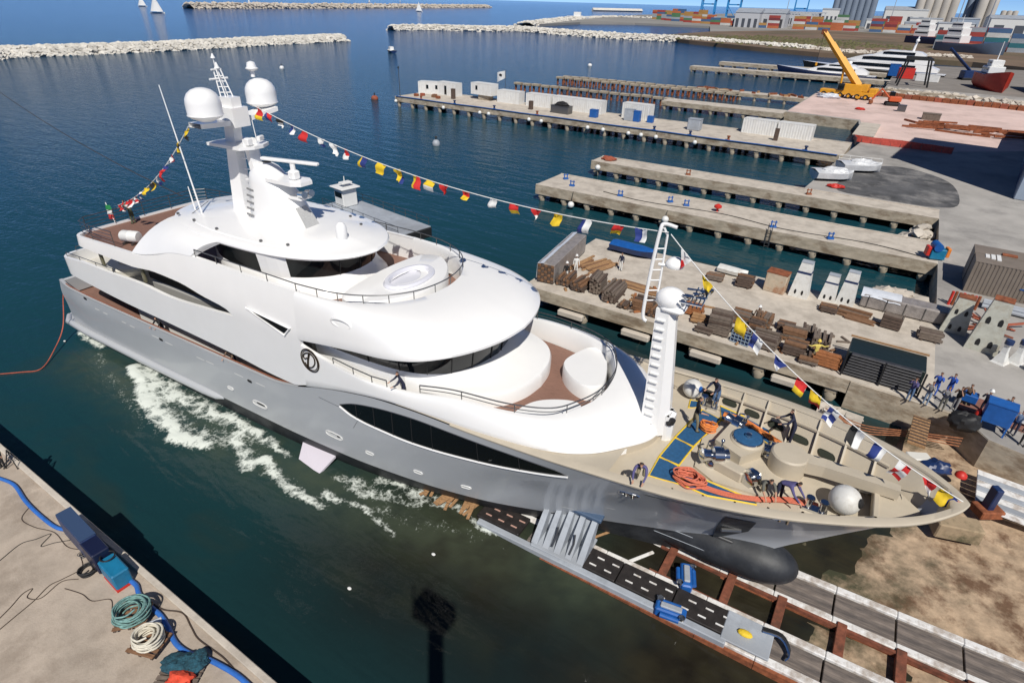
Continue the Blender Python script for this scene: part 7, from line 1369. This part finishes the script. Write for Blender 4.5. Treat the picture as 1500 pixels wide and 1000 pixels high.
def launch(label, p, L_, rz, mt, name='motor_boat'):
    t = boat(label, (p[0], p[1], -.2), rz, L_, L_ * .34, L_ * .14, mt, WHITE2, name); m = MB(); m.box((-L_ * .05, 0, L_ * .22), (L_ * .3, L_ * .2, L_ * .16), ch=.05); m.build('cabin', WHITE2, t); m = MB(); m.cyl((0, 0, L_ * .3), (0, 0, L_ * .5), .05, n=6); m.build('mast', STEEL, t)
launch('small dark tug crossing the channel', (-217.23,228.78,0.00), 9, 2.6, NAVY, 'tug'); launch('white and black pilot ship behind the rock spit', (-462.96,897.30,0.00), 34, .3, WHITE2, 'pilot_ship')
t = thing('pontoon_boat', 'grey steel work pontoon moored behind the yacht', 'workboat', (-48.6, 46.4, 0), math.radians(-9))
m = MB(); m.box((0, 0, .5), (15, 4.6, 1.2), ch=.12); m.build('hull', RUBBER, t); m = MB(); m.box((0, 0, 1.12), (14.8, 4.4, .06)); m.build('deck', LGREY, t)
m = MB()
for yy in (-2.15, 2.15):
    for zz in (.5, .95): m.cyl((-7.2, yy, 1.1 + zz), (7.2, yy, 1.1 + zz), .03, n=5)
    for k in range(8): m.cyl((-7.2 + 2.05 * k, yy, 1.1), (-7.2 + 2.05 * k, yy, 2.05), .03, n=5)
m.build('guard_rail', STEEL, t); m = MB(); m.box((-5.4, 0, 2.2), (1.8, 2.0, 2.1), ch=.1); m.build('wheelhouse', WHITE2, t); m = MB(); m.box((-5.4, 0, 3.4), (2.6, 2.6, .16), ch=.05); m.build('roof', WHITE2, t); m = MB(); m.box((-5.4, -1.02, 2.6), (1.4, .04, .6)); m.build('window', GLASS, t)
m = MB(); m.tube([(-5.4, 0, 3.5), (-5.4, 0, 4.6)], .06, 6); m.box((-5.2, 0, 3.9), (.9, 1.4, .2), ch=.05); m.build('mast', WHITE2, t)
for k in range(4): m = MB(); m.tube([(-5 + 3.2 * k, -2.45, .5), (-5 + 3.2 * k, -2.3, .5)], .35, 12); m.build('tyre_fender', RUBBER, t)
for i, (lab, p, c, r) in enumerate((('grey mooring buoy with dark top off the long pier', (-70.29,83.94,0.00), LGREY, .7), ('orange buoy left of the long pier tip', (-117.07,115.98,0.00), REDLEAD, .9), ('small white buoy beyond the pile rows', (-118.22,242.70,0.00), WHITE2, .9), ('small white buoy beside the right radome', (-191.80,145.96,0.00), WHITE2, .8))):
    t = thing('mooring_buoy', lab, 'buoy', (p[0], p[1], 0)); m = MB(); m.lathe([(r * .7, -.3), (r, .0), (r, .5), (r * .6, .9), (r * .2, 1.0)], n=14); m.build('float', c, t, smooth=50); m = MB(); m.lathe([(.12, .9), (.12, 1.3), (.3, 1.4), (.1, 1.6)], n=10); m.build('top_mark', RUBBER, t)
for i, p in enumerate(((-48.42,13.56,0.00), (-14.87,10.47,0.00), (-12.95,14.03,0.00))):
    m = MB(); m.sphere((0, 0, 0), .08, 8, 6, (1.4, 1, .5)); tag(m.build('floating_debris', WHITE2, loc=(p[0], p[1], .04)), ('white scrap floating near the stern', 'white scrap floating mid basin', 'white scrap floating under the crane shadow')[i], 'debris')

# ------------------------------------------------------------ flag lines, ropes, fenders on the yacht
FC = {k: mat('flag_' + k, c, .8, var=.05, scale=3) for k, c in dict(red=(.55, .02, .02), white=(.75, .75, .73), yellow=(.72, .50, .02), blue=(.02, .04, .20), black=(.02, .02, .02), orange=(.7, .2, .03), green=(.02, .25, .07)).items()}
def flag(parent, p, d, size, pat, hang, seed):
    r = random.Random(seed); m = MB(); n = 5; d = Vector(d).normalized(); dn = Vector((r.uniform(-.35, .1), r.uniform(-.5, .2), -1)).normalized(); side = d.cross(dn).normalized(); rows = []; tri = pat[0] == 't'
    for i in range(n + 1):
        u = i / n; row = []
        for k in range(5):
            v_ = k / 4; vv = (v_ - .5) * (1 - u if tri else 1) + .5; q = Vector(p) + d * size * (vv - .5) * (.95 if not tri else 1) + dn * size * hang * u + side * size * (.34 * math.sin(u * 5.2 + seed) * u + .22 * math.sin(v_ * 5 + seed + 2 * u)) + d * size * .22 * u * math.sin(seed * 3); row.append(tuple(q))
        rows.append(row)
    vs = [q for row in rows for q in row]; cols = pat[1:]; o = len(m.v); m.v += vs
    for i in range(n):
        for k in range(4):
            c = 0
            if len(cols) > 1: c = {'h': int(i >= 3), 'v': int(k >= 2), 'x': (i // 2 + k // 2) % 2, 't': int(i >= 3)}[pat[0]]
            m.f.append([i * 5 + k, i * 5 + k + 1, (i + 1) * 5 + k + 1, (i + 1) * 5 + k]); m.m.append(c)
    return m.build('flag', [FC[c] for c in cols], parent, smooth=70)
def line(label, ctrl, sag, spots, cat='flag line', size=.5):
    t = thing('signal_flag_line', label, cat, (0, 0, 0)); t.parent = None
    A_, B_ = Vector(ctrl[0]), Vector(ctrl[1]); f = lambda u: A_.lerp(B_, u) - Vector((0, 0, sag * 4 * u * (1 - u)))
    m = MB(); m.tube([f(k / 40) for k in range(41)], .022, 5); m.build('halyard', FC['white'], t)
    for i, (u, pat) in enumerate(spots):
        flag(t, f(u), f(min(1, u + .01)) - f(max(0, u - .01)), size * random.uniform(.85, 1.15), pat, random.uniform(.8, 1.3), i * 1.7 + len(label))
    return t
mt_ = W(19.9, .4, 17.75); ft_ = W(43.6, 0, 15.45); bw2 = W(55.8, 0, 7.75); lt_ = W(18.4, -2.6, 16.9); as_ = W(6.45, -1.6, 10.3)
line('signal flag line from the main mast to the foremast', (mt_, ft_), 1.0, [(.02, ('h', 'red', 'yellow')), (.05, ('v', 'blue', 'red')), (.09, ('h', 'black', 'white')), (.125, ('v', 'blue', 'white')), (.16, ('s', 'red')), (.21, ('t', 'white', 'blue')), (.25, ('s', 'white')), (.285, ('h', 'red', 'white')), (.335, ('v', 'yellow', 'blue')), (.385, ('s', 'yellow')), (.43, ('v', 'yellow', 'blue')), (.475, ('v', 'yellow', 'red')), (.51, ('h', 'yellow', 'white')), (.545, ('t', 'red')), (.60, ('h', 'red', 'yellow')), (.66, ('s', 'white')), (.705, ('h', 'red', 'yellow')), (.755, ('t', 'red', 'white')), (.80, ('s', 'yellow')), (.855, ('v', 'blue', 'white')), (.915, ('h', 'red', 'yellow')), (.955, ('v', 'blue', 'white'))])
line('signal flag line from the foremast to the bow tip', (W(43.7, 0, 15.4), bw2), .9, [(.06, ('t', 'white', 'red')), (.14, ('t', 'yellow', 'black')), (.27, ('s', 'yellow')), (.33, ('v', 'blue', 'white')), (.41, ('t', 'blue', 'white')), (.49, ('h', 'red', 'yellow')), (.535, ('h', 'yellow', 'red')), (.60, ('x', 'blue', 'white')), (.68, ('v', 'black', 'white')), (.755, ('v', 'blue', 'white')), (.83, ('x', 'white', 'red')), (.90, ('t', 'red', 'white')), (.955, ('s', 'yellow')), (.985, ('v', 'blue', 'red'))], size=.54)
line('signal flag line from the port radome to the stern rail', (lt_, as_), .7, [(.03, ('h', 'yellow', 'black')), (.12, ('x', 'yellow', 'black')), (.22, ('v', 'red', 'white')), (.31, ('h', 'blue', 'red')), (.37, ('s', 'red')), (.43, ('t', 'white', 'blue')), (.50, ('v', 'yellow', 'black')), (.58, ('s', 'yellow')), (.66, ('x', 'white', 'blue')), (.74, ('x', 'red', 'white')), (.80, ('v', 'white', 'red')), (.86, ('h', 'red', 'white')), (.92, ('x', 'red', 'white')), (.97, ('s', 'red'))], size=.45)
t = thing('ensign', 'green white and red ensign at the stern rail', 'flag', W(6.2, -2.0, 9.15)); m = MB(); m.cyl((0, 0, 0), (-.5, 0, 1.3), .03, n=6); m.build('staff', WHITE2, t)
for k, c in enumerate(('green', 'white', 'red')): m = MB(); m.grid([[(-.45 + .1 * i, -.05 - .1 * math.sin(i), 1.2 - k * .33), (-.45 + .13 * i, -.05 - .1 * math.sin(i + 1), .87 - k * .33)] for i in range(5)]); m.build('stripe', FC[c], t, smooth=60)
for lab, c, r in (('large white ball fender on the near side of the bow', (52.3, -.75, FDz + .58), .58), ('white ball fender with blue cap beside the foremast', (45.15, 3.7, FDz + .5), .48)):
    t = thing('ball_fender', lab, 'fender', W(*c)); m = MB(); m.sphere((0, 0, 0), r, 28, 18); m.build('ball', mat('fender_white', (.66, .655, .63), .5, var=.1, scale=1.5, stain=(.45, .42, .37), sscale=2, samt=.5), t, smooth=60); m = MB(); m.lathe([(r * .35, r * .9), (r * .3, r * 1.05), (.05, r * 1.1)], n=12); o = m.build('cap', BLUE if 'blue' in lab else RUBBER, t); o.rotation_euler = (0, 1.2, -.3)
def ropes(label, paths, mt, r, name='mooring_rope'):
    t = thing(name, label, 'rope', (0, 0, 0))
    for p in paths: m = MB(); m.tube(smoothpath([W(*q) for q in p], 5), r, 6); m.build('strand', mt, t, smooth=60)
    return t
F_ = FDz + .05
pts = [(46.75 + (.25 + .5 * random.random()) * math.cos(a * .9), -2.35 + (.18 + .35 * random.random()) * math.sin(a * .9), F_ + .004 * a) for a in range(90)]
ropes('heap of salmon-pink rope on the blue deck cloth', [pts], ROPE_R, .035, 'rope_heap')
pts = [(46.55 + (.2 + .25 * random.random()) * math.cos(a), 1.45 + (.15 + .2 * random.random()) * math.sin(a), F_ + .01 * a) for a in range(40)]
ropes('coil of orange rope at the walking crewman', [pts], ROPE_O, .035, 'rope_heap')
ropes('pink mooring ropes led along the near bow edge', [[(47.1, -2.3 - .06 * k, F_), (48.2, -2.2 - .06 * k, F_), (49.4, -1.85 - .06 * k, F_ + .05), (50.4, -1.3 - .07 * k, F_ + .1), (51.5, -.9 - .06 * k, F_)] for k in range(5)], ROPE_R, .03)
ropes('orange mooring ropes led along the far foredeck', [[(46.9, 2.9 + .1 * k, F_), (47.8, 2.9 + .08 * k, F_ + .05), (48.9, 2.4 + .1 * k, F_), (50.2, 1.75 + .1 * k, F_ + .02), (51.6, 1.35 + .05 * k, F_), (52.4, 1.15, F_)] for k in range(4)], ROPE_O, .035)
ropes('loose black hose by the far bulwark', [[(51.9, 1.9, F_), (52.5, 2.2, F_), (52.9, 1.8, F_), (52.3, 1.5, F_), (52.6, 1.2, F_)]], RUBBER, .05, 'hose')
t = thing('white_crate', 'white open box at the forepeak', 'box', W(53.2, 1.1, FDz), .3); m = MB(); m.box((0, 0, .25), (.9, .6, .45), ch=.03); m.build('body', WHITE2, t); m = MB(); m.box((0, 0, .49), (.92, .62, .03)); m.build('lid', WHITE2, t)
hw_ = W(1.0, -4.4, 4.2)
m = MB(); m.tube(smoothpath([hw_, W(.8, -4.75, 3.0), (-48.60,13.83,1.00), (-46.89,12.23,0.30), (-45.59,10.84,0.06), (-46.26,9.86,0.05), (-47.99,8.13,0.05)], 6), .036, 6); tag(m.build('mooring_rope', mat('red_tow_rope', (.42, .10, .06), .8, var=.2, scale=8), smooth=60), 'long orange-red tow rope trailing from the stern corner', 'rope')
m = MB(); a1_, b1_ = Vector(W(6.4, 3.0, 9.8)), Vector((-92, 28, 14)); m.tube([a1_.lerp(b1_, k / 12) - Vector((0, 0, 4 * .8 * (k / 12) * (1 - k / 12))) for k in range(13)], .03, 5); tag(m.build('tow_line', CABLE), 'thin brown line leading off the stern to the upper left', 'rope')
